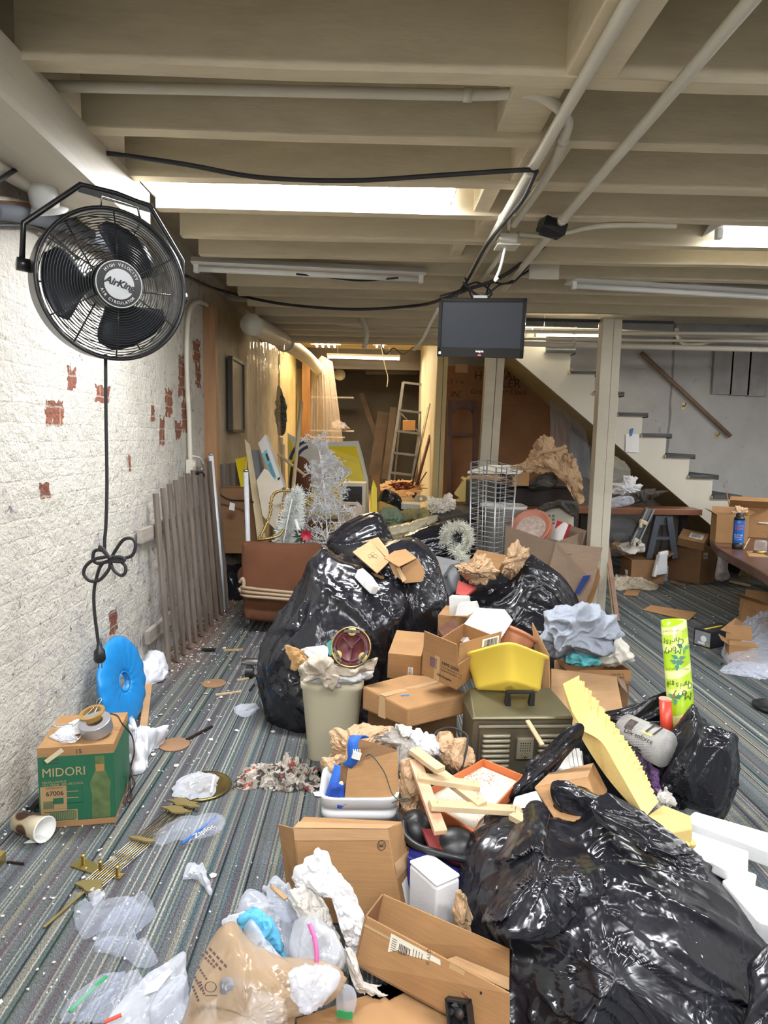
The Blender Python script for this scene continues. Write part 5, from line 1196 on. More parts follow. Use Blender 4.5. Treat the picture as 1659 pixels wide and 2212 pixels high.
# stack of terracotta plant saucers
M('terracotta',(.50,.19,.12),.6,var=.1,vs=9)
pl=Thing('plant_saucers','stack of terracotta plant saucers tilted in the open carton','saucers',PY(1140,1150,5.5))
zax=(V((-.42,-.62,.66))).normalized();xa=zax.orthogonal().normalized();ya=zax.cross(xa);RS=Matrix((xa,ya,zax)).transposed()
for k in range(3):
    c_=PY(1146,1141,5.42)-zax*.028*k
    mb=MB();mb.lathe([(.0,-.02),(.13,-.022),(.165,.018),(.175,.022),(.172,.03),(.155,.022),(.125,-.008),(.0,-.006)],40,c_,RS);pl.part('saucer',mb,MATS['terracotta'],smooth=True)
mb=MB();mb.lathe([(.0,-.004),(.125,-.004),(.0,.004)],32,PY(1146,1141,5.42),RS);pl.part('lime_crust',mb,M('lime_crust',(.46,.36,.31),.9,var=.3,vs=30))
rc=Thing('red_carton','red and white printed carton standing in the open grey brown carton','carton',PY(1208,1150,5.45))
mb=MB();mb.slab([PY(1203,1124,5.45),PY(1222,1129,5.4),PY(1208,1168,5.38),PY(1194,1158,5.45)],.09);rc.part('carton_body',mb,M('red_print',(.48,.02,.03),.45),bevel=.002)
mb=MB();mb.slab([PY(1222,1129,5.395),PY(1228,1133,5.42),PY(1214,1170,5.40),PY(1208,1168,5.375)],.09);rc.part('side',mb,MATS['white_paper'])
mb=MB();mb.text('- - - -',PY(1213,1147,5.34),PY(1222,1131,5.34)-PY(1210,1166,5.34),(0,0,1),.03);rc.part('printing',mb,MATS['white_paper'])
# ================================================================== the pile in the middle
def bag(label,pix,Y,T,seed,axis=(0,.2,1),amp=.035,fr=5.0,lean=.08,ref=None,**kw):
    kw.setdefault('nang',170);kw.setdefault('nring',50)
    mb=puff_y(pix,Y,T,lean=lean,ref=ref,wr=wr_bag(seed,amp,fr,axis),zmin=.003,**kw)
    return single('trash_bag',mb,MATS['black_film'],label,'bag','black trash bags',smooth=True)
bag('big bulging black trash bag left of the pile behind the cream bin',[(640,1604),(600,1570),(570,1500),(566,1440),(580,1380),(615,1330),(650,1260),(668,1225),(700,1192),(735,1205),(800,1230),(870,1262),(880,1310),(860,1380),(840,1470),(790,1580),(720,1610)],3.25,.30,1,(.55,.1,-.8),.040,4.2,.06,1604)
bag('upright open black trash bag stuffed with cardboard behind the big bag',[(790,1215),(800,1180),(850,1172),(900,1170),(935,1200),(955,1250),(972,1310),(975,1380),(930,1480),(850,1480),(800,1400),(830,1300),(810,1250)],3.55,.22,2,(.15,.1,1),.03,6,.05,1480,center=PY(885,1290,3.6))
bag('black trash bag slumped on top of the heap behind the open bag',[(708,1168),(735,1142),(775,1120),(818,1112),(838,1150),(860,1172),(905,1180),(930,1200),(900,1250),(800,1290),(730,1270),(716,1200)],4.15,.22,3,(.8,.1,.5),.03,5,.05,1250)
bag('long black trash bag lying behind the white wreath',[(868,1168),(910,1145),(985,1120),(1008,1130),(1012,1180),(1000,1250),(940,1270),(880,1230)],4.9,.16,4,(.9,.1,.35),.03,5.5,.05)
bag('wide black trash bag with paper bags on it beside the cream post',[(990,1282),(1030,1262),(1080,1240),(1120,1215),(1145,1198),(1175,1215),(1215,1245),(1240,1290),(1245,1330),(1225,1390),(1180,1460),(1080,1470),(1000,1420),(960,1340)],4.15,.30,5,(.75,.1,-.5),.035,4.6,.05,1440)
# grey tote lid and bag contents
def flapq(name,label,cat,pts,t=.005,mat='cardboard',group=None):
    mb=MB();mb.slab(pts,t);return single(name,mb,MATS[mat],label,cat,group)
st=Thing('grey_tote','grey plastic storage tote with ribbed end lying below the white wreath','tote',PY(960,1280,4.4))
M('tote_grey',(.27,.28,.30),.45)
mb=MB();mb.slab([PY(925,1196,4.45),PY(1000,1214,4.45),PY(972,1222,4.2),PY(958,1242,4.1),PY(935,1225,4.2)],.03);st.part('lid',mb,MATS['tote_grey'],bevel=.006)
mb=puff_y([(938,1232),(955,1222),(978,1222),(992,1240),(994,1275),(980,1300),(955,1302),(940,1270)],4.3,.12,nang=60,nring=14,zmin=.003);
for i,p in enumerate(mb.v):mb.v[i]=p+V((0,-1,0))*.008*math.sin((p.x*.9+p.z*.4)*95)
st.part('shell',mb,MATS['tote_grey'],smooth=True)
# cardboard in the open bag
lc1=Thing('cardboard_flap','tan cardboard flap printed with a round emblem on the open black bag','cardboard',PY(830,1200,3.5))
A=[PY(762,1192,3.42),PY(800,1168,3.52),PY(840,1214,3.40),PY(815,1238,3.30)]
mb=MB();mb.slab(A,.006);lc1.part('sheet',mb,MATS['cardboard_light'])
mb=MB();mb.slab([PY(785,1170,3.56),PY(817,1160,3.6),PY(838,1188,3.52),PY(843,1212,3.42),PY(800,1168,3.525)],.006);lc1.part('flap',mb,MATS['cardboard_light'])
c_=A[0].lerp(A[1],.5).lerp(A[2].lerp(A[3],.5),.52);ux=(A[2]-A[1]).normalized();uy=(A[1]-A[0]).normalized();nn=ux.cross(uy).normalized()
if nn.dot(CAM-c_)<0:nn=-nn
mb=MB()
for k in range(5):
    a=2*PI*k/5;cc=c_+ux*.018*math.cos(a)+uy*.018*math.sin(a)+nn*.002
    mb.tube([cc+ux*.011*math.cos(t*PI/7)+uy*.011*math.sin(t*PI/7) for t in range(14)],.0008,4,closed=True)
mb.text('IZI',c_+nn*.003,ux,uy,.018);lc1.part('emblem',mb,MATS['ink'])
lc2=Thing('cardboard_carton','small open tan carton half sunk in the open black bag','box',PY(880,1240,3.5))
mb=MB();mb.slab([PY(830,1205,3.34),PY(852,1190,3.46),PY(876,1186,3.5),PY(900,1205,3.40),PY(862,1224,3.27)],.005);lc2.part('flap',mb,MATS['cardboard'])
mb=MB();mb.slab([PY(868,1226,3.32),PY(903,1206,3.42),PY(918,1235,3.42),PY(912,1256,3.38),PY(875,1260,3.30)],.005);lc2.part('wall',mb,MATS['cardboard'])
mb=MB();mb.slab([PY(840,1216,3.33),PY(864,1226,3.31),PY(876,1260,3.29),PY(850,1240,3.32)],.005);lc2.part('wall',mb,MATS['cardboard_light'])
mb=MB();mb.slab([PY(854,1224,3.305),PY(862,1222,3.315),PY(878,1252,3.285),PY(870,1258,3.275)],.002);lc2.part('tape',mb,MATS['tape'])
flapq('cardboard_scrap','pale cardboard piece poking from the rear of the open black bag','cardboard',[PY(862,1168,3.8),PY(905,1170,3.8),PY(916,1178,3.75),PY(914,1192,3.72),PY(880,1180,3.75)],.006,'cardboard_light')
mb=MB();mb.slab([PY(772,1230,3.30),PY(784,1226,3.32),PY(806,1246,3.28),PY(820,1268,3.22),PY(808,1266,3.2),PY(790,1248,3.24)],.05);single('foam_block',mb,M('white_foam',(.84,.84,.84),.7,var=.02,bump=.1,bs=120),'curved white foam block tucked in the mouth of the big black bag','foam',bevel=.006)
flapq('cardboard_scrap','tan cardboard end beside the white foam block in the bag mouth','cardboard',[PY(802,1236,3.40),PY(830,1246,3.38),PY(826,1270,3.34),PY(812,1262,3.34)],.006,'cardboard')
# wreath
wr_=Thing('tinsel_wreath','white tinsel wreath hung against the black bag beside the wire rack','wreath',PY(988,1190,4.75))
c_=PY(987,1162,4.75)
tinsel(wr_,'tinsel',[c_+V((.088*math.cos(2*PI*k/12),0,.088*math.sin(2*PI*k/12))) for k in range(13)],.05,1900,M('tinsel_cream',(.80,.80,.70),.25,metal=.3),.038,.0018)
tinsel(wr_,'tail',[PY(980,1188,4.72),PY(1000,1205,4.68),PY(1010,1222,4.66)],.05,700,MATS['tinsel_cream'],.04,.0018)
# paper bags on the bag
lump('paper_bag','twisted bundle of brown paper bags on the wide black bag','paper',[(985,1224),(995,1215),(1020,1216),(1030,1202),(1060,1210),(1078,1232),(1075,1250),(1045,1258),(1020,1262),(1000,1245)],3.95,.10,wr_paper(5,.035,9),'kraft',smooth=False,nang=90,nring=22)
lump('paper_bag','upright brown paper bag with printed letters behind the twisted bundle','paper',[(1088,1240),(1090,1205),(1100,1182),(1115,1170),(1135,1182),(1140,1196),(1125,1225),(1108,1244)],4.05,.07,wr_paper(6,.03,7),'kraft',smooth=False)
T=card_box('cardboard_carton','small tan carton with a white label among the brown paper bags',PY(1055,1240,4.35),(.5,.1,-.5),(.2,.16,.12),'cardboard',tape=False)
label_on(T,'F',-.03,.01,.07,.035,(.2,.16,.12))
flapq('red_card','red card with tan tape under the brown paper bags','card',[PY(990,1254,4.0),PY(1030,1268,3.95),PY(1005,1288,3.85),PY(985,1282,3.85)],.02,M('coral_card',(.52,.09,.08),.6) and 'coral_card')
# ------------------------------------------------------------------ cream bin with its contents
bn=Thing('trash_bin','tall cream plastic bin full of rubbish with a towel over its rim','bin',(PZ(715,1652).x,2.92,0))
M('bin_cream',(.70,.64,.455),.42,var=.06,vs=3,dirt=.12)
bx=PY(718,1600,2.9).x;zt=PY(718,1462,2.86).z;cc=V((bx,2.90,0))
mb=MB();mb.lathe([(.098,.0),(.104,.008),(.132,zt-.04),(.138,zt-.035),(.140,zt),(.130,zt),(.122,zt-.05),(.098,.02)],48,cc,rect=6,sx=1.0,sy=.85);mb.f=[f for f in mb.f if len(f)==4];bn.part('shell',mb,MATS['bin_cream'],smooth=True)
mb=MB();mb.lathe([(.098,.015),(0,.015)],48,cc,rect=6,sy=.85);bn.part('bottom',mb,MATS['bin_cream'])
zr=2.80
mb=puff_y([(650,1446),(668,1436),(720,1450),(780,1444),(800,1446),(796,1462),(740,1474),(680,1470),(652,1464)],2.86,.12,wr=wr_cloth(9,.012,16),nang=90,nring=18)
single('bin_liner',mb,M('liner_white',(.70,.72,.74),.3,bump=.5,bs=30),'white plastic liner crumpled over the rim of the cream bin','liner',smooth=True)
mb=puff_y([(652,1440),(668,1425),(690,1424),(712,1432),(716,1452),(728,1462),(716,1484),(700,1478),(690,1456),(676,1466),(652,1472),(649,1455)],2.73,.035,wr=wr_cloth(4,.016,14),nang=100,nring=20)
single('towel',mb,M('towel_beige',(.52,.45,.36),.95,bump=.5,bs=180),'beige towel hanging over the front rim of the cream bin','towel',smooth=True)
mb=puff_y([(712,1436),(730,1438),(760,1446),(790,1436),(812,1420),(814,1430),(800,1446),(770,1456),(735,1456)],2.76,.03,wr=wr_cloth(6,.010,18),nang=90,nring=14)
single('towel',mb,MATS['towel_beige'],'twisted beige towel edge below the dark red clock base on the bin','towel',smooth=True)
cbk=Thing('clock_mount','dark red round metal clock base with three brass mounts standing in the bin','clock part',PY(760,1448,2.76))
dn=(CAM-PY(760,1400,2.78)).normalized();dn=(dn+V((-.15,0,.05))).normalized();dx_=V((0,0,1)).cross(dn).normalized();dy_=dn.cross(dx_);RD=Matrix((dx_,dy_,dn)).transposed();dc=PY(759,1398,2.78)
M('oxblood',(.115,.022,.024),.45,var=.12)
mb=MB();mb.lathe([(.0,-.02),(.082,-.02),(.086,.0),(.085,.012),(.081,.012),(.079,0),(.062,-.002),(.060,.004),(.056,.004),(.055,-.004),(.0,-.004)],56,dc,RD);cbk.part('disc',mb,MATS['oxblood'],smooth=True)
mb=MB();mb.lathe([(.0845,.010),(.0855,.0135),(.081,.0135),(.080,.010)],56,dc,RD);mb.f=[f for f in mb.f if len(f)==4];cbk.part('rim',mb,MATS['gold_bead'] if 'gold_bead' in MATS else MATS['chrome'],smooth=True)
M('brass',(.50,.38,.14),.3,metal=.85)
for k,a in enumerate((PI/2,PI*7/6+.05,-PI/6-.1)):
    c2=dc+dx_*.066*math.cos(a)+dy_*.066*math.sin(a);tx=-dx_*math.sin(a)+dy_*math.cos(a)
    mb=MB();mb.lathe([(.0,.004),(.019,.004),(.019,.010),(.0,.011)],20,c2,RD);o1=cbk.part('mount',mb,MATS['brass'])
    mb=MB();mb.bar(c2-tx*.034+dn*.013,c2+tx*.034+dn*.013,.012,.004,dn);mb.lathe([(0,.012),(.006,.013),(.004,.020),(0,.021)],10,c2,RD);cbk.part('bracket',mb,MATS['dark_metal'] if 'dark_metal' in MATS else MATS['chrome'],parent=o1)
mb=MB()
for a,L in ((PI*.74,.055),(PI*.27,.055),(-PI/2,.07)):mb.bar(dc+dn*.001,dc+dn*.001+dx_*L*math.cos(a)+dy_*L*math.sin(a),.006,.006,dn)
mb.lathe([(0,.0),(.009,.001),(.007,.008),(0,.009)],12,dc,RD);cbk.part('rib',mb,MATS['oxblood'])
lump('envelope','crumpled brown envelope leaning out of the cream bin','envelope',[(615,1398),(622,1394),(650,1402),(668,1422),(664,1436),(648,1446),(630,1448),(628,1430),(618,1408)],2.84,.025,wr_paper(8,.02,9),M('envelope_tan',(.52,.31,.13),.6),smooth=False)
mb=MB();mb.slab([PY(650,1402,2.9),PY(662,1398,2.9),PY(700,1394,2.95),PY(712,1400,2.95),PY(706,1424,2.9),PY(684,1432,2.86)],.01);single('paper_sheet',mb,MATS['white_paper'],'white paper pages in the cream bin beside the brown envelope','paper')
mb=MB();mb.slab([PY(705,1390,2.92),PY(715,1382,2.92),PY(722,1408,2.9),PY(712,1416,2.9)],.02);single('teal_packet',mb,M('teal',(.09,.36,.32),.3),'teal foil packet squeezed behind the dark red clock base','packet')
# ------------------------------------------------------------------ boxes in the middle
T=card_box('cardboard_carton','plain tan carton with white side label standing behind the student aid box',(.185,3.08,.345),(.071,.035,-.163),(.150,.30,.115),'cardboard',tape=False)
label_on(T,'F',.03,-.02,.022,.05,(.150,.30,.115))
SZ=(.176,.30,.116)
bx2=card_box('aid_forms_box','open tan box printed 1999-2000 and 100 Copies holding the white box',(.389,2.763,.455),(.171,.149,-.706),SZ,'cardboard',[('F',.62,1.65)],closed=False)
print_on(bx2,'F','1999-2000',.008,.036,.020,SZ,align='LEFT',bold=.0006);print_on(bx2,'F','Free Application for',.008,.019,.0125,SZ,align='LEFT');print_on(bx2,'F','Federal Student Aid',.008,.005,.0125,SZ,align='LEFT');print_on(bx2,'F','100 Copies',.024,-.025,.016,SZ,bold=.0006)
mb=MB()
for i in range(5):mb.box((-.045+.007*i,-SZ[1]/2-.001,SZ[2]/2+.02+.004*(i%2)),(.0035,.001,.036))
mb.box((-.031,-SZ[1]/2-.001,SZ[2]/2+.040),(.036,.001,.003));mb.box((-.031,-SZ[1]/2-.001,SZ[2]/2+.0),(.036,.001,.003));bx2.part('printing',mb,M('violet_ink',(.13,.09,.16),.7),local=True)
mb=MB();mb.box((-.012,-SZ[1]/2-.0007,SZ[2]/2),(.026,.0008,SZ[2]));bx2.part('tape',mb,MATS['tape'],local=True)
# barcode panel (its far flap lying open, facing us)
P=[PY(990,1440,2.60),PY(995,1390,2.62),PY(1084,1364,2.80),PY(1078,1414,2.78)]
mb=MB();mb.slab(P,.004);fo=bx2.part('flap',mb,MATS['cardboard'])
q0,qx,qy=P[0],(P[3]-P[0]),(P[1]-P[0]);nn=qx.cross(qy).normalized()
if nn.dot(CAM-q0)<0:nn=-nn
def pp(u,v,e=.002):return q0+qx*u+qy*v+nn*e
mb=MB();mb.prism([pp(.52,.36),pp(.94,.36),pp(.94,.92),pp(.52,.92)],nn*.0006);lo_=bx2.part('shipping_label',mb,MATS['white_paper'],parent=None)
mb=MB();u=.57;r_=random.Random(2)
while u<.89:w_=r_.choice((.008,.014,.02));mb.prism([pp(u,.55,.0032),pp(u+w_,.55,.0032),pp(u+w_,.86,.0032),pp(u,.86,.0032)],nn*.0003);u+=w_+r_.choice((.008,.014))
mb.prism([pp(.54,.39,.0032),pp(.90,.39,.0032),pp(.90,.48,.0032),pp(.54,.48,.0032)],nn*.0003);bx2.part('barcode',mb,MATS['ink'],parent=lo_)
# white box stuck in it
wbx=Thing('white_box','long glossy white box sticking up out of the student aid box','box',PY(1040,1380,2.85))
N1,N2,R1,R2,L1,L2=PY(1048,1337,2.97),PY(1000,1388,2.87),PY(1109,1340,3.05),PY(1070,1400,2.95),PY(1031,1312,3.07),PY(977,1377,2.97)
mb=MB();mb.hexa([N2,R2,R2+L2-N2,L2,N1,R1,R1+L1-N1,L1]);wbx.part('carton_body',mb,M('gloss_white',(.80,.82,.85),.35,var=.02),bevel=.004)
mb=MB();mb.slab([PY(945,1358,2.95),PY(975,1335,3.05),PY(995,1352,3.0),PY(990,1368,2.92),PY(962,1378,2.88)],.02);single('picture_moulding',mb,MATS['mahogany'],'dark red wooden moulding corner behind the white box','frame',bevel=.003)
for i,(P,lab) in enumerate((([(970,1290),(1008,1292),(1012,1312),(972,1330)],'bundle of white envelopes standing behind the white box'),([(990,1306),(1025,1303),(1030,1318),(1010,1330),(984,1330)],'second bundle of white envelopes in front of the first'))):
    t=Thing('envelope_bundle',lab,'envelopes',PY(995,1330,3.2-.1*i))
    for k in range(4):mb=MB();mb.slab([PY(x+2*k,y-1.5*k,3.15-.1*i+.02*k) for x,y in P],.006);t.part('envelope',mb,MATS['white_paper'])
T=card_box('cardboard_carton','tan carton edge under the white envelopes',PY(1000,1365,3.3),(0,0,-.3),(.22,.2,.10),'cardboard',tape=False)
# flat box
SZ=(.30,.33,.088)
fb=Thing('flat_carton','wide flat dented tan carton taped shut under the student aid box','box',PY(890,1560,2.7))
t_=[PY(783,1481,2.72),PY(881,1531,2.50),PY(1014,1498,2.70),PY(905,1450,2.98)]
b_=[PY(782,1532,2.70),PY(881,1573,2.49),PY(1014,1540,2.68),V((t_[3].x,t_[3].y,t_[3].z-.1))]
mb=MB();mb.hexa([b_[0],b_[1],b_[2],b_[3],t_[0],t_[1],t_[2],t_[3]]);fb.part('carton_body',mb,MATS['cardboard'],bevel=.008)
up=(t_[1]-t_[0]).cross(t_[3]-t_[0]).normalized();up=up if up.z>0 else -up
def tq(u,v):return t_[0].lerp(t_[1],u).lerp(t_[3].lerp(t_[2],u),v)+up*.0015
mb=MB();mb.prism([tq(.40,0),tq(.52,0),tq(.50,1),tq(.42,1)],up*.0008);e1=(b_[0]-t_[0]);nf=(t_[1]-t_[0]).cross(e1).normalized();nf=nf if nf.dot(CAM-t_[0])>0 else -nf
mb.prism([t_[0].lerp(t_[1],.40)+nf*.0015,t_[0].lerp(t_[1],.52)+nf*.0015,b_[0].lerp(b_[1],.54)+nf*.0015,b_[0].lerp(b_[1],.38)+nf*.0015],nf*.0008);fb.part('tape',mb,MATS['tape'])
mb=MB();mb.prism([tq(.58,.20),tq(.62,.18),tq(.66,.28),tq(.63,.30)],up*.0008);fb.part('blue_tape',mb,M('blue_tape',(.02,.12,.42),.5))
T=card_box('cardboard_carton','dark tan carton supporting the flat dented one',(.20,2.85,0),(0,0,-.75),(.28,.28,.24),'cardboard_dark',tape=False)
# heater
M('olive_metal',(.150,.125,.085),.42,metal=.45,var=.08);M('olive_light',(.36,.32,.23),.4,metal=.4)
hz=.0
ht=Thing('fan_heater','brown metal cabinet heater with louvred front and black carrying handle','heater',(.584,2.56,.0),(.045,.02,.083))
w,d,h=.395,.17,.385
mb=MB();mb.box((0,0,h/2-.01),(w,d,h-.02));ht.part('casing',mb,MATS['olive_metal'],local=True,bevel=.006)
mb=MB();mb.hexa([(-w/2-.008,-d/2-.012,h-.02),(w/2+.008,-d/2-.012,h-.02),(w/2+.008,d/2+.01,h-.02),(-w/2-.008,d/2+.01,h-.02),(-w/2+.0,-d/2-.004,h-.008),(w/2,-d/2-.004,h-.008),(w/2-.04,d/2,h+.03),(-w/2+.02,d/2,h+.03)]);ht.part('top_panel',mb,M('olive_top',(.17,.15,.085),.35,metal=.5),local=True,bevel=.004)
mb=MB();mb.box((.005,-d/2-.004,h*.47),(w-.04,.008,h-.08));ht.part('front_panel',mb,MATS['olive_metal'],local=True,bevel=.004)
mb=MB();mb.box((.005,-d/2-.010,h-.048),(w-.03,.008,.012));ht.part('front_trim',mb,MATS['olive_light'],local=True,bevel=.003)
for sx_ in (-.105,.115):
    for k in range(9):
        zz=h-.085-.0205*k-(.012 if k>6 else 0);mb=MB()
        mb.tube([(sx_-.052,-d/2-.010,zz),(sx_-.048,-d/2-.014,zz),(sx_+.048,-d/2-.014,zz),(sx_+.052,-d/2-.010,zz)],.0075,8);ht.part('louvre',mb,MATS['olive_light'],local=True,smooth=True)
cp_=MB();cp_.box((.008,-d/2-.014,h-.135),(.066,.014,.085));cpo=ht.part('control_plate',cp_,MATS['olive_light'],local=True,bevel=.003)
mb=MB()
for i in range(5):
    for j in range(4):mb.box((-.010+.009*i,-d/2-.0215,h-.112-.010*j),(.004,.001,.004))
for k in range(8):mb.box((.008+.013*math.cos(k*PI/4),-d/2-.0215,h-.162+.010*math.sin(k*PI/4)),(.003,.001,.003))
ht.part('perforation',mb,MATS['black_plastic'],local=True,parent=cpo)
mb=MB();mb.tube([(.008,-d/2-.02,h-.163),(.008,-d/2-.028,h-.163)],.005,10);ht.part('knob',mb,MATS['brass'],local=True,parent=cpo)
mb=MB();mb.box((0,-.02,h+.058),(.115,.02,.012))
for s_ in (-1,1):mb.hexa([(s_*.047-.012*(1 if s_>0 else 1),-.032,h-.002),(s_*.047+.012,-.032,h-.002),(s_*.047+.012,-.008,h+.01),(s_*.047-.012,-.008,h+.01),(s_*.05-.008,-.03,h+.06),(s_*.05+.008,-.03,h+.06),(s_*.05+.008,-.01,h+.06),(s_*.05-.008,-.01,h+.06)])
ht.part('handle',mb,MATS['black_plastic'],local=True,bevel=.003)
mb=MB();mb.bar(PY(1139,1556,2.40),PY(1172,1610,2.32),.018,.008);single('wood_stick',mb,MATS['pine'],'flat pale stick leaning on the front of the heater','stick',bevel=.002)
mb=MB();mb.tube(spline([PY(948,1650,2.30),PY(935,1605,2.33),PY(945,1580,2.36),(PY(975,1572,2.40)),PY(1005,1585,2.36),PY(1010,1605,2.32),PY(998,1660,2.28)],8),.0042,8)
single('power_lead',mb,MATS['black_rubber'],'stiff black cord arching up in front of the heater','cord',smooth=True)
# ------------------------------------------------------------------ yellow tub and terracotta pot
tb=Thing('yellow_tub','yellow plastic tub resting on top of the heater','tub',(.64,2.50,.50))
M('tub_yellow',(.78,.58,.075),.38,var=.05,vs=3)
tc=PY(1098,1492,2.60);Rt_=Matrix.Rotation(-.62,3,'X')@Matrix.Rotation(.76,3,'Z')
hh=.142
mb=MB();mb.lathe([(.0,.0),(.118,0),(.128,.01),(.158,hh-.012),(.174,hh-.010),(.176,hh),(.156,hh),(.124,.014),(.0,.012)],64,tc,Rt_,rect=7,sx=.87,sy=.75);tb.part('shell',mb,MATS['tub_yellow'],smooth=True)
pt=Thing('plant_pot','ribbed terracotta plastic plant pot lying between the yellow tub and the black bag','plant pot',PY(1100,1420,3.05))
zax=(PY(1112,1368,3.0)-PY(1090,1430,3.06)).normalized();zax=V((.42,.34,.84)).normalized();xa=zax.orthogonal().normalized();RP=Matrix((xa,zax.cross(xa),zax)).transposed()
prof=[(.0,0),(.060,0),(.064,.01)]
for i in range(7):z_=.02+.014*i;prof+=[(.066+.0042*i,z_),(.0685+.0042*i,z_+.006)]
prof+=[(.094,.125),(.102,.127),(.104,.142),(.095,.142),(.062,.01),(.0,.008)]
mb=MB();mb.lathe(prof,40,PY(1092,1425,3.06),RP);pt.part('shell',mb,M('pot_orange',(.50,.20,.10),.55),smooth=True)
# ------------------------------------------------------------------ shirt tray and cardboard beneath it
SZ=(.312,.22,.058)
ty=card_box('shallow_tray','shallow printed cardboard tray holding folded cloth beside the black bag',(1.108,3.20,.262),(-.10,-.011,.012),SZ,'cardboard',closed=False,tape=False)
print_on(ty,'F','S.A. No. 2',.09,.008,.014,SZ);print_on(ty,'F','MOUNTAIN VIEW',.075,-.008,.012,SZ);print_on(ty,'F','CERTIFIED',.10,-.02,.010,SZ)
mb=MB()
for i in range(4):mb.box((-.13+.018*i,-SZ[1]/2-.001,SZ[2]/2),(.012,.001,.03))
ty.part('printing',mb,MATS['ink'],local=True)
lump('grey_shirt','heather grey sweatshirt heaped on the shallow cardboard tray','shirt',[(1172,1380),(1180,1342),(1200,1322),(1240,1311),(1280,1316),(1310,1330),(1330,1360),(1336,1374),(1318,1378),(1322,1395),(1300,1412),(1270,1418),(1230,1420),(1195,1412),(1180,1398)],3.15,.11,wr_cloth(3,.022,9.5),M('heather',(.34,.37,.43),.95,var=.07,vs=60,bump=.25,bs=220),nang=150,nring=44)
mb=puff_y([(1226,1428),(1232,1416),(1255,1412),(1280,1416),(1292,1428),(1288,1436),(1240,1436)],3.10,.03,wr=wr_cloth(2,.012,22),nang=70,nring=16);single('teal_towel',mb,M('turquoise',(.12,.46,.50),.9,bump=.3,bs=150),'rolled turquoise towel at the front of the shallow tray','towel',smooth=True)
mb=puff_y([(1280,1418),(1300,1420),(1322,1398),(1330,1376),(1352,1396),(1366,1424),(1340,1432),(1300,1434)],3.13,.035,wr=wr_cloth(7,.010,16),nang=80,nring=18);single('white_towel',mb,M('cotton_white',(.72,.68,.60),.95,bump=.3,bs=150),'folded off white towel on the near corner of the shallow tray','towel',smooth=True)
cbx=Thing('cardboard_carton','tall flattened tan carton propping up the shallow tray','box',PY(1265,1540,2.95))
F4=[PY(1191,1444,3.06),PY(1332,1462,3.06),PY(1345,1531,2.95),PY(1350,1600,2.85),PY(1190,1600,2.8)]
mb=MB();mb.slab(F4,.02);cbx.part('wall',mb,MATS['cardboard_light'])
mb=MB();mb.slab([PY(1149,1345,3.1),PY(1185,1416,3.0),PY(1188,1530,2.9),PY(1164,1530,3.0),PY(1160,1420,3.1)],.005);cbx.part('flap',mb,MATS['cardboard'])
mb=MB();mb.slab([PY(1332,1462,3.06),PY(1350,1470,3.1),PY(1356,1498,3.05),PY(1344,1484,3.03)],.005);cbx.part('flap',mb,MATS['cardboard_grey'])
mb=MB();mb.box((1.13,3.28,.125),(.30,.26,.245));cbx.part('carton_body',mb,MATS['cardboard_dark'],bevel=.004)
# ================================================================== the front of the pile
bk=Thing('bucket','square white plastic bucket holding a torn box and blue straps','bucket',(-.02,2.16,0))
M('bucket_white',(.74,.75,.77),.4,var=.03)
zt=.262;cc=V((-.022,2.16,0));prof=[(.0,.0),(.105,0),(.108,.01),(.118,zt-.075),(.125,zt-.072),(.125,zt-.055),(.120,zt-.052),(.121,zt-.04),(.128,zt-.037),(.129,zt-.008),(.132,zt),(.122,zt),(.112,zt-.06),(.104,.012),(.0,.012)]
mb=MB();mb.lathe(prof,64,cc,rect=7,sx=1.0,sy=.84);bk.part('shell',mb,MATS['bucket_white'],smooth=True)
tbx=Thing('cardboard_carton','worn open tan box standing in the white bucket','box',PY(800,1735,2.1))
Fq=[PY(752,1652,2.11),PY(859,1622,2.16),PY(862,1740,2.07),PY(742,1745,2.05)]
mb=MB();mb.slab(Fq,.005);tbx.part('wall',mb,MATS['cardboard'])
mb=MB();mb.slab([PY(751,1588,2.26),PY(857,1620,2.19),PY(858,1700,2.16),PY(744,1700,2.18)],.005);tbx.part('wall',mb,MATS['cardboard_dark'])
mb=MB();mb.slab([PY(736,1655,2.12),PY(752,1651,2.108),PY(743,1745,2.06),PY(732,1742,2.10)],.005);tbx.part('wall',mb,MATS['cardboard_dark'])
mb=MB();mb.slab([PY(745,1652,2.10),PY(751,1588,2.255),PY(756,1592,2.25),PY(752,1652,2.11)],.004);tbx.part('wall',mb,MATS['cardboard'])
def ribbon(pts,w,t=.003,axis=(1,0,0)):
    P=spline(pts,8);mb=MB();n=len(P);vs=[]
    for i,p in enumerate(P):
        d=(P[min(i+1,n-1)]-P[max(i-1,0)]).normalized();s_=V(axis);s_=(s_-d*s_.dot(d)).normalized();k=d.cross(s_)*t/2
        vs+=[p-s_*w/2-k,p+s_*w/2-k,p+s_*w/2+k,p-s_*w/2+k]
    fs=[(0,1,2,3)[::-1],tuple(4*(n-1)+q for q in range(4))]
    for i in range(n-1):
        for k in range(4):fs.append((4*i+k,4*i+(k+1)%4,4*i+4+(k+1)%4,4*i+4+k))
    return mb.add(vs,fs)
M('strap_blue',(.015,.12,.52),.6,var=.1,bump=.3,bs=300)
bs=Thing('blue_strap','wide blue strap with white clip looping out of the white bucket','strap',PY(740,1720,2.1))
bs.part('webbing',ribbon([PY(788,1594,2.16),PY(772,1590,2.13),PY(762,1606,2.10),PY(762,1640,2.09),PY(750,1655,2.10)],.035),MATS['strap_blue'],smooth=True)
bs.part('webbing',ribbon([PY(738,1655,2.2),PY(728,1690,2.16),PY(718,1725,2.12),PY(724,1745,2.08)],.05),MATS['strap_blue'],smooth=True)
mb=MB();q=PY(770,1632,2.085);mb.box(q,(.028,.014,.022),Euler((0,.3,0)).to_matrix())
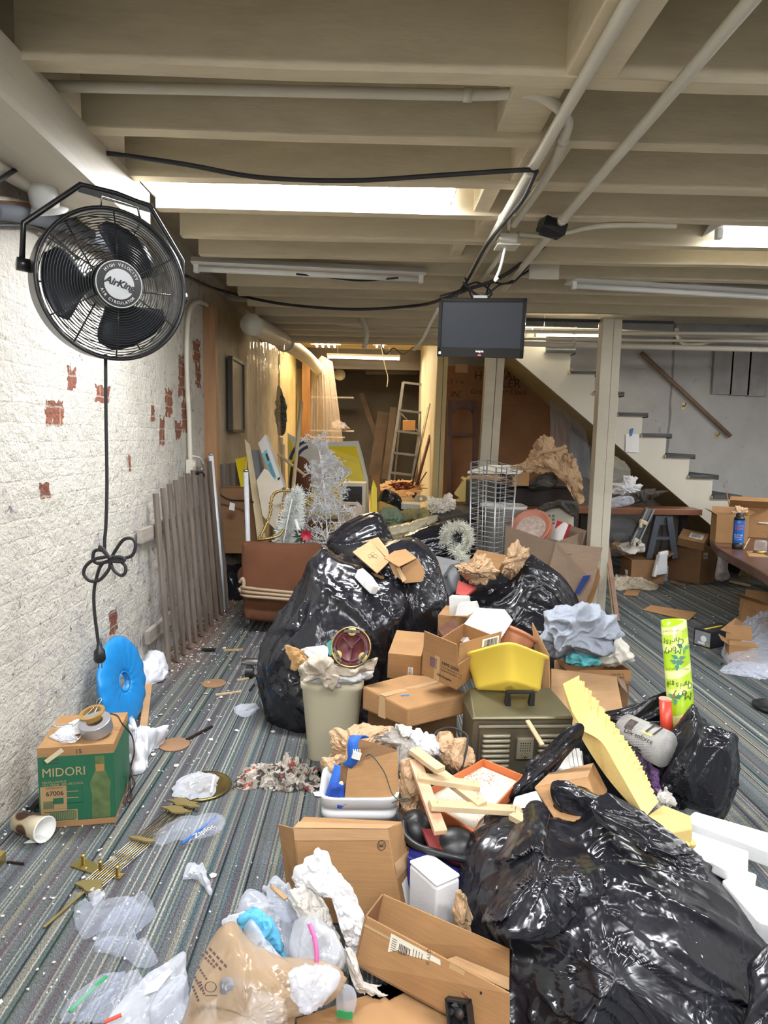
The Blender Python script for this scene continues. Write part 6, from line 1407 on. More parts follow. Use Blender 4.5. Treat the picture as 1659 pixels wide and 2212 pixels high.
for i in range(4):mb.box(q+V((-.010+.007*i,-.003,.014)),(.003,.012,.014))
bs.part('clip',mb,MATS['white_metal'],bevel=.002)
mb=puff_y([(706,1738),(712,1712),(730,1695),(742,1700),(738,1742),(725,1748)],2.10,.03,wr=wr_cloth(4,.012,12),nang=50,nring=12);single('blue_cloth',mb,M('cloth_blue',(.012,.06,.36),.9),'folded blue cloth in the left side of the white bucket','cloth',smooth=True)
mb=puff_y([(724,1705),(735,1688),(742,1692),(738,1714),(728,1716)],2.075,.012,nang=40,nring=10);single('cream_tag',mb,MATS['masking_tape'],'cream plastic lump beside the blue cloth in the bucket','scrap',smooth=True)
mb=MB();mb.tube(spline([PY(790,1634,2.12),PY(803,1632,2.09),PY(830,1668,2.08),PY(846,1712,2.05),PY(862,1728,2.02),PY(884,1730,2.02),PY(880,1724,2.02),PY(862,1728,2.02),PY(846,1735,2.02)],7),.0018,6);single('thin_wire',mb,M('wire_green',(.04,.06,.05),.5),'thin dark green wire hanging over the front of the torn box','wire',smooth=True)
# crumpled papers
lump('kraft_paper','crumpled brown paper standing behind the torn box at the foot of the cream bin','paper',[(712,1606),(722,1578),(760,1566),(810,1565),(842,1576),(840,1640),(790,1660),(740,1668),(714,1650)],2.42,.10,wr_paper(2,.035,8),'kraft',smooth=False,nang=100,nring=26)
lump('kraft_paper','folded brown paper bag left of the white bucket rim','paper',[(694,1640),(712,1634),(748,1632),(748,1660),(720,1672),(706,1690),(698,1668)],2.30,.05,wr_paper(3,.02,9),'kraft',smooth=False)
lump('grey_paper','crumpled pale grey packing paper rising behind the torn box','paper',[(800,1592),(838,1572),(862,1564),(884,1572),(894,1596),(890,1630),(868,1660),(858,1662),(856,1622),(830,1606)],2.30,.05,wr_paper(4,.03,7),M('grey_paper',(.62,.58,.53),.75),smooth=False,nang=90,nring=22,center=PY(868,1600,2.3))
lump('white_paper','crumpled white paper ball between the grey paper and the black cord','paper',[(884,1578),(898,1566),(920,1574),(950,1600),(956,1612),(948,1640),(925,1652),(900,1640),(886,1610)],2.32,.07,wr_paper(5,.035,9),M('paper_white',(.76,.76,.77),.7),smooth=False,nang=90,nring=22)
lump('kraft_paper','crumpled brown paper ball in front of the heater under the black cord','paper',[(945,1604),(962,1590),(988,1598),(1012,1616),(1028,1642),(1010,1660),(970,1668),(948,1650)],2.36,.08,wr_paper(6,.035,8),'kraft',smooth=False,nang=90,nring=22)
lump('kraft_paper','long crumpled brown paper hanging down right of the white bucket','paper',[(866,1660),(890,1648),(902,1680),(906,1740),(892,1770),(866,1772),(862,1730)],2.14,.06,wr_paper(7,.03,8),'kraft',smooth=False,nang=80,nring=20)
# orange tray with plaster
tr=Thing('orange_tray','orange plastic tray with cream dried plaster and rust crumbs under the wood strips','tray',PY(1010,1790,2.1))
M('tray_orange',(.56,.15,.045),.5,var=.08)
R4=[PY(1044,1638,2.36),PY(1132,1674,2.24),PY(1022,1796,1.96),PY(902,1716,2.10)]
up=(R4[1]-R4[0]).cross(R4[3]-R4[0]).normalized();up=up if up.z>0 else -up
cen=sum(R4,V())/4;B4=[cen+(p-cen)*.93-up*.05 for p in R4]
for i in range(4):
    j=(i+1)%4;inn=(cen-(R4[i]+R4[j])/2).normalized()*.006
    mb=MB();mb.hexa([B4[i],B4[j],B4[j]+inn,B4[i]+inn,R4[i],R4[j],R4[j]+inn,R4[i]+inn]);tr.part('side',mb,MATS['tray_orange'],bevel=.002)
mb=MB();mb.prism(B4,up*.006);tr.part('bottom',mb,MATS['tray_orange'])
def plaster():
    mt,nt,p=base('plaster');c=coords(nt);n=tex_noise(nt,c,9,5,.7);g=tex_noise(nt,c,130,2,.6)
    col=ramp(nt,n,[(.3,(.62,.55,.44)),(.7,(.74,.69,.60))])
    m_=math_(nt,'MULTIPLY',ramp(nt,n,[(.46,(0,0,0)),(.60,(1,1,1))]),ramp(nt,g,[(.5,(0,0,0)),(.6,(1,1,1))]))
    nt.links.new(mixc(nt,m_,col,(.40,.17,.06)),p.inputs['Base Color']);p.inputs['Roughness'].default_value=.9;bumped(nt,p,g,.5,.006);return mt
plaster()
mb=MB();P4=[cen+(p-cen)*.90-up*.030 for p in R4];mb.prism(P4,up*.008);tr.part('plaster_fill',mb,MATS['plaster'])
ws=[((892,1620,2.16),(952,1664,2.05),'short wood strip at the upper end of the crossed strips'),((896,1646,2.14),(952,1802,1.86),'reddish wood strip running down across the orange tray edge'),((902,1684,2.06),(1036,1704,2.04),'wood strip lying level across the middle of the orange tray'),((945,1674,2.13),(1042,1748,1.96),'wood strip slanting over the plaster in the orange tray'),((928,1750,1.93),(1124,1762,1.98),'longest pale wood strip across the front of the orange tray'),((1108,1774,1.90),(1160,1802,1.82),'short nailed wood strip end resting on the big front bag')]
M_wood('pine_red',(.55,.30,.17),(.66,.42,.27),14,(.5,1,1))
for i,(a,b,lab) in enumerate(ws):
    A=PY(*a)+up*.004*i;B=PY(*b)+up*.004*i;mb=MB();mb.bar(A,B,.040,.017,up if i!=5 else (0,0,1))
    t=Thing('wood_strip',lab,'wood strip',(A+B)/2,group='crossed wood strips');t.part('strip',mb,MATS['pine_red' if i==1 else 'pine'],bevel=.0015)
    for f in (.08,.9):
        q=A.lerp(B,f)+up*.009;mb=MB();mb.tube([q-up*.004,q+up*(.004 if i!=5 else .02)],.0014,5);t.part('nail',mb,MATS['chrome'])
# black double dome
dd=Thing('dome_tray','black plastic double dome moulding on a red base below the orange tray','moulding',PY(950,1850,2.0))
M('satin_black',(.012,.012,.013),.4)
for (px,py,Y,r,sx_) in ((900,1782,1.98,.062,.9),(985,1822,1.93,.066,1.25)):
    c_=PY(px,py,Y);mb=MB();prof=[(r*math.cos(a),r*math.sin(a)*.9) for a in [i*PI/2/12 for i in range(13)]]
    mb.lathe(prof,32,c_+V((0,.03,-.035)),Euler((.55,0,0)).to_matrix(),sx=sx_);dd.part('dome',mb,MATS['satin_black'],smooth=True)
mb=MB();mb.tube(spline([PY(872,1776,1.99),PY(876,1806,1.93),PY(905,1830,1.88),PY(945,1842,1.86),PY(1002,1856,1.86),PY(1030,1850,1.9)],8),.011,8);dd.part('rim',mb,MATS['satin_black'],smooth=True)
mb=MB();mb.slab([PY(912,1790,1.96),PY(950,1790,1.97),PY(1010,1850,1.90),PY(1000,1872,1.88),PY(930,1835,1.89)],.01);dd.part('base_plate',mb,M('dark_red',(.20,.02,.02),.4))
mb=MB();mb.hexa([V((p.x,p.y,.0)) for p in (PY(880,1868,1.86),PY(1004,1912,1.82),PY(1020,1850,2.02),PY(890,1815,2.06))]+[PY(880,1850,1.87),PY(1004,1892,1.83),PY(1020,1848,2.02),PY(890,1812,2.06)])
for i in range(4):mb.v[i].z=.02
single('blue_box',mb,M('royal_blue',(.03,.03,.22),.4,var=.05),'dark royal blue flat box under the black double dome','box',bevel=.004)
# white foam packing box
wf=Thing('foam_box','white foam packing box with worn corner behind the long open carton','foam box',PY(940,2000,1.8))
T4=[PY(884,1866,1.80),PY(943,1919,1.70),PY(994,1896,1.76),PY(930,1850,1.88)]
mb=MB();mb.hexa([V((p.x,p.y,.02)) for p in T4]+T4);wf.part('body',mb,M('foam_grey_white',(.70,.70,.72),.8,var=.05,bump=.15,bs=150),bevel=.008)
up2=V((0,0,1));mb=MB();mb.hexa([p+up2*.001 for p in T4]+[p+up2*.012 for p in T4]);wf.part('lid',mb,MATS['white_foam'],bevel=.005)
lump('kraft_paper','crumpled brown paper squeezed between the foam box and the front black bag','paper',[(984,1925),(996,1915),(1012,1960),(1022,2030),(1010,2050),(985,2020),(980,1970)],1.68,.04,wr_paper(8,.025,9),'kraft',smooth=False)
# upright carton
ub=Thing('upright_carton','tall slim tan carton standing upright in front of the white bucket','box',(-.02,1.87,0))
f_=[PY(634,1789,1.86),PY(838,1791,1.84),PY(876,2002,1.80),PY(655,1992,1.83)]
b_=[PY(656,1763,1.95),PY(869,1774,1.93),PY(904,1972,1.88),PY(680,1970,1.92)]
for p in (f_[2],f_[3],b_[2],b_[3]):p.z=max(.004,p.z)
for p in (f_[2],f_[3],b_[2],b_[3]):p.z=.004
mb=MB();mb.hexa([f_[3],f_[2],b_[2],b_[3],f_[0],f_[1],b_[1],b_[0]]);ub.part('carton_body',mb,MATS['cardboard'],bevel=.004)
nf=V((0,-1,.05)).normalized()
def fq(u,v,e=.0015):return f_[0].lerp(f_[1],u).lerp(f_[3].lerp(f_[2],u),v)+nf*e
mb=MB();mb.prism([fq(.0,.0),fq(1,.0),fq(1,.11),fq(0,.13)],nf*.0005);tnn=V((0,0,1));mb.prism([f_[0]+tnn*.001,f_[1]+tnn*.001,f_[1].lerp(b_[1],.5)+tnn*.001,f_[0].lerp(b_[0],.5)+tnn*.001],tnn*.0006);ub.part('tape',mb,MATS['cardboard_light'])
mb=MB();mb.slab([PY(601,1781,1.93),PY(634,1790,1.86),PY(655,1990,1.835),PY(624,1950,1.93)],.004);ub.part('flap',mb,MATS['cardboard'])
nr=(f_[1]-f_[0]).normalized()
def rq(u,v,e=.0018):return f_[1].lerp(b_[1],u).lerp(f_[2].lerp(b_[2],u),v)+nr*e
mb=MB();mb.prism([rq(.22,.58),rq(.62,.56),rq(.66,.86),rq(.26,.88)],nr*.0006);ub.part('shipping_label',mb,MATS['white_paper'])
mb=MB();c_=fq(.905,.16,.002);mb.tube([c_+V((.011*math.cos(2*PI*k/20),0,.016*math.sin(2*PI*k/20))) for k in range(20)],.0011,4,closed=True);mb.text('K',c_,V((0,0,1)),V((-1,0,0)),.018,bold=.0005);ub.part('printed_mark',mb,MATS['ink'])
mb=MB();mb.prism([rq(0,.34),rq(1,.33),rq(1,.48),rq(0,.50)],nr*.0005);ub.part('tape',mb,MATS['tape'])
# long open carton
lo=Thing('long_carton','long open tan carton with shipping label lying toward the camera','box',(.2,1.5,0))
Fp=[PY(792,1980,1.635),PY(1100,2146,1.40),PY(1100,2262,1.385),PY(768,2082,1.61)]
Bp=[PY(828,1932,1.755),PY(1100,2050,1.53),PY(1100,2160,1.50),PY(806,2030,1.72)]
mb=MB();mb.slab(Fp,.005);lo.part('wall',mb,MATS['cardboard'],bevel=.0012)
mb=MB();mb.slab(Bp,.005);lo.part('wall',mb,MATS['cardboard'],bevel=.0012)
mb=MB();mb.slab([Fp[0],Bp[0],Bp[3],Fp[3]],.005);lo.part('wall',mb,MATS['cardboard_dark'],bevel=.0012)
mb=MB();mb.slab([Fp[3],Bp[3],Bp[2],Fp[2]],.005);lo.part('bottom',mb,MATS['cardboard_dark'])
mb=MB();mb.slab([PY(965,2072,1.52),PY(1100,2135,1.44),PY(1100,2112,1.50),PY(985,2065,1.575)],.004);lo.part('flap',mb,MATS['cardboard_light'])
nF=(Fp[1]-Fp[0]).cross(Fp[3]-Fp[0]).normalized();nF=nF if nF.dot(CAM-Fp[0])>0 else -nF
def lq(u,v,e=.0016):return Fp[0].lerp(Fp[1],u).lerp(Fp[3].lerp(Fp[2],u),v)+nF*e
mb=MB();L4=[(.20,.06),(.555,.06),(.575,.44),(.20,.46)];mb.prism([lq(*k) for k in L4],nF*.0006);lab=lo.part('shipping_label',mb,M('label_cream',(.74,.70,.58),.7,var=.02))
mb=MB()
u=.27
r_=random.Random(9)
while u<.345:w_=r_.choice((.003,.005,.007));mb.prism([lq(u,.16,.0024),lq(u+w_,.16,.0024),lq(u+w_,.36,.0024),lq(u,.36,.0024)],nF*.0002);u+=w_+r_.choice((.003,.005))
for i in range(6):mb.prism([lq(.215,.13+.045*i,.0024),lq(.25,.13+.045*i,.0024),lq(.25,.142+.045*i,.0024),lq(.215,.142+.045*i,.0024)],nF*.0002)
for i in range(4):mb.prism([lq(.37+.02*i,.12,.0024),lq(.374+.02*i,.12,.0024),lq(.374+.02*i,.30,.0024),lq(.37+.02*i,.30,.0024)],nF*.0002)
mb.text('QTY SKU 1',lq(.475,.22,.0026),lq(.475,.5)-lq(.475,.1),lq(.6,.2)-lq(.4,.2),.013);lo.part('label_print',mb,MATS['ink'],parent=lab)
mb=MB();mb.prism([lq(0,.15),lq(.2,.15),lq(.2,.2),lq(0,.2)],nF*.0003);mb.prism([lq(.62,.02),lq(.72,.02),lq(.70,.7),lq(.60,.7)],nF*.0003);lo.part('tape',mb,MATS['tape'])
sf=Thing('cooling_fan','small square black cooling fan with red and black leads on the long carton','cooling fan',lq(.80,.62,.01))
c_=lq(.72,.80,.004);X_=(lq(.8,.8)-lq(.7,.8)).normalized();X_=(X_+(lq(.7,.2)-lq(.7,.8)).normalized()*.35).normalized();Y_=nF.cross(X_)
mb=MB()
def cq(x,y,z):return c_+X_*x+Y_*y+nF*z
for sx_,sy_,dx_2,dy_2 in ((0,1,.062,.006),(0,-1,.062,.006),(1,0,.006,.062),(-1,0,.006,.062)):
    ctr=cq(sx_*.028,sy_*.028,.012);mb.hexa([ctr+X_*a*dx_2/2+Y_*b*dy_2/2+nF*z for z in (-.011,.011) for a,b in ((-1,-1),(1,-1),(1,1),(-1,1))])
mb.hexa([cq(a*.031,b*.031,z) for z in (0,.003) for a,b in ((-1,-1),(1,-1),(1,1),(-1,1))]);sf.part('frame',mb,MATS['black_plastic'],bevel=.001)
RM=Matrix((X_,Y_,nF)).transposed()
mb=MB();mb.lathe([(.011,.003),(.012,.016),(.0,.017)],20,c_,RM);ho=sf.part('hub',mb,M('dark_hub',(.03,.022,.02),.5),smooth=True)
mb=MB()
for k in range(7):
    a=2*PI*k/7;mb.add([cq(.011*math.cos(a),.011*math.sin(a),.006),cq(.025*math.cos(a+.2),.025*math.sin(a+.2),.006),cq(.025*math.cos(a+.7),.025*math.sin(a+.7),.014),cq(.011*math.cos(a+.6),.011*math.sin(a+.6),.014)],[(0,1,2,3)])
sf.part('impeller',mb,MATS['black_plastic'],solid=.001)
mb=MB();mb.tube(spline([cq(.02,.03,.006),cq(.01,.046,.006),cq(.03,.056,.004),cq(.055,.05,.004)],6),.0014,5);sf.part('lead',mb,M('lead_red',(.30,.02,.02),.5),smooth=True)
mb=MB();mb.tube(spline([cq(.024,.03,.005),cq(.015,.043,.004),cq(.032,.052,.003),cq(.055,.047,.003)],6),.0014,5);sf.part('lead',mb,MATS['black_plastic'],smooth=True)
mb=MB();mb.box(cq(.06,.048,.004),(.010,.010,.006));sf.part('connector',mb,MATS['black_plastic'])
flat=[PZ(640,2200,.03),PZ(860,2125,.03),PZ(1120,2240,.03),PZ(1080,2420,.03),PZ(660,2420,.03)]
mb=MB();mb.prism(flat,(0,0,-.025));single('cardboard_sheet',mb,MATS['cardboard'],'flat tan cardboard lying on the carpet under the long carton','cardboard',bevel=.002)
# white and grey packing paper
pw=Thing('packing_paper','long crumpled white packing paper trailing from the upright carton down to the flat cardboard','paper',(-.1,1.65,0))
mb=puff_y([(640,1882),(662,1848),(700,1836),(722,1868),(758,1912),(786,1985),(788,2030),(770,2080),(752,2050),(742,1990),(722,1945),(690,1925),(650,1930),(640,1905)],1.66,.05,.09,wr=wr_paper(3,.028,8),sharp=1.4,jag=.10,curl=.04,nang=130,nring=36,center=PY(715,1925,1.66),zmin=.004);pw.part('crumpled_sheet',mb,MATS['paper_white'])
mb=puff_y([(628,1925),(650,1915),(690,1940),(722,1990),(740,2040),(748,2090),(735,2110),(716,2070),(690,2030),(655,1990),(632,1960)],1.62,.04,.05,wr=wr_paper(4,.028,9),sharp=1.4,jag=.14,curl=.05,nang=110,nring=28,zmin=.004);pw.part('crumpled_sheet',mb,MATS['grey_paper'])
mb=puff_y([(742,2040),(768,2070),(775,2110),(800,2135),(850,2152),(884,2166),(884,2180),(862,2178),(850,2196),(832,2184),(800,2160),(768,2140),(748,2090)],1.55,.035,.03,wr=wr_paper(5,.025,10),sharp=1.4,jag=.12,curl=.04,nang=110,nring=22,center=PY(785,2125,1.55),zmin=.034);pw.part('crumpled_sheet',mb,MATS['grey_paper'])
# clear bags cluster
M_clear('bag_film',(.80,.83,.92),.26,.10,20,.9,.5);M_clear('tan_film',(.52,.36,.22),.52,.22,9,.5,.45);M_clear('pale_film',(.78,.80,.86),.34,.14,24,.9,.5)
def film(label,pix,Y,T,seed,mat='bag_film',amp=.025,fr=10,lean=.05,group='clear plastic bags',cat='plastic bag',zmin=.003,name='plastic_bag',**kw):
    kw.setdefault('nang',80);kw.setdefault('nring',20)
    mb=puff_y(pix,Y,T,lean=lean,wr=wr_bag(seed,amp,fr,(.2,0,1)),zmin=zmin,**kw);return single(name,mb,MATS[mat],label,cat,group,smooth=True)
film('upright clear plastic bag behind the blue cloth at the upright carton',[(508,1975),(520,1935),(545,1922),(580,1940),(610,1955),(632,1990),(640,2050),(600,2070),(560,2010),(530,1985)],1.68,.06,3)
film('clear plastic bag with a tan stick at the corner of the upright carton',[(578,1925),(590,1900),(610,1905),(630,1935),(640,1975),(615,1965)],1.72,.03,4)
mb=MB();mb.bar(PY(586,1913,1.70),PY(618,1942,1.66),.012,.004);single('wood_stick',mb,MATS['cardboard_light'],'flat tan stick inside the clear bag at the upright carton','stick')
zb_=film('clear zip bag with a pink zip strip standing in front of the packing paper',[(632,2030),(650,1985),(690,1990),(720,2030),(728,2080),(700,2110),(655,2100),(635,2070)],1.56,.05,5,'pale_film')
sub(zb_,'zip_strip',ribbon([PY(668,1995,1.52),PY(680,2030,1.50),PY(684,2070,1.48),PY(674,2115,1.47)],.011,.002),M('pink',(.62,.13,.36),.4),True)
mb=puff_y([(515,1985),(535,1972),(562,1975),(590,2005),(610,2050),(618,2072),(600,2076),(575,2050),(560,2015),(535,1998),(520,2002)],1.58,.025,wr=wr_cloth(5,.010,22),nang=100,nring=24,zmin=.004,center=PY(570,2015,1.58));single('blue_cloth',mb,M('sky_blue',(.10,.40,.62),.8,bump=.2),'sky blue cloth pushed among the clear bags','cloth',smooth=True)
film('pale green tinted bag lying in front of the blue cloth',[(525,2015),(540,1990),(560,2005),(590,2050),(610,2078),(560,2080),(535,2050)],1.54,.04,6,'pale_film')
film('white crumpled film behind the tan bag',[(478,1985),(500,1978),(524,1982),(520,2000),(490,2005),(476,1998)],1.62,.02,7,'pale_film')
tn=Thing('tan_bag','tan translucent plastic shopping bag full of packing in the front corner','plastic bag',(-.4,1.42,0))
mb=puff_y([(398,2300),(404,2160),(425,2085),(462,2020),(488,1990),(512,1996),(536,2030),(580,2062),(640,2072),(700,2078),(732,2092),(738,2114),(722,2145),(690,2172),(650,2186),(640,2230),(640,2300)],1.46,.13,.10,lean=.05,wr=wr_bag(8,.020,6,(.6,0,.8)),nang=150,nring=40,zmin=.003,center=PY(540,2150,1.46));tn.part('film',mb,MATS['tan_film'],smooth=True)
mb=puff_y([(420,2290),(440,2180),(520,2130),(600,2150),(620,2200),(600,2290)],1.46,.10,.08,wr=wr_paper(2,.03,8),nang=70,nring=16,zmin=.006);single('packing_paper',mb,MATS['paper_white'],'white crumpled paper showing through the tan bag','paper')
mb=puff_y([(470,2200),(476,2120),(520,2110),(545,2140),(520,2190)],1.40,.03,.03,wr=wr_paper(2,.01,8),nang=50,nring=10,zmin=.006);single('grey_pouch',mb,M('pouch_grey',(.22,.22,.24),.4),'dark grey pouch showing through the tan bag','pouch')
film('crumpled clear bag caught in the mouth of the tan bag',[(622,2112),(640,2095),(690,2090),(722,2102),(720,2130),(690,2160),(655,2168),(632,2145)],1.345,.04,9,'bag_film',.02,11)
tb_=out_y([(448,2060),(458,2045),(500,2075),(492,2092)],1.33)
mb=MB();nb=(CAM-tb_[0]).normalized()
for i in range(6):
    a=PY(452+8*i,2062+7*i,1.345);b=PY(462+9*i,2082+10*i-14,1.34)
for i,(a,b) in enumerate((((437,2062),(466,2092)),((444,2055),(480,2098)),((452,2048),(492,2092)),((428,2088),(448,2118)),((420,2110),(436,2140)),((416,2130),(430,2165)),((432,2120),(442,2150)))):
    A=PY(*a,1.335);B=PY(*b,1.325);
    for k in range(5):
        p,q=A.lerp(B,k/5),A.lerp(B,(k+.7)/5);mb.bar(p,q,.0045,.0008,nb)
c_=PY(455,2132,1.315);mb.tube([c_+V((.012*math.cos(2*PI*k/14),0,.012*math.sin(2*PI*k/14))) for k in range(14)],.001,4,closed=True)
mb.bar(c_+V((-.012,0,-.02)),c_+V((.014,0,-.02)),.002,.001,nb)
tn.part('printing',mb,M('brown_ink',(.09,.05,.04),.7))
gz=Thing('zip_bag','small clear zip bag with green zip strip by the packing paper tail','plastic bag',PY(740,2190,1.5))
mb=puff_y([(726,2150),(735,2128),(760,2132),(770,2160),(758,2195),(730,2192)],1.47,.012,wr=wr_bag(3,.008,12,(0,0,1)),nang=50,nring=12,zmin=.034);gz.part('film',mb,MATS['bag_film'],smooth=True)
gz.part('zip_strip',ribbon([PY(728,2188,1.45),PY(745,2193,1.45),PY(762,2193,1.45)],.018,.002,(0,0,1)),M('zip_green',(.02,.30,.10),.4))
# ------------------------------------------------------------------ open bag behind, newspaper, wrapping paper
ob=Thing('trash_bag','open black trash bag holding the newspaper roll and gift wrap','bag',PY(1420,1740,2.4),group='black trash bags')
kw=dict(zmin=.003)
mb=puff_y([(1402,1650),(1432,1596),(1465,1566),(1490,1532),(1500,1530),(1520,1568),(1560,1580),(1590,1600),(1592,1680),(1578,1735),(1558,1764),(1500,1752),(1450,1730),(1408,1706)],2.36,.13,.06,wr=wr_bag(11,.03,7,(.35,0,1)),nang=150,nring=44,**kw);ob.part('film',mb,MATS['black_film'],smooth=True)
mb=puff_y([(1098,1742),(1104,1712),(1128,1676),(1136,1650),(1170,1622),(1196,1596),(1238,1566),(1262,1572),(1258,1598),(1226,1636),(1204,1668),(1176,1690),(1160,1718),(1126,1734)],2.18,.022,.03,sharp=1.2,wr=wr_bag(12,.03,8,(.7,0,.7)),nang=110,nring=26,**kw);ob.part('rim_film',mb,MATS['black_film'],smooth=True)
mb=puff_y([(1282,1558),(1310,1540),(1360,1528),(1410,1504),(1446,1494),(1452,1530),(1420,1560),(1360,1560),(1320,1590),(1292,1588)],2.60,.025,.03,sharp=1.2,wr=wr_bag(13,.028,8,(.9,0,.3)),nang=110,nring=24,**kw);ob.part('rim_film',mb,MATS['black_film'],smooth=True)
mb=puff_y([(1150,1720),(1180,1640),(1260,1590),(1340,1570),(1440,1560),(1500,1620),(1500,1740),(1300,1790),(1180,1780)],2.55,.05,.06,wr=wr_bag(14,.02,6,(0,0,1)),nang=80,nring=18,**kw);ob.part('back_film',mb,MATS['black_film'],smooth=True)
np_=Thing('newspaper_roll','rolled newspaper with headline about law enforcement in the open bag','newspaper',PY(1400,1620,2.35))
A,B=PY(1352,1580,2.42),PY(1436,1618,2.26);ax=(B-A).normalized();
def news():
    mt,nt,p=base('newsprint');c=coords(nt,(1,1,1))
    t=nd(nt,'ShaderNodeTexWave');t.wave_type='BANDS';t.bands_direction='DIAGONAL';t.inputs['Scale'].default_value=60;t.inputs['Distortion'].default_value=3;t.inputs['Detail'].default_value=3;t.inputs['Detail Scale'].default_value=6;nt.links.new(c,t.inputs['Vector'])
    g=ramp(nt,tex_noise(nt,c,26,2),[(.45,(.1,.1,.1)),(.6,(.6,.6,.6))])
    nt.links.new(mixc(nt,math_(nt,'MULTIPLY',math_(nt,'GREATER_THAN',t.outputs['Fac'],.62),g),(.40,.385,.36),(.12,.12,.12)),p.inputs['Base Color']);p.inputs['Roughness'].default_value=.85;return mt
news()
mb=MB();mb.tube([A,A.lerp(B,.5),B],.066,28);np_.part('paper',mb,MATS['newsprint'],smooth=True)
vw=(CAM-A.lerp(B,.5));vw=(vw-ax*vw.dot(ax)).normalized();sd=ax.cross(vw)
if sd.z<0:sd=-sd
def on_roll(f,ang):return A.lerp(B,f)+(vw*math.cos(ang)+sd*math.sin(ang))*.0672
mb=MB()
for txt,f,ang,s_,b_ in (('Law enforce',.62,.05,.026,.0),('Noblesville',.48,-.62,.020,.0008),('Fishers City',.50,-.85,.018,.0008)):
    O=on_roll(f,ang);yv=(-vw*math.sin(ang)+sd*math.cos(ang));mb.text(txt,O,ax,yv,s_,bold=b_)
O=on_roll(.80,.75);mb.text('TI',O,ax,(-vw*math.sin(.75)+sd*math.cos(.75)),.075,bold=.001)
np_.part('headline',mb,MATS['ink'])
mb=MB();P=[]
for ang in (.34,.56,.78):P.append(ang)
mb.add([on_roll(f,a) for f in (.22,.42) for a in (.15,.4,.65,.85)],[(0,1,5,4),(1,2,6,5),(2,3,7,6)]);np_.part('photo_print',mb,M('photo_dark',(.07,.05,.045),.7,var=.7,vs=50))
mb=MB();mb.add([on_roll(f,a) for f in (.64,.90) for a in (.30,.38,.46)],[(0,1,4,3),(1,2,5,4)]);np_.part('yellow_band',mb,M('news_yellow',(.60,.53,.22),.8))
mb=MB();mb.tube([PY(1437,1512,2.45),PY(1442,1600,2.40)],.0225,20);t_=Thing('red_tube','bright red cardboard tube standing beside the gift wrap','tube',PY(1442,1600,2.40));t_.part('tube',mb,M('tube_red',(.62,.06,.03),.35),smooth=True)
mb=MB();q=PY(1437,1511,2.45);mb.tube([q,q+V((0,0,.004))],.0235,20);t_.part('rim',mb,M('tube_pink',(.72,.33,.27),.5))
def giftwrap():
    mt,nt,p=base('gift_wrap');c=coords(nt);sp=nd(nt,'ShaderNodeSeparateXYZ');nt.links.new(c,sp.inputs[0])
    h=math_(nt,'ADD',math_(nt,'MULTIPLY',sp.outputs[2],6.6),math_(nt,'MULTIPLY',sp.outputs[0],-3.0))
    f=math_(nt,'FRACT',h)
    col=ramp(nt,f,[(0,(.36,.56,.012)),(.36,(.62,.72,.20)),(.52,(.44,.62,.04)),(.74,(.68,.74,.30)),(.92,(.36,.56,.012))],'CONSTANT')
    nt.links.new(col,p.inputs['Base Color']);p.inputs['Roughness'].default_value=.3;p.inputs['Coat Weight'].default_value=.3;return mt
giftwrap()
gw=Thing('wrapping_paper','lime green Christmas wrapping paper roll standing in the open black bag','wrapping paper',PY(1482,1620,2.42))
A,B=PY(1480,1640,2.40),PY(1455,1340,2.62);ax=(B-A).normalized();vw=(CAM-A.lerp(B,.5));vw=(vw-ax*vw.dot(ax)).normalized();sd=ax.cross(vw).normalized()
mb=MB();N_=40;vs=[]
LEN=14
for i in range(LEN+1):
    f=i/LEN;r=.048*(.86+.14*f) if f<.4 else .048
    for k in range(N_):
        a=2*PI*k/N_;dent=1+.03*noise.noise(V((math.cos(a)*2,f*5,math.sin(a)*2)))
        vs.append(A.lerp(B,f)+(vw*math.cos(a)*.85+sd*math.sin(a))*r*dent)
mb.add(vs,[(i*N_+k,i*N_+(k+1)%N_,(i+1)*N_+(k+1)%N_,(i+1)*N_+k) for i in range(LEN) for k in range(N_)]);gw.part('roll',mb,MATS['gift_wrap'],smooth=True,solid=.002)
def on_w(f,ang,e=.0012):return A.lerp(B,f)+(vw*math.cos(ang)*.85+sd*math.sin(ang))*(.048+e)
def tanw(ang):return (-vw*math.sin(ang)*.85+sd*math.cos(ang)).normalized()
M('wrap_ink',(.06,.10,.03),.6)
sgn=-1
mb=MB()
for txt,f,a,s_ in (('Merry',.44,.15,.042),('Christmas',.515,-.1,.034),('Merry',.76,-.35,.034),('Christ',.83,-.2,.034),('Chris',.20,-.3,.034)):
    n_=len(txt)
    for i,chh in enumerate(txt):
        aa=a+(i-(n_-1)/2)*.27*(1 if (V((1,0,0)).dot(tanw(0))<0) else -1)
        if abs(aa)<1.15:mb.text(chh,on_w(f+.01*math.sin(i*1.4),aa),(tanw(aa) if V((1,0,0)).dot(tanw(0))<0 else -tanw(aa)),-ax,s_,shear=.2)
for f in (.62,.90):
    mb.tube([on_w(f+.012*abs(math.sin(k*.55)),-1.0+k*.05) for k in range(40)],.0008,4)
gw.part('lettering',mb,MATS['wrap_ink'])
mb=MB()
for f,a in ((.665,.0),(.70,.12),(.42,-.35),(.78,.55)):
    O=on_w(f,a,.0016);tx=tanw(a)
    for an in (.3,2.6,4.6):
        d=tx*math.cos(an)+ax*math.sin(an);s_=d.cross(vw).normalized()
        mb.add([O,O+d*.011+s_*.009,O+d*.030,O+d*.011-s_*.009],[(0,1,2,3)])
gw.part('holly_leaf',mb,M('holly',(.03,.20,.11),.5))
mb=MB()
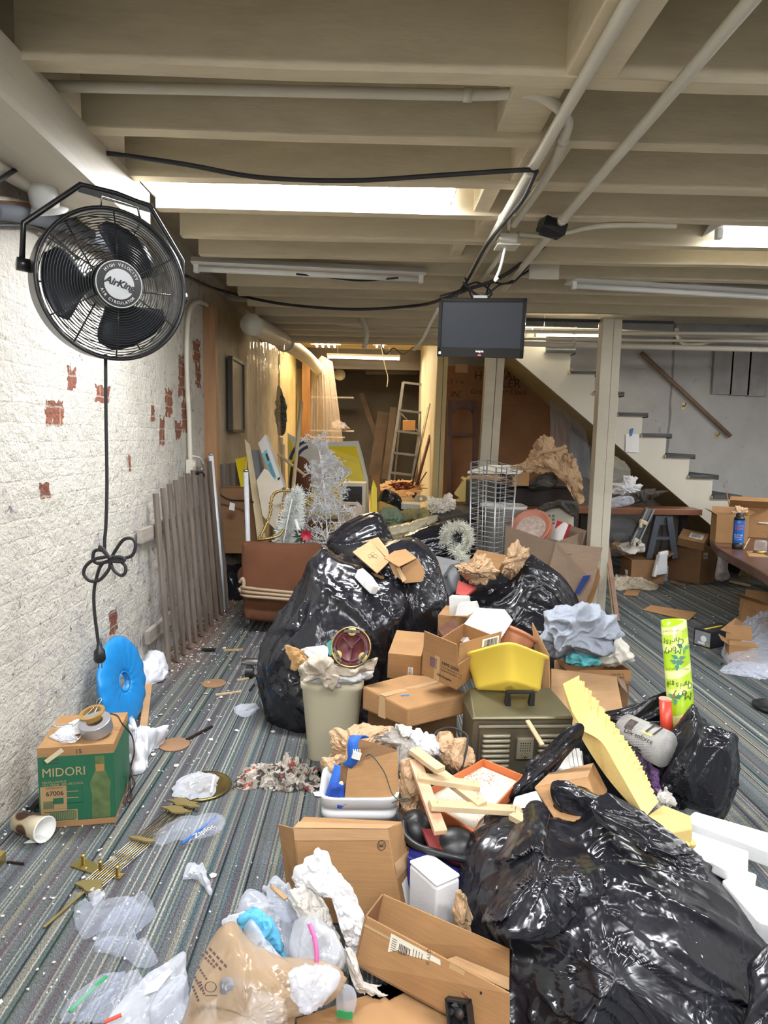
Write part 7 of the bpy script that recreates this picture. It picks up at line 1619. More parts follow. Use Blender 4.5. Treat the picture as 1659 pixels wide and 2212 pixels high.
for f,a in ((.675,-.25),(.69,.30),(.43,-.45)):mb.lathe([(0,0),(.005,.001),(0,.002)],10,on_w(f,a,.001),Matrix((sd,ax,vw)).transposed())
gw.part('berry',mb,M('berry_red',(.62,.05,.05),.5))
# crumpled printed bag, white drawers
lump('printed_bag','purple and orange printed bag crumpled under the newspaper roll','bag',[(1345,1625),(1370,1622),(1410,1640),(1425,1690),(1432,1712),(1410,1715),(1380,1690),(1355,1655)],2.28,.05,wr_paper(6,.03,9),'purple_print' if M('purple_print',(.16,.08,.20),.4,var=.9,vs=11) else '',smooth=False)
lump('scrap_paper','tan and grey crumpled scraps at the bottom of the open bag','paper',[(1415,1715),(1440,1705),(1462,1730),(1450,1748),(1420,1740)],2.22,.04,wr_paper(9,.02,10),'grey_paper',smooth=False)
wdr=Thing('white_case','white ribbed plastic case lying in the open bag behind the foam','case',PY(1235,1650,2.25))
mb=MB();mb.slab([PY(1195,1655,2.22),PY(1228,1622,2.35),PY(1258,1620,2.36),PY(1262,1655,2.25),PY(1235,1662,2.2)],.06);wdr.part('body',mb,M('case_white',(.72,.71,.68),.45),bevel=.006)
for k in range(3):mb=MB();mb.bar(PY(1230+9*k,1622,2.33),PY(1236+9*k,1660,2.19),.012,.02);wdr.part('rib',mb,MATS['case_white'])
# egg crate foam
fo=Thing('egg_crate_foam','long yellow egg crate foam slab slanting across the open bag','foam',PY(1330,1700,2.0))
def curve(pts,u):
    f=u*(len(pts)-1);k=min(int(f),len(pts)-2);a_,b__,c__,d_=pts[max(k-1,0)],pts[k],pts[k+1],pts[min(k+2,len(pts)-1)];t=f-k
    return .5*((2*b__)+(c__-a_)*t+(2*a_-5*b__+4*c__-d_)*t*t+(3*b__-a_-3*c__+d_)*t**3)
cL=[PY(1236,1538,2.34),PY(1254,1590,2.26),PY(1300,1664,2.14),PY(1345,1720,2.02),PY(1386,1762,1.93)]
cR_=[PY(1262,1580,2.20),PY(1300,1604,2.14),PY(1336,1664,2.05),PY(1368,1720,1.96),PY(1394,1766,1.88)]
cT=[PY(1272,1534,2.28),PY(1324,1590,2.20),PY(1362,1648,2.10),PY(1392,1698,2.01),PY(1414,1742,1.93)]
NU=150;NB=16;vs=[];fs=[]
for i in range(NU):
    u=i/(NU-1);l,r_,t_=curve(cL,u),curve(cR_,u),curve(cT,u);td=(t_-r_).normalized();bk_=(l-r_)*.2+V((.02,.17,.03))
    row=[l,l.lerp(r_,.5),r_,r_.lerp(t_,.5)]
    for j in range(NB):
        w=j/(NB-1);bmp=(.5+.5*math.cos(u*2*PI*14+(PI if int(w*4)%2 else 0)))**1.6*(.55+.45*abs(math.cos(w*PI*4)))
        row.append(t_+bk_*w+td*.034*bmp)
    row.append(l+bk_);vs+=row
K=len(row)
for i in range(NU-1):
    for j in range(K):fs.append((i*K+j,i*K+(j+1)%K,(i+1)*K+(j+1)%K,(i+1)*K+j))
fs+=[tuple(range(K))[::-1],tuple((NU-1)*K+j for j in range(K))]
mb=MB();mb.add(vs,fs);fo.part('slab',mb,MATS['foam'])
mb=MB();q4=[PY(1388,1768,1.86),PY(1432,1738,2.02),PY(1492,1762,1.98),PY(1496,1790,1.88),PY(1440,1800,1.80)]
mb.prism(q4,(0,0,-.045))
for k in range(5):
    p=q4[4].lerp(q4[3],k/4);mb.lathe([(0,-.02),(.012,-.015),(.016,0),(.0,.01)],10,p+V((0,.004,-.045)))
single('egg_crate_foam',mb,MATS['foam'],'short yellow foam piece lying at the foot of the long slab','foam',bevel=.004)
# carton with oval cut out
oc=Thing('cutout_carton','tan carton with a large oval opening tucked under the foam slab','box',PY(1220,1780,2.0))
F4=[PY(1155,1701,2.02),PY(1270,1678,2.06),PY(1300,1765,1.93),PY(1213,1790,1.90)]
nn=(F4[1]-F4[0]).cross(F4[3]-F4[0]).normalized();nn=nn if nn.dot(CAM-F4[0])>0 else -nn
def cqf(u,v):return F4[0].lerp(F4[1],u).lerp(F4[3].lerp(F4[2],u),v)
mb=MB();N_=48;vs=[]
for k in range(N_):
    a=2*PI*k/N_;ca,sa=math.cos(a),math.sin(a);m_=max(abs(ca),abs(sa));vs.append(cqf(.5+.5*ca/m_,.5+.5*sa/m_))
for k in range(N_):
    a=2*PI*k/N_;vs.append(cqf(.62+.36*math.cos(a),.48+.34*math.sin(a)))
mb.add(vs+[p-nn*.004 for p in vs],[(k,(k+1)%N_,N_+(k+1)%N_,N_+k) for k in range(N_)]+[(2*N_+k,3*N_+k,3*N_+(k+1)%N_,2*N_+(k+1)%N_) for k in range(N_)]+[(N_+k,N_+(k+1)%N_,3*N_+(k+1)%N_,3*N_+k) for k in range(N_)]);oc.part('wall',mb,MATS['cardboard'])
mb=MB();mb.slab([PY(1155,1700,2.02),PY(1186,1670,2.16),PY(1282,1648,2.20),PY(1270,1677,2.06)],.004);oc.part('wall',mb,MATS['cardboard_light'])
mb=MB();mb.slab([PY(1270,1678,2.058),PY(1282,1648,2.2),PY(1312,1706,2.1),PY(1300,1760,1.95)],.004);oc.part('wall',mb,MATS['cardboard'])
# front bag
fbg=Thing('trash_bag','huge wrinkled black trash bag filling the front right corner','bag',(.75,1.6,0),group='black trash bags')
mb=puff_y([(1008,1850),(1030,1786),(1080,1752),(1150,1742),(1240,1752),(1300,1722),(1345,1735),(1420,1780),(1500,1836),(1570,1902),(1625,1980),(1665,2060),(1710,2180),(1720,2380),(1120,2380),(1075,2230),(1030,2090),(1002,1950)],1.62,.24,.20,lean=.09,ref=2200,wr=wr_bag(21,.042,4.6,(.80,.1,-.55)),nang=260,nring=90,zmin=.003,center=PY(1330,2030,1.62),sharp=2.4);fbg.part('film',mb,MATS['black_film'],smooth=True)
mb=puff_y([(1062,1990),(1075,1900),(1110,1800),(1140,1738),(1165,1734),(1186,1752),(1190,1800),(1240,1830),(1330,1868),(1300,1930),(1225,1985),(1195,2016),(1130,2010)],1.49,.02,.04,lean=.16,ref=2010,sharp=1.3,wr=wr_bag(22,.045,6,(.35,.1,.95)),nang=160,nring=44,center=PY(1160,1900,1.56));fbg.part('fold',mb,MATS['black_film'],smooth=True)
mb=puff_y([(1192,1712),(1202,1692),(1228,1688),(1262,1712),(1310,1730),(1330,1760),(1290,1766),(1250,1764),(1212,1750)],1.96,.02,.03,sharp=1.4,wr=wr_bag(23,.016,9,(1,.1,-.3)),nang=90,nring=20);fbg.part('gathered_neck',mb,MATS['black_film'],smooth=True)
mb=puff_y([(1290,1742),(1318,1722),(1352,1738),(1400,1770),(1452,1806),(1498,1846),(1530,1900),(1490,1890),(1420,1850),(1350,1810),(1300,1778)],1.72,.015,.03,lean=.12,sharp=1.1,wr=wr_bag(24,.034,8,(.8,.1,-.5)),nang=130,nring=28);fbg.part('fold',mb,MATS['black_film'],smooth=True)
bag('second black trash bag at the right edge beside the huge front bag',[(1618,2130),(1650,2070),(1730,2030),(1840,2080),(1860,2330),(1620,2330)],1.44,.07,25,(.6,.1,.6),.03,6,.05)
# white foam packing
for i,(q4,t_,lab) in enumerate(((((1478,1770,2.05),(1500,1752,2.15),(1690,1806,2.02),(1690,1850,1.94)),.06,'long white foam bar sticking out behind the front bag, topmost'),(((1450,1790,1.98),(1478,1790,2.02),(1618,1838,1.93),(1616,1885,1.84),(1520,1856,1.88)),.05,'white foam board under the long bar'),(((1540,1862,1.84),(1560,1860,1.88),(1636,1888,1.85),(1632,1912,1.80)),.04,'small white foam block below the foam board'),(((1560,1900,1.80),(1580,1892,1.86),(1680,1930,1.82),(1676,2000,1.70),(1640,1990,1.70)),.10,'white foam corner at the picture edge, lowest of the foam pieces'))):
    mb=MB();mb.prism([PY(*p) for p in q4],(0,.01,-t_));single('foam_block',mb,MATS['white_foam'],lab,'foam','white foam packing pieces',bevel=.006)
mb=MB();mb.prism([PY(1104,1748,2.0),PY(1112,1720,2.08),PY(1160,1706,2.1),PY(1178,1742,1.98)],(0,.02,-.10));single('foam_block',mb,MATS['white_foam'],'white foam chunk left of the carton with the oval opening','foam','white foam packing pieces',bevel=.006)
# ================================================================== right hand side, by the stairs
# board under the stairs with clutter
mb=MB();mb.box(((PY(1246,1095,6.75).x+PY(1512,1108,6.75).x)/2,6.85,PY(1380,1104,6.75).z),(PY(1512,1108,6.75).x-PY(1246,1095,6.75).x,.30,.06))
wbn=Thing('wooden_bench','long reddish brown wooden shelf board under the stairs','shelf',(2.6,6.85,0));wbn.part('plank',mb,M_wood('shelf_brown',(.16,.06,.03),(.24,.10,.05),9,(.1,1,1),.4),bevel=.004)
for x in (PY(1262,1100,6.9).x,PY(1480,1100,6.9).x):
    mb=MB();mb.bar((x,6.92,0),(x,6.92,PY(1380,1104,6.75).z-.02),.07,.07,(0,1,0));wbn.part('leg',mb,MATS['ebony'])
lump('foam_tray','white moulded foam tray piled under the stairs above the shelf board','foam',[(1316,1060),(1325,1044),(1345,1042),(1348,1030),(1372,1031),(1376,1044),(1386,1046),(1384,1062),(1360,1068),(1330,1068)],7.0,.10,wr_paper(3,.03,7),'foam_grey_white',smooth=False)
lump('plastic_wrap','clear bubble wrap lying on the shelf board under the stairs','plastic wrap',[(1298,1095),(1310,1078),(1345,1072),(1366,1072),(1370,1086),(1350,1094),(1315,1098)],6.75,.08,wr_paper(5,.03,9),'bag_film')
lump('black_sheet','black sheet draped under the stairs beside the white foam tray','plastic sheet',[(1370,1070),(1385,1060),(1440,1060),(1434,1066),(1415,1076),(1390,1084),(1372,1086)],6.9,.05,wr_cloth(2,.02,6),'dusty_black')
lump('clear_bag','large cloudy plastic bag hanging beside the post under the stairs','plastic bag',[(1318,985),(1345,995),(1362,1020),(1360,1050),(1330,1060),(1316,1040)],7.0,.08,wr_paper(6,.03,6),'dusty_film')
lump('clear_bag','bluish clear plastic bag on the floor under the shelf board','plastic bag',[(1312,1128),(1340,1118),(1370,1126),(1372,1150),(1345,1168),(1318,1164)],7.05,.12,wr_paper(8,.04,7),'clear_film')
# black channel tool leaning, cream clamp
bc=Thing('black_channel','black grooved metal channel leaning on the shelf board with cream clamps','channel',PY(1370,1180,6.5))
mb=MB();A,B=PY(1368,1175,6.5),PY(1403,1100,6.62);mb.bar(A,B,.09,.03,(0,-1,.3));bc.part('channel',mb,MATS['satin_black'])
for s_ in (-1,1):mb=MB();o=V((.035*s_,-.02,0));mb.bar(A+o,B+o,.015,.03,(0,-1,.3));bc.part('flange',mb,MATS['mid_grey'])
for px,py in ((1390,1128),(1376,1168)):
    q=PY(px,py,6.5);mb=MB();mb.box(q,(.08,.04,.04),Euler((0,.4,.1)).to_matrix());mb.box(q+V((-.03,-.01,-.03)),(.03,.025,.05));bc.part('clamp',mb,M('cream_plastic',(.60,.52,.34),.5),bevel=.008)
# grey plastic saw horse
sh=Thing('sawhorse','dark grey plastic sawhorse standing in the shadow under the stairs','sawhorse',PY(1435,1190,6.95))
yb=6.72;A0=PY(1418,1118,yb);A1=PY(1446,1118,yb)
M('sawhorse_grey',(.07,.08,.10),.5)
for a,b in (((1420,1116),(1400,1205)),((1444,1116),(1456,1205))):
    mb=MB();mb.bar(PY(*a,yb),PY(*b,yb),.06,.06,(0,1,0));sh.part('leg',mb,MATS['sawhorse_grey'])
mb=MB();mb.slab([PY(1416,1114,yb),PY(1446,1114,yb),PY(1449,1134,yb),PY(1413,1134,yb)],.05);sh.part('top_rail',mb,MATS['sawhorse_grey']);mb=MB();mb.bar(PY(1412,1162,yb),PY(1450,1162,yb),.03,.05,(0,1,0));sh.part('brace',mb,MATS['sawhorse_grey'])
# open box with odds and ends
SZ=(.34,.28,.245)
bx=card_box('cardboard_carton','open tan carton full of odds and ends beside the cream post',(2.80,6.75,0),(0,0,.02),SZ,'cardboard_dark',[('R',.9,2.5),('B',.6,2.4),('L',.5,2.7)],closed=False)
lump('cloth_bundle','white cloth bundle with red edge on top of the open carton of odds and ends','cloth',[(1336,1186),(1340,1174),(1365,1172),(1384,1176),(1388,1188),(1370,1192)],6.66,.06,wr_cloth(4,.02,9),M('off_white_cloth',(.62,.57,.52),.9))
lump('brown_scraps','tan paper scraps in the left of the open carton of odds and ends','paper',[(1318,1184),(1325,1170),(1340,1172),(1342,1184),(1330,1188)],6.66,.05,wr_paper(2,.02,9),'kraft_dark',smooth=False)
# clear jug and white crate
jg=Thing('clear_jug','clear plastic jug with white cap between the two cartons','jug',PZ(1402,1240,0))
q=PZ(1403,1245,0);q.y=6.75
mb=MB();mb.lathe([(.0,0),(.075,0),(.08,.02),(.08,.16),(.06,.20),(.025,.235),(.025,.25)],24,q);jg.part('body',mb,MATS['clear_film'],smooth=True)
mb=MB();mb.lathe([(.028,.245),(.028,.268),(0,.27)],18,q);jg.part('cap',mb,MATS['white_metal'],smooth=True)
wc=Thing('white_grille','white slatted plastic grille tipped against the big closed carton','grille',PZ(1420,1248,0))
for k in range(5):mb=MB();mb.bar(PY(1416+2*k,1238-9*k,6.55),PY(1440,1234-9*k,6.62),.02,.045);wc.part('slat',mb,MATS['bucket_white'],bevel=.004)
mb=MB();mb.bar(PY(1412,1246,6.55),PY(1424,1198,6.60),.03,.05,(0,1,0));mb.bar(PY(1424,1198,6.60),PY(1442,1194,6.65),.03,.05);wc.part('frame',mb,MATS['bucket_white'],bevel=.006)
# big closed carton with small one on top
SZ=(.384,.282,.354)
T=card_box('cardboard_carton','big brown closed carton on the carpet in front of the stairs',(3.346,6.847,0.001),(.0,.0,-.99),(.384,.282,.354),'cardboard_dark',tape=False)
label_on(T,'R',-.06,.11,.07,.06,(.384,.282,.354))
T=card_box('cardboard_carton','small tan carton with shipping label tilted on the big brown carton',(3.30,6.74,.40),(.42,.14,-.62),(.25,.19,.09),'cardboard',tape=False)
label_on(T,'T',.03,.0,.13,.10,(.25,.19,.09))
lump('white_bag','white plastic bag with faint red print beside the big brown carton','plastic bag',[(1552,1196),(1562,1190),(1574,1205),(1572,1228),(1578,1248),(1560,1256),(1545,1250),(1548,1220)],6.6,.08,wr_paper(3,.02,8),M('bag_white',(.60,.52,.50),.5,var=.25,vs=14))
lump('kraft_paper','crumpled brown paper on the floor under the table','paper',[(1594,1240),(1600,1228),(1612,1222),(1620,1234),(1630,1250),(1610,1252)],6.3,.05,wr_paper(5,.03,9),'kraft_dark',smooth=False)
# table
tb=Thing('round_table','dark brown low table with curved edge carrying boxes and a blue spray can','table',(3.7,5.7,0))
zt=.545
pts=[(1534,1160),(1540,1172),(1552,1184),(1572,1196),(1600,1210),(1630,1226),(1662,1246),(1720,1280),(1800,1310),(1900,1290),(1900,1170),(1700,1146),(1560,1146)]
top=[PZ(x,y,zt) for x,y in pts]
M_wood('walnut',(.085,.04,.025),(.14,.07,.045),8,(.2,1,1),.3)
mb=MB();mb.prism(top,(0,0,-.075));tb.part('top',mb,MATS['walnut'],bevel=.015)
cxm=sum((p.x for p in top),0)/len(top);cym=sum((p.y for p in top),0)/len(top)
for dx_,dy_ in ((.25,-.1),(.5,.3)):
    mb=MB();mb.bar((cxm+dx_,cym+dy_,0),(cxm+dx_,cym+dy_,zt-.07),.07,.07,(0,1,0));tb.part('leg',mb,MATS['walnut'])
# things on the table
def onz(px,py):return PZ(px,py,zt+.001)
SZ=(.26,.2,.25)
q=onz(1592,1176);q.y+=.15
T=card_box('cardboard_carton','open tan carton behind the blue spray can on the table',q,(0,0,-.25),SZ,'cardboard',[('L',.7,2.6),('B',.6,1.9),('R',.6,2.5)],closed=False)
lump('kraft_paper','crumpled brown paper bag spilling from the open carton behind the spray can','paper',[(1578,1118),(1582,1102),(1588,1090),(1612,1100),(1612,1118),(1596,1124)],q.y-.02,.05,wr_paper(4,.03,9),'kraft',smooth=False,zmin=.7)
q2=onz(1645,1165);q2.y+=.25
T=card_box('cardboard_carton','larger tan carton with one raised flap at the rear of the table',q2,(0,0,-.5),(.34,.26,.28),'cardboard',[('F',.8,2.4),('L',1.1,1.8),('R',.9,1.9),('B',.8,2.3)],closed=False)
qc=onz(1590,1184);qc.y-=.02
sc_=Thing('spray_can','blue insect spray can with black cap standing on the table','spray can',qc)
mb=MB();mb.lathe([(0,0),(.040,0),(.043,.006),(.043,.052)],28,qc);sc_.part('base',mb,MATS['black_plastic'],smooth=True)
mb=MB();mb.lathe([(.0435,.052),(.0435,.235),(.041,.245)],28,qc);mb.f=[f for f in mb.f if len(f)==4];sc_.part('can',mb,M('can_blue',(.01,.12,.48),.3,var=.05,coat=.3),smooth=True)
mb=MB();mb.lathe([(.043,.243),(.040,.262),(.030,.268),(.030,.29),(.022,.302),(0,.303)],24,qc);sc_.part('cap',mb,MATS['black_plastic'],smooth=True)
vw=V((CAM.x-qc.x,CAM.y-qc.y,0)).normalized();tx=V((0,0,1)).cross(vw)
for mt_,rows in (('can_orange',(('BLACK',.195,.021,.0007),('FLAG',.170,.021,.0007))),('white_paper',(('FLYING',.118,.016,.0003),('INSECT',.100,.016,.0003),('KILLER',.083,.013,.0003),('SPRAY',.225,.009,0)))):
    M('can_orange',(.70,.13,.03),.5);mb=MB()
    for txt,z_,s_,b_ in rows:
        n_=len(txt)
        for i,chh in enumerate(txt):
            a=(i-(n_-1)/2)*s_*.72/.044;rad=vw*math.cos(a)+tx*math.sin(a);tn_=tx*math.cos(a)-vw*math.sin(a)
            mb.text(chh,qc+rad*.0442+V((0,0,z_)),tn_,(0,0,1),s_,bold=b_)
    sc_.part('lettering',mb,MATS[mt_])
jr=Thing('glass_jar','upside down clear jar with gold lid on the table','jar',onz(1641,1196))
qj=onz(1642,1194)
mb=MB();mb.lathe([(.045,.018),(.046,.03),(.046,.085),(.04,.1),(0,.1)],28,qj);jr.part('glass',mb,MATS['clear_film'],smooth=True)
mb=MB();mb.lathe([(0,0),(.048,0),(.05,.005),(.05,.018),(.045,.02),(0,.02)],28,qj);jr.part('lid',mb,MATS['brass'],smooth=True)
mb=MB();mb.slab([onz(1618,1150)+V((0,0,.15)),onz(1680,1152)+V((0,0,.15)),onz(1690,1166)+V((0,0,.15)),onz(1636,1162)+V((0,0,.15))],.01);single('white_card',mb,MATS['white_paper'],'white card lying over the jar on the table','card')
mb=MB();q=onz(1648,1150)+V((0,.05,.16));mb.lathe([(0,0),(.042,0),(.044,.004),(.044,.03),(0,.032)],24,q);single('white_disc',mb,MATS['white_metal'],'round white lid on the card above the jar','lid',smooth=False)
mb=MB();mb.slab([onz(1632,1198)+V((0,-.02,.0)),onz(1700,1205),PZ(1690,1232,zt-.09)+V((0,-.12,0)),PZ(1626,1218,zt-.05)+V((0,-.10,0))],.004);single('paper_sheet',mb,MATS['white_paper'],'white paper hanging over the front edge of the table','paper')
mb=MB();mb.slab([onz(1612,1190),onz(1640,1190),onz(1660,1204),onz(1618,1202)],.02);single('tan_card',mb,MATS['cardboard'],'small tan cardboard piece under the jar on the table','cardboard')
mb=MB();mb.bar(onz(1604,1186)+V((0,-.02,.004)),onz(1606,1176)+V((.02,-.05,.06)),.008,.004);single('wood_stick',mb,MATS['pine'],'short pale stick beside the spray can','stick')
# crumpled paper with cup, bits of cardboard on the carpet
mb=puff_z([(1318,1264),(1330,1248),(1352,1242),(1372,1250),(1400,1258),(1422,1270),(1405,1276),(1370,1272),(1335,1276)],0,.07,wr=wr_paper(5,.035,8),nang=80,nring=20);single('packing_paper',mb,M('cream_paper',(.56,.50,.40),.8),'crumpled cream paper on the carpet beside the wooden stick','paper')
q=PZ(1357,1256,0);q.z=.03
mb=MB();mb.lathe([(0,0),(.028,0),(.038,.09),(.040,.092),(.036,.09),(.026,.006),(0,.006)],24,q);single('paper_cup',mb,MATS['white_paper'],'white paper cup standing in the crumpled cream paper','cup',smooth=True)
def floor_card(label,pix,z=.004,mat='cardboard',name='cardboard_sheet',cat='cardboard',t=.004,bend=None):
    mb=MB();mb.prism([PZ(x,y,z+(bend[i] if bend else 0)) for i,(x,y) in enumerate(pix)],(0,0,t));return single(name,mb,MATS[mat],label,cat)
floor_card('small square of tan cardboard on the carpet below the crumpled paper',[(1354,1274),(1384,1276),(1376,1288),(1346,1286)])
floor_card('long tan cardboard flap lying on the open carpet',[(1388,1318),(1406,1308),(1505,1324),(1488,1341)],bend=[.0,.03,.03,0])
floor_card('thin tan strip at the foot of the big brown carton',[(1450,1254),(1482,1262),(1480,1266),(1447,1259)])
floor_card('thin wooden strip on the carpet under the table',[(1576,1254),(1622,1264),(1620,1268),(1574,1258)],mat='pine',name='wood_strip',cat='wood strip')
stq=Thing('wood_lath','tall thin brown wooden lath leaning against the cream post','lath',PZ(1333,1342,0))
mb=MB();mb.bar(PZ(1334,1342,.0)+V((0,0,.003)),PY(1309,1160,5.55),.035,.012,(0,1,.3));stq.part('lath',mb,M_wood('lath_brown',(.22,.12,.07),(.34,.20,.12),12))
mb=MB();mb.bar(PZ(1328,1338,.0)+V((-.012,.01,.003)),PY(1306,1165,5.58),.012,.02,(0,1,.3));stq.part('edge_strip',mb,MATS['pine'])
# bulb box, small open boxes, bubble wrap
SZ=(.136,.30,.117)
bb=card_box('bulb_box','black and silver bulb box with yellow print lying on the carpet',(2.473,4.618,.001),(0,.005,-1.053),SZ,M('box_black',(.018,.020,.026),.35) and 'box_black',tape=False)
mb=MB();mb.box((0,-SZ[1]/2-.001,SZ[2]*.5),(SZ[0]*.86,.001,SZ[2]*.86));bb.part('silver_end',mb,M('box_silver',(.33,.34,.37),.35,metal=.3),local=True)
mb=MB();mb.lathe([(0,0),(.022,0),(.022,.001),(0,.001)],24,(0.01,-SZ[1]/2-.002,SZ[2]*.5),Euler((PI/2,0,0)).to_matrix());mb.box((-.005,-SZ[1]/2-.0025,SZ[2]*.22),(.05,.001,.014));bb.part('bulb_print',mb,MATS['white_paper'],local=True)
mb=MB();mb.text('28',(.048,-SZ[1]/2-.003,.022),(1,0,0),(0,0,1),.026,bold=.0008);mb.box((0,-.03,SZ[2]+.006),(.02,.2,.001));bb.part('yellow_print',mb,M('print_yellow',(.62,.48,.03),.5),local=True)
label_on(bb,'R',.06,.02,.05,.04,SZ);label_on(bb,'R',.04,-.035,.07,.02,SZ,bars=False)
SZ=(.166,.16,.111)
T=card_box('cardboard_carton','small tan carton with one raised flap beside the bulb box',(2.47,4.28,.001),(0,-.02,-.35),SZ,'cardboard',[('B',1.2,2.0),('F',.5,.5),('L',.7,2.6)],closed=False)
mb=MB();mb.slab([PY(1556,1360,4.4),PY(1590,1334,4.5),PY(1604,1345,4.5),PY(1580,1368,4.38)],.004);single('cardboard_flap',mb,MATS['cardboard'],'tan cardboard flap sticking up behind the small tan carton','cardboard')
for P,lab in (([(1560,1408),(1580,1380),(1600,1362),(1640,1330),(1700,1310),(1720,1400),(1720,1470),(1640,1462),(1600,1455),(1570,1430)],'heap of clear bubble wrap around the small tan carton at the picture edge'),([(1555,1450),(1590,1432),(1640,1440),(1690,1450),(1690,1470),(1610,1462)],'loose clear film spread on the carpet below the bubble wrap')):
    mb=puff_z(P,0,.16 if 'heap' in lab else .04,wr=wr_paper(7,.035,10),nang=90,nring=24);single('bubble_wrap',mb,MATS['bag_film'],lab,'plastic wrap',smooth=False)
T=card_box('cardboard_carton','open brown carton cut off by the picture edge below the table',(PZ(1650,1345,0).x,5.15,0),(0,0,.25),(.3,.28,.2),'cardboard',[('L',.8,2.7),('F',.9,2.9)],closed=False)
mb=MB();mb.slab([PY(1612,1272,5.3),PY(1670,1280,5.2),PY(1672,1345,5.0),PY(1598,1345,5.02)],.004);single('cardboard_sheet',mb,MATS['cardboard'],'upright brown cardboard sheet at the picture edge above the bubble wrap','cardboard')
q=PZ(1660,1532,0);mb=MB();mb.lathe([(0,.0),(.085,0),(.095,.005),(.098,.022),(.092,.024),(.088,.008),(0,.006)],40,(q.x+.02,q.y,.001));single('canister_cap',mb,MATS['satin_black'],'round black plastic cap lying on the carpet at the picture edge','lid',smooth=True)
lump('black_strip','dark sock shaped scrap on the carpet near the small tan carton','scrap',[(1556,1432),(1560,1430),(1564,1434),(1558,1438)],4.05,.012,None,'satin_black',nang=24,nring=6)
# ================================================================== on the carpet at the left
SZ=(.255,.285,.30)
md=card_box('liqueur_carton','green and tan liqueur carton against the left wall with tape and papers on top',(-1.065,2.452,.001),(.0,.0,.17),SZ,'cardboard',tape=False)
M('green_print',(.018,.125,.062),.55,var=.08);M('print_tan',(.46,.33,.17),.6,var=.04)
w,d,h=SZ;fy_=-d/2-.0006
mb=MB();mb.box((0,fy_,.022+(h-.055)/2+.003),(w,.001,h-.055));gp=md.part('green_front',mb,MATS['green_print'],local=True)
mb=MB();mb.box((w/2+.0006,0,.022+(h-.055)/2+.003),(.001,d,h-.055));md.part('green_side',mb,MATS['green_print'],local=True)
mb=MB();mb.text('MIDORI',(-w/2+.012,fy_-.001,h*.70),(1,0,0),(0,0,1),.046,'LEFT',sx=.93);mb.text('MELON LIQUEUR',(-w/2+.012,fy_-.001,h*.585),(1,0,0),(0,0,1),.0105,'LEFT');mb.text('12 x 750ml  20% ALC/VOL',(-w/2+.012,fy_-.001,h*.55),(1,0,0),(0,0,1),.0125,'LEFT');md.part('lettering',mb,MATS['print_tan'],local=True)
mb=MB();mb.box((-w*.23,fy_-.0006,h*.385),(w*.5,.001,h*.29));mb.box((-w*.24,fy_-.0006,h*.16),(w*.48,.001,h*.17));md.part('tan_panel',mb,M('panel_tan',(.40,.255,.12),.6,var=.05),local=True)
mb=MB()
for (x,z,ww,hh) in ((-.02,.50,.075,.024),(-.02,.415,.075,.020),(-.02,.335,.075,.020),(-.02,.27,.075,.026),(-.075,.345,.05,.022)):mb.box((x+.012,fy_-.0014,h*z),(ww*.7,.001,hh))
for k in range(14):mb.box((-.092+.0066*k,fy_-.0014,h*.155),(.0035,.001,.028))
for k in range(12):mb.box((-.112+.003*k,fy_-.0014,h*.30),(.0016,.001,.028))
mb.box((-.06,fy_-.0013,h*.21),(.105,.001,.003));mb.box((-.06,fy_-.0013,h*.10),(.105,.001,.003))
md.part('green_blocks',mb,MATS['green_print'],local=True)
mb=MB();mb.text('67006',(-w*.29,fy_-.0016,h*.44),(1,0,0),(0,0,1),.024,bold=.0004);mb.text('DISTRIBUTED BY',(-w*.29,fy_-.0016,h*.51),(1,0,0),(0,0,1),.008);md.part('lettering',mb,MATS['ink'],local=True)
bo=[(.0,.055),(.028,.0),(.030,.02),(.030,.10),(.036,.145),(.030,.17),(.018,.20),(.017,.255),(.0,.255)]
xr=w*.315;pr=[(xr+r,z) for r,z in ((.030,.028),(.032,.05),(.030,.12),(.036,.162),(.018,.205),(.016,.262))];pl_=[(xr-r,z) for r,z in ((.016,.262),(.018,.205),(.036,.162),(.030,.12),(.032,.05),(.030,.028))]
mb=MB();mb.prism([(x,fy_-.0008,z) for x,z in pr+pl_],(0,-.0008,0));md.part('bottle_picture',mb,M('bottle_green',(.105,.155,.055),.55,var=.25,vs=30),local=True)
mb=MB();mb.prism([(xr-.013,fy_-.0018,.205),(xr+.013,fy_-.0018,.205),(xr+.015,fy_-.0018,.232),(xr-.015,fy_-.0018,.232)],(0,-.0004,0));md.part('bottle_collar',mb,M('collar',(.38,.20,.07),.6),local=True)
mb=MB();mb.box((-w/2+.045,fy_-.001,h*.86),(.05,.001,.002));mb.box((-w/2+.045,fy_-.001,h*.82),(.05,.001,.002));mb.box((-w/2+.02,fy_-.001,h*.84),(.002,.001,.012));mb.text('15',(0.01,fy_-.001,h-.016),(1,0,0),(0,0,1),.024);md.part('printed_mark',mb,MATS['ink'],local=True)
mb=MB();mb.bar((-w/2+.028,fy_-.003,h*.845),(-w/2+.085,fy_-.003,h*.985),.016,.001,(0,-1,0));md.part('masking_tape',mb,MATS['masking_tape'],local=True)
Zt=h+.007
def mt_top(x,y,z=0):return md.Mx@V((x,y,Zt+z))
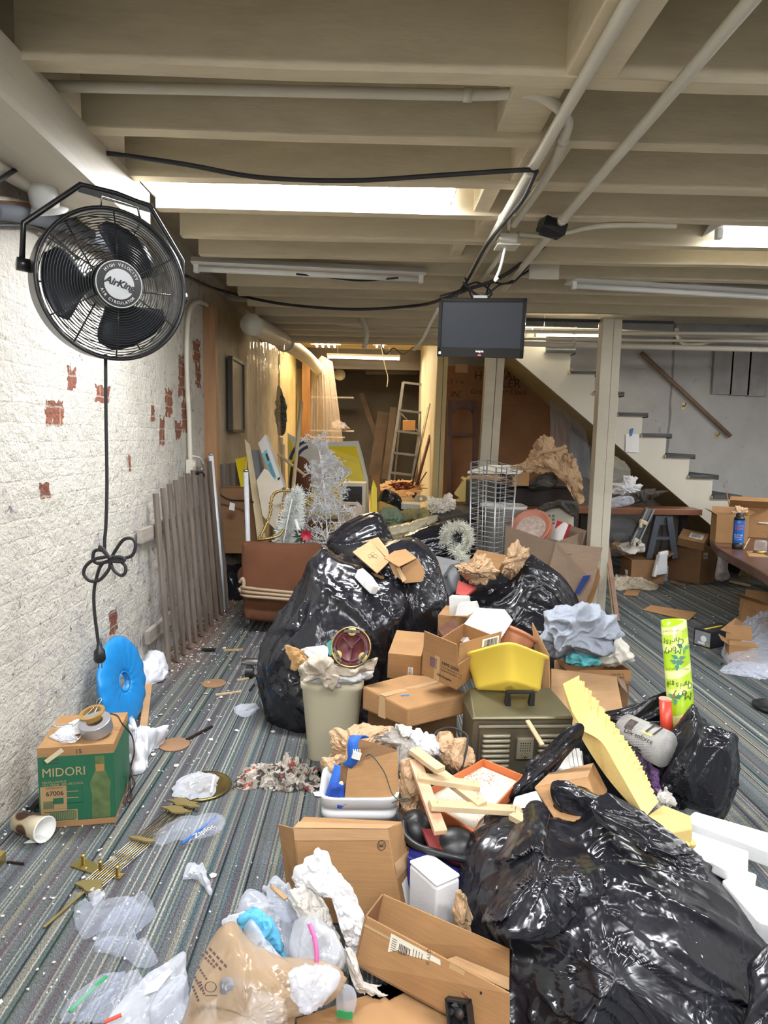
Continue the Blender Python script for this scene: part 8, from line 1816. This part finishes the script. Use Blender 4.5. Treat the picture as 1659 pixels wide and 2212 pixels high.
# papers, tape rolls, clips on the carton
for i,(pts,lab) in enumerate((([(-.10,-.03),(-.03,.10),(.04,.11),(.07,.05),(.02,-.03),(-.05,-.06)],'crumpled white papers on the liqueur carton'),([(-.11,-.06),(-.03,-.12),(.0,-.09),(-.07,-.03)],'greyish clear pouch at the front corner of the liqueur carton'))):
    o_=[mt_top(x,y,.001) for x,y in pts];mb=puff(o_,(0,0,1),.018-.008*i,.0005,wr=wr_paper(3+i,.008,26),nang=60,nring=14,zmin=o_[0].z);single('paper_scrap',mb,MATS['paper_white' if i==0 else 'pale_film'],lab,'paper')
M('duct',(.38,.38,.40),.3,metal=.6)
c_=mt_top(.052,-.06,.032);Rt_=Euler((.28,-.10,0)).to_matrix()
dt=Thing('tape_roll','roll of silver duct tape lying tilted on the liqueur carton','tape roll',c_-V((0,0,.03)))
mb=MB();mb.lathe([(.030,-.022),(.056,-.022),(.057,-.02),(.057,.022),(.055,.024),(.030,.024),(.029,.0)],40,c_,Rt_);mb.f=[f for f in mb.f if len(f)==4];N_=40;mb.f+=[(6*N_+k,6*N_+(k+1)%N_,(k+1)%N_,k) for k in range(N_)];dt.part('tape',mb,MATS['duct'],smooth=False,bevel=.001)
mb=MB();mb.lathe([(.0285,-.022),(.030,-.022),(.030,.023),(.0285,.023)],32,c_,Rt_);mb.f=[f for f in mb.f if len(f)==4];dt.part('core',mb,MATS['cardboard'])
c2=mt_top(.03,-.015,.060);bt2=Thing('tape_roll','thin brown tape roll resting on the duct tape roll','tape roll',c2-V((0,0,.01)))
mb=MB();mb.lathe([(.034,-.010),(.047,-.010),(.047,.010),(.034,.010),(.034,-.01)],36,c2,Euler((.22,-.15,0)).to_matrix());mb.f=[f for f in mb.f if len(f)==4];bt2.part('tape',mb,M('tape_amber',(.33,.19,.06),.25))
def clip(label,a,b,end,flip=1):
    a,b,end=mt_top(*a),mt_top(*b),mt_top(*end);mb=MB()
    d=(b-a).normalized();s_=d.cross(V((0,0,1))).normalized()*.009
    P=[end,b,a+s_*.8,a-d*.012+s_*.7,a-d*.016,a-d*.012-s_*.7,a-s_*.8,b-s_*.5]
    mb.tube(spline(P,6),.0022,6);single('wire_clip',mb,MATS['chrome'],label,'clip','bent wire clips on the carton',smooth=True)
clip('bent wire hook whose loop points to the wall on the liqueur carton',(-.085,-.035,.03),(-.03,-.03,.03),(.03,.02,.075));clip('bent wire hook whose loop hangs over the front of the liqueur carton',(-.04,-.13,.012),(.005,-.12,.012),(.045,.03,.08))
mb=MB();mb.tube(spline([mt_top(.02,.05,.03),mt_top(.03,.07,.08),mt_top(.05,.06,.09),mt_top(.04,.03,.075)],6),.0018,6);single('bent_wire',mb,MATS['chrome'],'upright curl of wire above the papers on the carton','wire',smooth=True)
mb=MB();e=[mt_top(.06,.03,.045),mt_top(.11,.01,.04),mt_top(.135,-.02,.02)]
e+=[PZ(285,1590,.24),PZ(290,1625,.18),PZ(284,1650,.12),PZ(280,1680,.07),PZ(278,1700,.02)]
mb.tube(spline(e,8),.003,6)
for k in range(5):mb.tube(spline([PZ(279+rr.uniform(-4,6),1668+rr.uniform(-4,4),.08),PZ(284+rr.uniform(-6,8),1690+rr.uniform(-5,8),.05),PZ(278+rr.uniform(-6,8),1715+rr.uniform(-8,8),.012),PZ(272+rr.uniform(-6,8),1735+rr.uniform(-6,6),.008)],6),.003,5)
single('power_lead',mb,M('cord_brown',(.05,.03,.025),.6),'dark brown cord trailing from the liqueur carton to the carpet','cord',smooth=True)
# coffee cup and napkin
q1,q0=PZ(98,1792,.044),PZ(40,1774,.036);ax=(q1-q0).normalized();xa=ax.orthogonal().normalized();RC=Matrix((xa,ax.cross(xa),ax)).transposed();L=(q1-q0).length
cu=Thing('coffee_cup','tipped over cream paper coffee cup with brown pattern beside the liqueur carton','cup',(q0.x,q0.y,0))
def cupmat():
    mt,nt,p=base('cup_print');c=coords(nt);v=nd(nt,'ShaderNodeTexVoronoi');v.inputs['Scale'].default_value=11;nt.links.new(c,v.inputs['Vector'])
    nt.links.new(ramp(nt,v.outputs['Distance'],[(0,(.09,.035,.018)),(.42,(.09,.035,.018)),(.45,(.50,.30,.10)),(.49,(.66,.58,.42))],'CONSTANT'),p.inputs['Base Color']);p.inputs['Roughness'].default_value=.45;return mt
cupmat()
mb=MB();mb.lathe([(.0,.006),(.031,.006),(.031,0),(.033,0),(.0425,L)],40,q0,RC);mb.f=[f for f in mb.f if len(f)==4];cu.part('wall',mb,MATS['cup_print'],smooth=True)
mb=MB();mb.lathe([(.0,.012),(.030,.012),(.0405,L-.001),(.0425,L),(.0445,L-.001),(.0445,L-.004)],40,q0,RC);mb.f=[f for f in mb.f if len(f)==4 or True];
mb.f=mb.f[:-1];cu.part('lining',mb,MATS['white_paper'],smooth=True)
floor_card('white napkin under the tipped coffee cup',[(52,1822),(75,1808),(110,1792),(120,1788),(98,1820)],mat='white_paper',name='napkin',cat='napkin',t=.002)
lump('dark_pouch','dark crumpled pouch between the wall and the liqueur carton','pouch',[(56,1755),(70,1735),(88,1722),(90,1752),(72,1762)],2.42,.02,wr_paper(3,.01,14),'satin_black')
# blue disc, rags, strip
dsc=Thing('blue_disc','big round blue padded disc with a hole leaning on the left wall','disc',PZ(289,1568,0))
n_=V((.97,-.10,.20)).normalized();low=PZ(286,1570,0.0);vdir=(V((0,0,1))-n_*n_.z).normalized();R_=.222
dc=low+vdir*(R_+.004)+V((0,0,.004));hx=vdir.cross(n_);RD2=Matrix((hx,vdir,n_)).transposed()
mb=MB();mb.lathe([(.045,-.012),(.050,.012),(.07,.020),(.17,.020),(.205,.014),(R_,.0),(.205,-.012),(.07,-.014),(.045,-.012)],80,dc,RD2);mb.f=[f for f in mb.f if len(f)==4]
for i,p in enumerate(mb.v):
    l=p-dc;a=math.atan2(l.dot(vdir),l.dot(hx));rr_=l.length;mb.v[i]=p+n_*.004*math.sin(a*16+rr_*30)*(rr_>.06 and rr_<.21)
dsc.part('padding',mb,M('disc_blue',(.015,.24,.62),.35,var=.05),smooth=True)
mb=MB();mb.lathe([(.044,-.013),(.053,.0),(.050,.016),(.044,.014)],48,dc,RD2);mb.f=[f for f in mb.f if len(f)==4];dsc.part('hole_ring',mb,MATS['disc_blue'],smooth=True)
M('rag_white',(.66,.67,.72),.9,var=.08,bump=.2,bs=90)
mb=puff_z([(300,1450),(318,1440),(345,1450),(357,1472),(330,1476),(312,1482),(302,1470)],0,.07,wr=wr_cloth(3,.03,9),nang=70,nring=18);single('rag',mb,MATS['rag_white'],'crumpled white rag on the carpet behind the blue disc','rag',smooth=True)
mb=puff_z([(280,1584),(300,1592),(322,1608),(346,1598),(352,1612),(326,1632),(310,1662),(286,1664),(278,1630)],0,.06,wr=wr_cloth(5,.03,10),nang=80,nring=20);single('rag',mb,MATS['rag_white'],'crumpled white rag lying beside the liqueur carton','rag',smooth=True)
mb=MB();mb.bar(PZ(308,1586,.006),PZ(321,1478,.05),.035,.006,(0,.2,1));single('wood_strip',mb,MATS['cardboard_light'],'pale flat strip of board beside the blue disc','wood strip')
# wooden discs and sticks
M_wood('hardboard',(.26,.14,.075),(.34,.20,.11),6)
for px,py,r,lab in ((377,1609,.068,'round brown hardboard disc on the carpet near the dark stick'),(462,1477,.068,'second round hardboard disc farther in, near the slatted panel')):
    q=PZ(px,py,.002);mb=MB();mb.lathe([(0,0),(r,0),(r,.004),(0,.004)],40,q);single('hardboard_disc',mb,MATS['hardboard'],lab,'disc')
def stick(label,a,b,w_,mat,z=.006,name='wood_stick'):
    mb=MB();mb.bar(PZ(*a,z),PZ(*b,z),w_,.008);single(name,mb,MATS[mat],label,'stick','sticks on the carpet')
stick('dark stick lying next to the nearer hardboard disc',(403,1598),(458,1569),.014,'ebony');stick('pale stick between the far hardboard disc and the black bag',(466,1501),(520,1494),.016,'pine');stick('short pale stick near the caster',(512,1469),(537,1465),.014,'pine')
stick('tan stick at the foot of the slatted panel',(483,1405),(525,1403),.022,'cardboard_light');stick('short black block at the foot of the slatted panel',(436,1403),(465,1403),.035,'satin_black',.012);stick('thin black stick beside the big bag',(540,1492),(549,1479),.010,'satin_black')
stick('thin dark wire bit left of the brass bracket',(15,1862),(52,1866),.005,'ebony',.004)
# clock pendulum
pd=Thing('clock_pendulum','brass clock pendulum with a round bob and many thin rods on the carpet','pendulum',PZ(330,1800,0))
q=PZ(438,1699,.004);pr_=PZ(500,1699,.004);r=(pr_-q).length
mb=MB();mb.lathe([(0,.010),(r*.6,.009),(r*.93,.005),(r*.97,.008),(r,.005),(r,0),(0,0)],56,q);pd.part('bob',mb,M('brass_dark',(.30,.23,.085),.25,metal=.9,var=.35,vs=9),smooth=True)
a0,a1=PZ(398,1738,.010),PZ(196,1914,.010);dv_=(a1-a0).normalized();sv=dv_.cross(V((0,0,1)))
for k in range(9):
    o=sv*(k-4)*.0098;mb=MB();mb.tube([a0+o,a1+o*.9],.0021,6);pd.part('rod',mb,MATS['brass' if k%2 else 'chrome'],smooth=True)
def plate(c_,L,W_,nlob,h_=.006):
    P=[]
    for k in range(40):
        a=2*PI*k/40;f=1+.22*math.sin(a*nlob);P.append(c_+sv*math.cos(a)*L*f+dv_*math.sin(a)*W_*(1+.25*math.cos(a*nlob)))
    mb=MB();mb.prism(P,(0,0,h_));return mb
M('brass_dull',(.34,.27,.11),.4,metal=.7)
pd.part('scroll_plate',plate(a0+V((0,0,.004)),.062,.022,5),MATS['brass_dull']);pd.part('scroll_plate',plate(a0.lerp(a1,.10)+V((0,0,.004)),.058,.018,4),MATS['brass_dull']);pd.part('cross_bar',plate(a0.lerp(a1,.50)+V((0,0,.004)),.048,.012,2),MATS['brass_dull'])
mb=plate(a1,.045,.026,3);pd.part('end_plate',mb,MATS['brass_dull'])
mb=MB();mb.bar(a1,PZ(95,2003,.006),.009,.003);pd.part('suspension_strip',mb,MATS['brass_dull'])
bb2=Thing('brass_bracket','brass bracket plate with three standing posts lying beside the pendulum','bracket',PZ(210,1885,0))
P=[(152,1872),(170,1856),(200,1862),(216,1874),(250,1888),(270,1888),(258,1900),(240,1896),(205,1890)]
mb=MB();mb.prism([PZ(x,y,.003) for x,y in P],(0,0,.003));bb2.part('plate',mb,MATS['brass'])
for px,py in ((180,1868),(217,1882),(254,1893)):
    q=PZ(px,py,.005);mb=MB();mb.lathe([(.006,0),(.006,.03),(.008,.031),(.008,.036),(0,.037)],12,q);bb2.part('post',mb,MATS['brass'],smooth=True)
q=PZ(3,1870,0);mb=MB();mb.box(q+V((-.03,0,.02)),(.07,.05,.04));single('brass_fitting',mb,MATS['brass'],'brass fitting cut off by the picture edge near the wall','fitting',bevel=.006)
# zip bags and clear wraps on the carpet
M_clear('zip_film',(.80,.84,.95),.09,.07,30,1.0,.28)
def floor_film(label,pix,h_=.02,mat='zip_film',seed=1,name='plastic_bag',strip=None,strip_mat=None,amp=.02,fr=13,z=0):
    t=Thing(name,label,'plastic bag',PZ(sum(p[0] for p in pix)/len(pix),sum(p[1] for p in pix)/len(pix),z),group='clear plastic bags on the carpet')
    mb=puff_z(pix,z,h_,wr=wr_bag(seed,amp,fr,(.3,.7,0)),nang=80,nring=22);t.part('film',mb,MATS[mat],smooth=True)
    if strip:mb=MB();P=[PZ(x,y,z+h_*.8+.006) for x,y in strip];mb.bar(P[0],P[-1],.009,.003);t.part('zip_strip',mb,MATS[strip_mat])
    return t
floor_film('clear zip bag lying on the pendulum bob',[(376,1716),(382,1690),(410,1673),(464,1674),(458,1712),(430,1722),(395,1722)],.012,'pale_film',2,strip=[(456,1712),(463,1674)],strip_mat='white_metal',z=.012)
zt_=floor_film('zip bag with blue zip strip beside the pendulum rods',[(333,1815),(362,1795),(400,1776),(430,1772),(470,1762),(484,1778),(470,1800),(420,1815),(390,1812),(350,1826)],.018,'zip_film',3,strip=[(394,1822),(468,1764)],strip_mat='strap_blue')
mb=MB();mb.text('Ziploc',PZ(440,1796,.036),PZ(468,1778,.036)-PZ(420,1806,.036),V((0,0,1)).cross(PZ(468,1778,.036)-PZ(420,1806,.036)),.035,shear=.2);zt_.part('lettering',mb,MATS['white_metal'])
floor_film('torn milky scrap of bag right of the pendulum',[(392,1900),(404,1868),(425,1872),(445,1890),(458,1925),(452,1934),(436,1912),(410,1898)],.03,'pale_film',4)
floor_film('small clear scrap below the pendulum end plate',[(192,1932),(205,1924),(226,1926),(222,1945),(202,1958),(196,1948)],.02,'pale_film',5)
floor_film('crinkled clear packet below the pendulum, upper of three',[(166,1962),(200,1968),(250,1964),(290,1960),(300,1980),(250,2000),(205,2015),(185,2022),(170,1995)],.03,'zip_film',6)
floor_film('crinkled clear packet below the pendulum, middle of three',[(215,2030),(250,2000),(300,1965),(322,1962),(330,1980),(290,2015),(250,2030),(225,2040)],.03,'zip_film',7)
floor_film('crinkled clear packet below the pendulum, lowest of three',[(203,2056),(225,2038),(280,2022),(305,2045),(318,2050),(330,2078),(305,2088),(270,2072),(230,2060)],.03,'zip_film',8)
floor_film('clear bag tinted green along its edge at the bottom edge of the carpet',[(138,2190),(170,2150),(215,2110),(250,2100),(256,2110),(230,2150),(190,2190),(160,2204)],.02,'zip_film',9,strip=[(150,2185),(230,2108)],strip_mat='zip_green')
floor_film('large clear flat bag in the bottom corner of the carpet',[(182,2196),(230,2140),(262,2102),(316,2118),(290,2150),(260,2190),(235,2215),(200,2212)],.02,'zip_film',10)
zl_=floor_film('clear zip bag with white label and red strip beside the tan bag',[(228,2212),(270,2160),(320,2110),(372,2078),(400,2060),(408,2100),(395,2150),(360,2190),(320,2230),(250,2230)],.03,'pale_film',11,strip=[(226,2208),(262,2192)],strip_mat='tube_red')
mb=MB();mb.prism([PZ(310,2150,.045),PZ(318,2128,.045),PZ(366,2092,.045),PZ(372,2100,.045),PZ(340,2140,.045)],(0,0,.001));zl_.part('paper_label',mb,MATS['white_paper'])
floor_film('crumpled clear film at the bottom edge beside the tan bag',[(330,2230),(345,2180),(380,2140),(402,2130),(410,2180),(400,2240)],.05,'bag_film',12)
floor_film('milky scrap of plastic on the open carpet left of the big bag',[(508,1533),(522,1526),(550,1526),(555,1536),(535,1548),(518,1544)],.02,'pale_film',13)
# crumpled newspaper
def newsball():
    mt,nt,p=base('comic_print');c=coords(nt);v=nd(nt,'ShaderNodeTexVoronoi');v.inputs['Scale'].default_value=55;nt.links.new(c,v.inputs['Vector'])
    sp=nd(nt,'ShaderNodeSeparateColor');nt.links.new(v.outputs['Color'],sp.inputs[0])
    nt.links.new(ramp(nt,sp.outputs[0],[(0,(.46,.41,.35)),(.38,(.33,.29,.25)),(.56,(.07,.065,.06)),(.78,(.36,.09,.07)),(.86,(.50,.46,.40))],'CONSTANT'),p.inputs['Base Color']);p.inputs['Roughness'].default_value=.85;return mt
newsball()
mb=puff_z([(520,1690),(526,1672),(560,1662),(610,1652),(660,1658),(698,1672),(700,1698),(682,1714),(640,1706),(600,1712),(560,1704),(532,1706)],0,.07,wr=wr_paper(4,.045,12),sharp=1.4,jag=.16,curl=.04,nang=150,nring=40);single('newspaper',mb,MATS['comic_print'],'crumpled printed newspaper on the carpet left of the white bucket','newspaper')
floor_card('small white card under the crumpled newspaper',[(676,1712),(704,1708),(702,1722),(680,1720)],mat='white_paper',name='card',cat='card',t=.002)
# plaster and paint chips
rr=random.Random(33)
mb=MB()
def chip(x,y,s_):
    a=rr.uniform(0,PI);k=rr.choice((4,5,6));P=[V((x+s_*rr.uniform(.6,1.2)*math.cos(a+2*PI*i/k),y+s_*rr.uniform(.6,1.2)*math.sin(a+2*PI*i/k),.002+rr.uniform(0,.004))) for i in range(k)]
    mb.prism(P,(0,0,.0025))
for i in range(800):
    y=1.5+4.2*rr.random()**.8;u=rr.random()**2.2;chip(XL+.03+u*.6,y,rr.uniform(.002,.007) if rr.random()<.93 else rr.uniform(.008,.014))
for i in range(480):chip(rr.uniform(-1.2,.2),rr.uniform(1.4,4.6),rr.uniform(.001,.0035))
for i in range(420):chip(rr.uniform(1.4,3.4),rr.uniform(2.2,6.3),rr.uniform(.002,.006))
for px,py in ((512,1580),(382,1656),(460,1894),(445,1500),(478,1508),(590,1582),(1500,1335),(1440,1288),(1480,1270)):q=PZ(px,py,0);chip(q.x,q.y,.013)
single('plaster_chips',mb,M('chip_white',(.66,.64,.60),.8),'white plaster and paint chips scattered over the carpet','debris',kind='stuff')
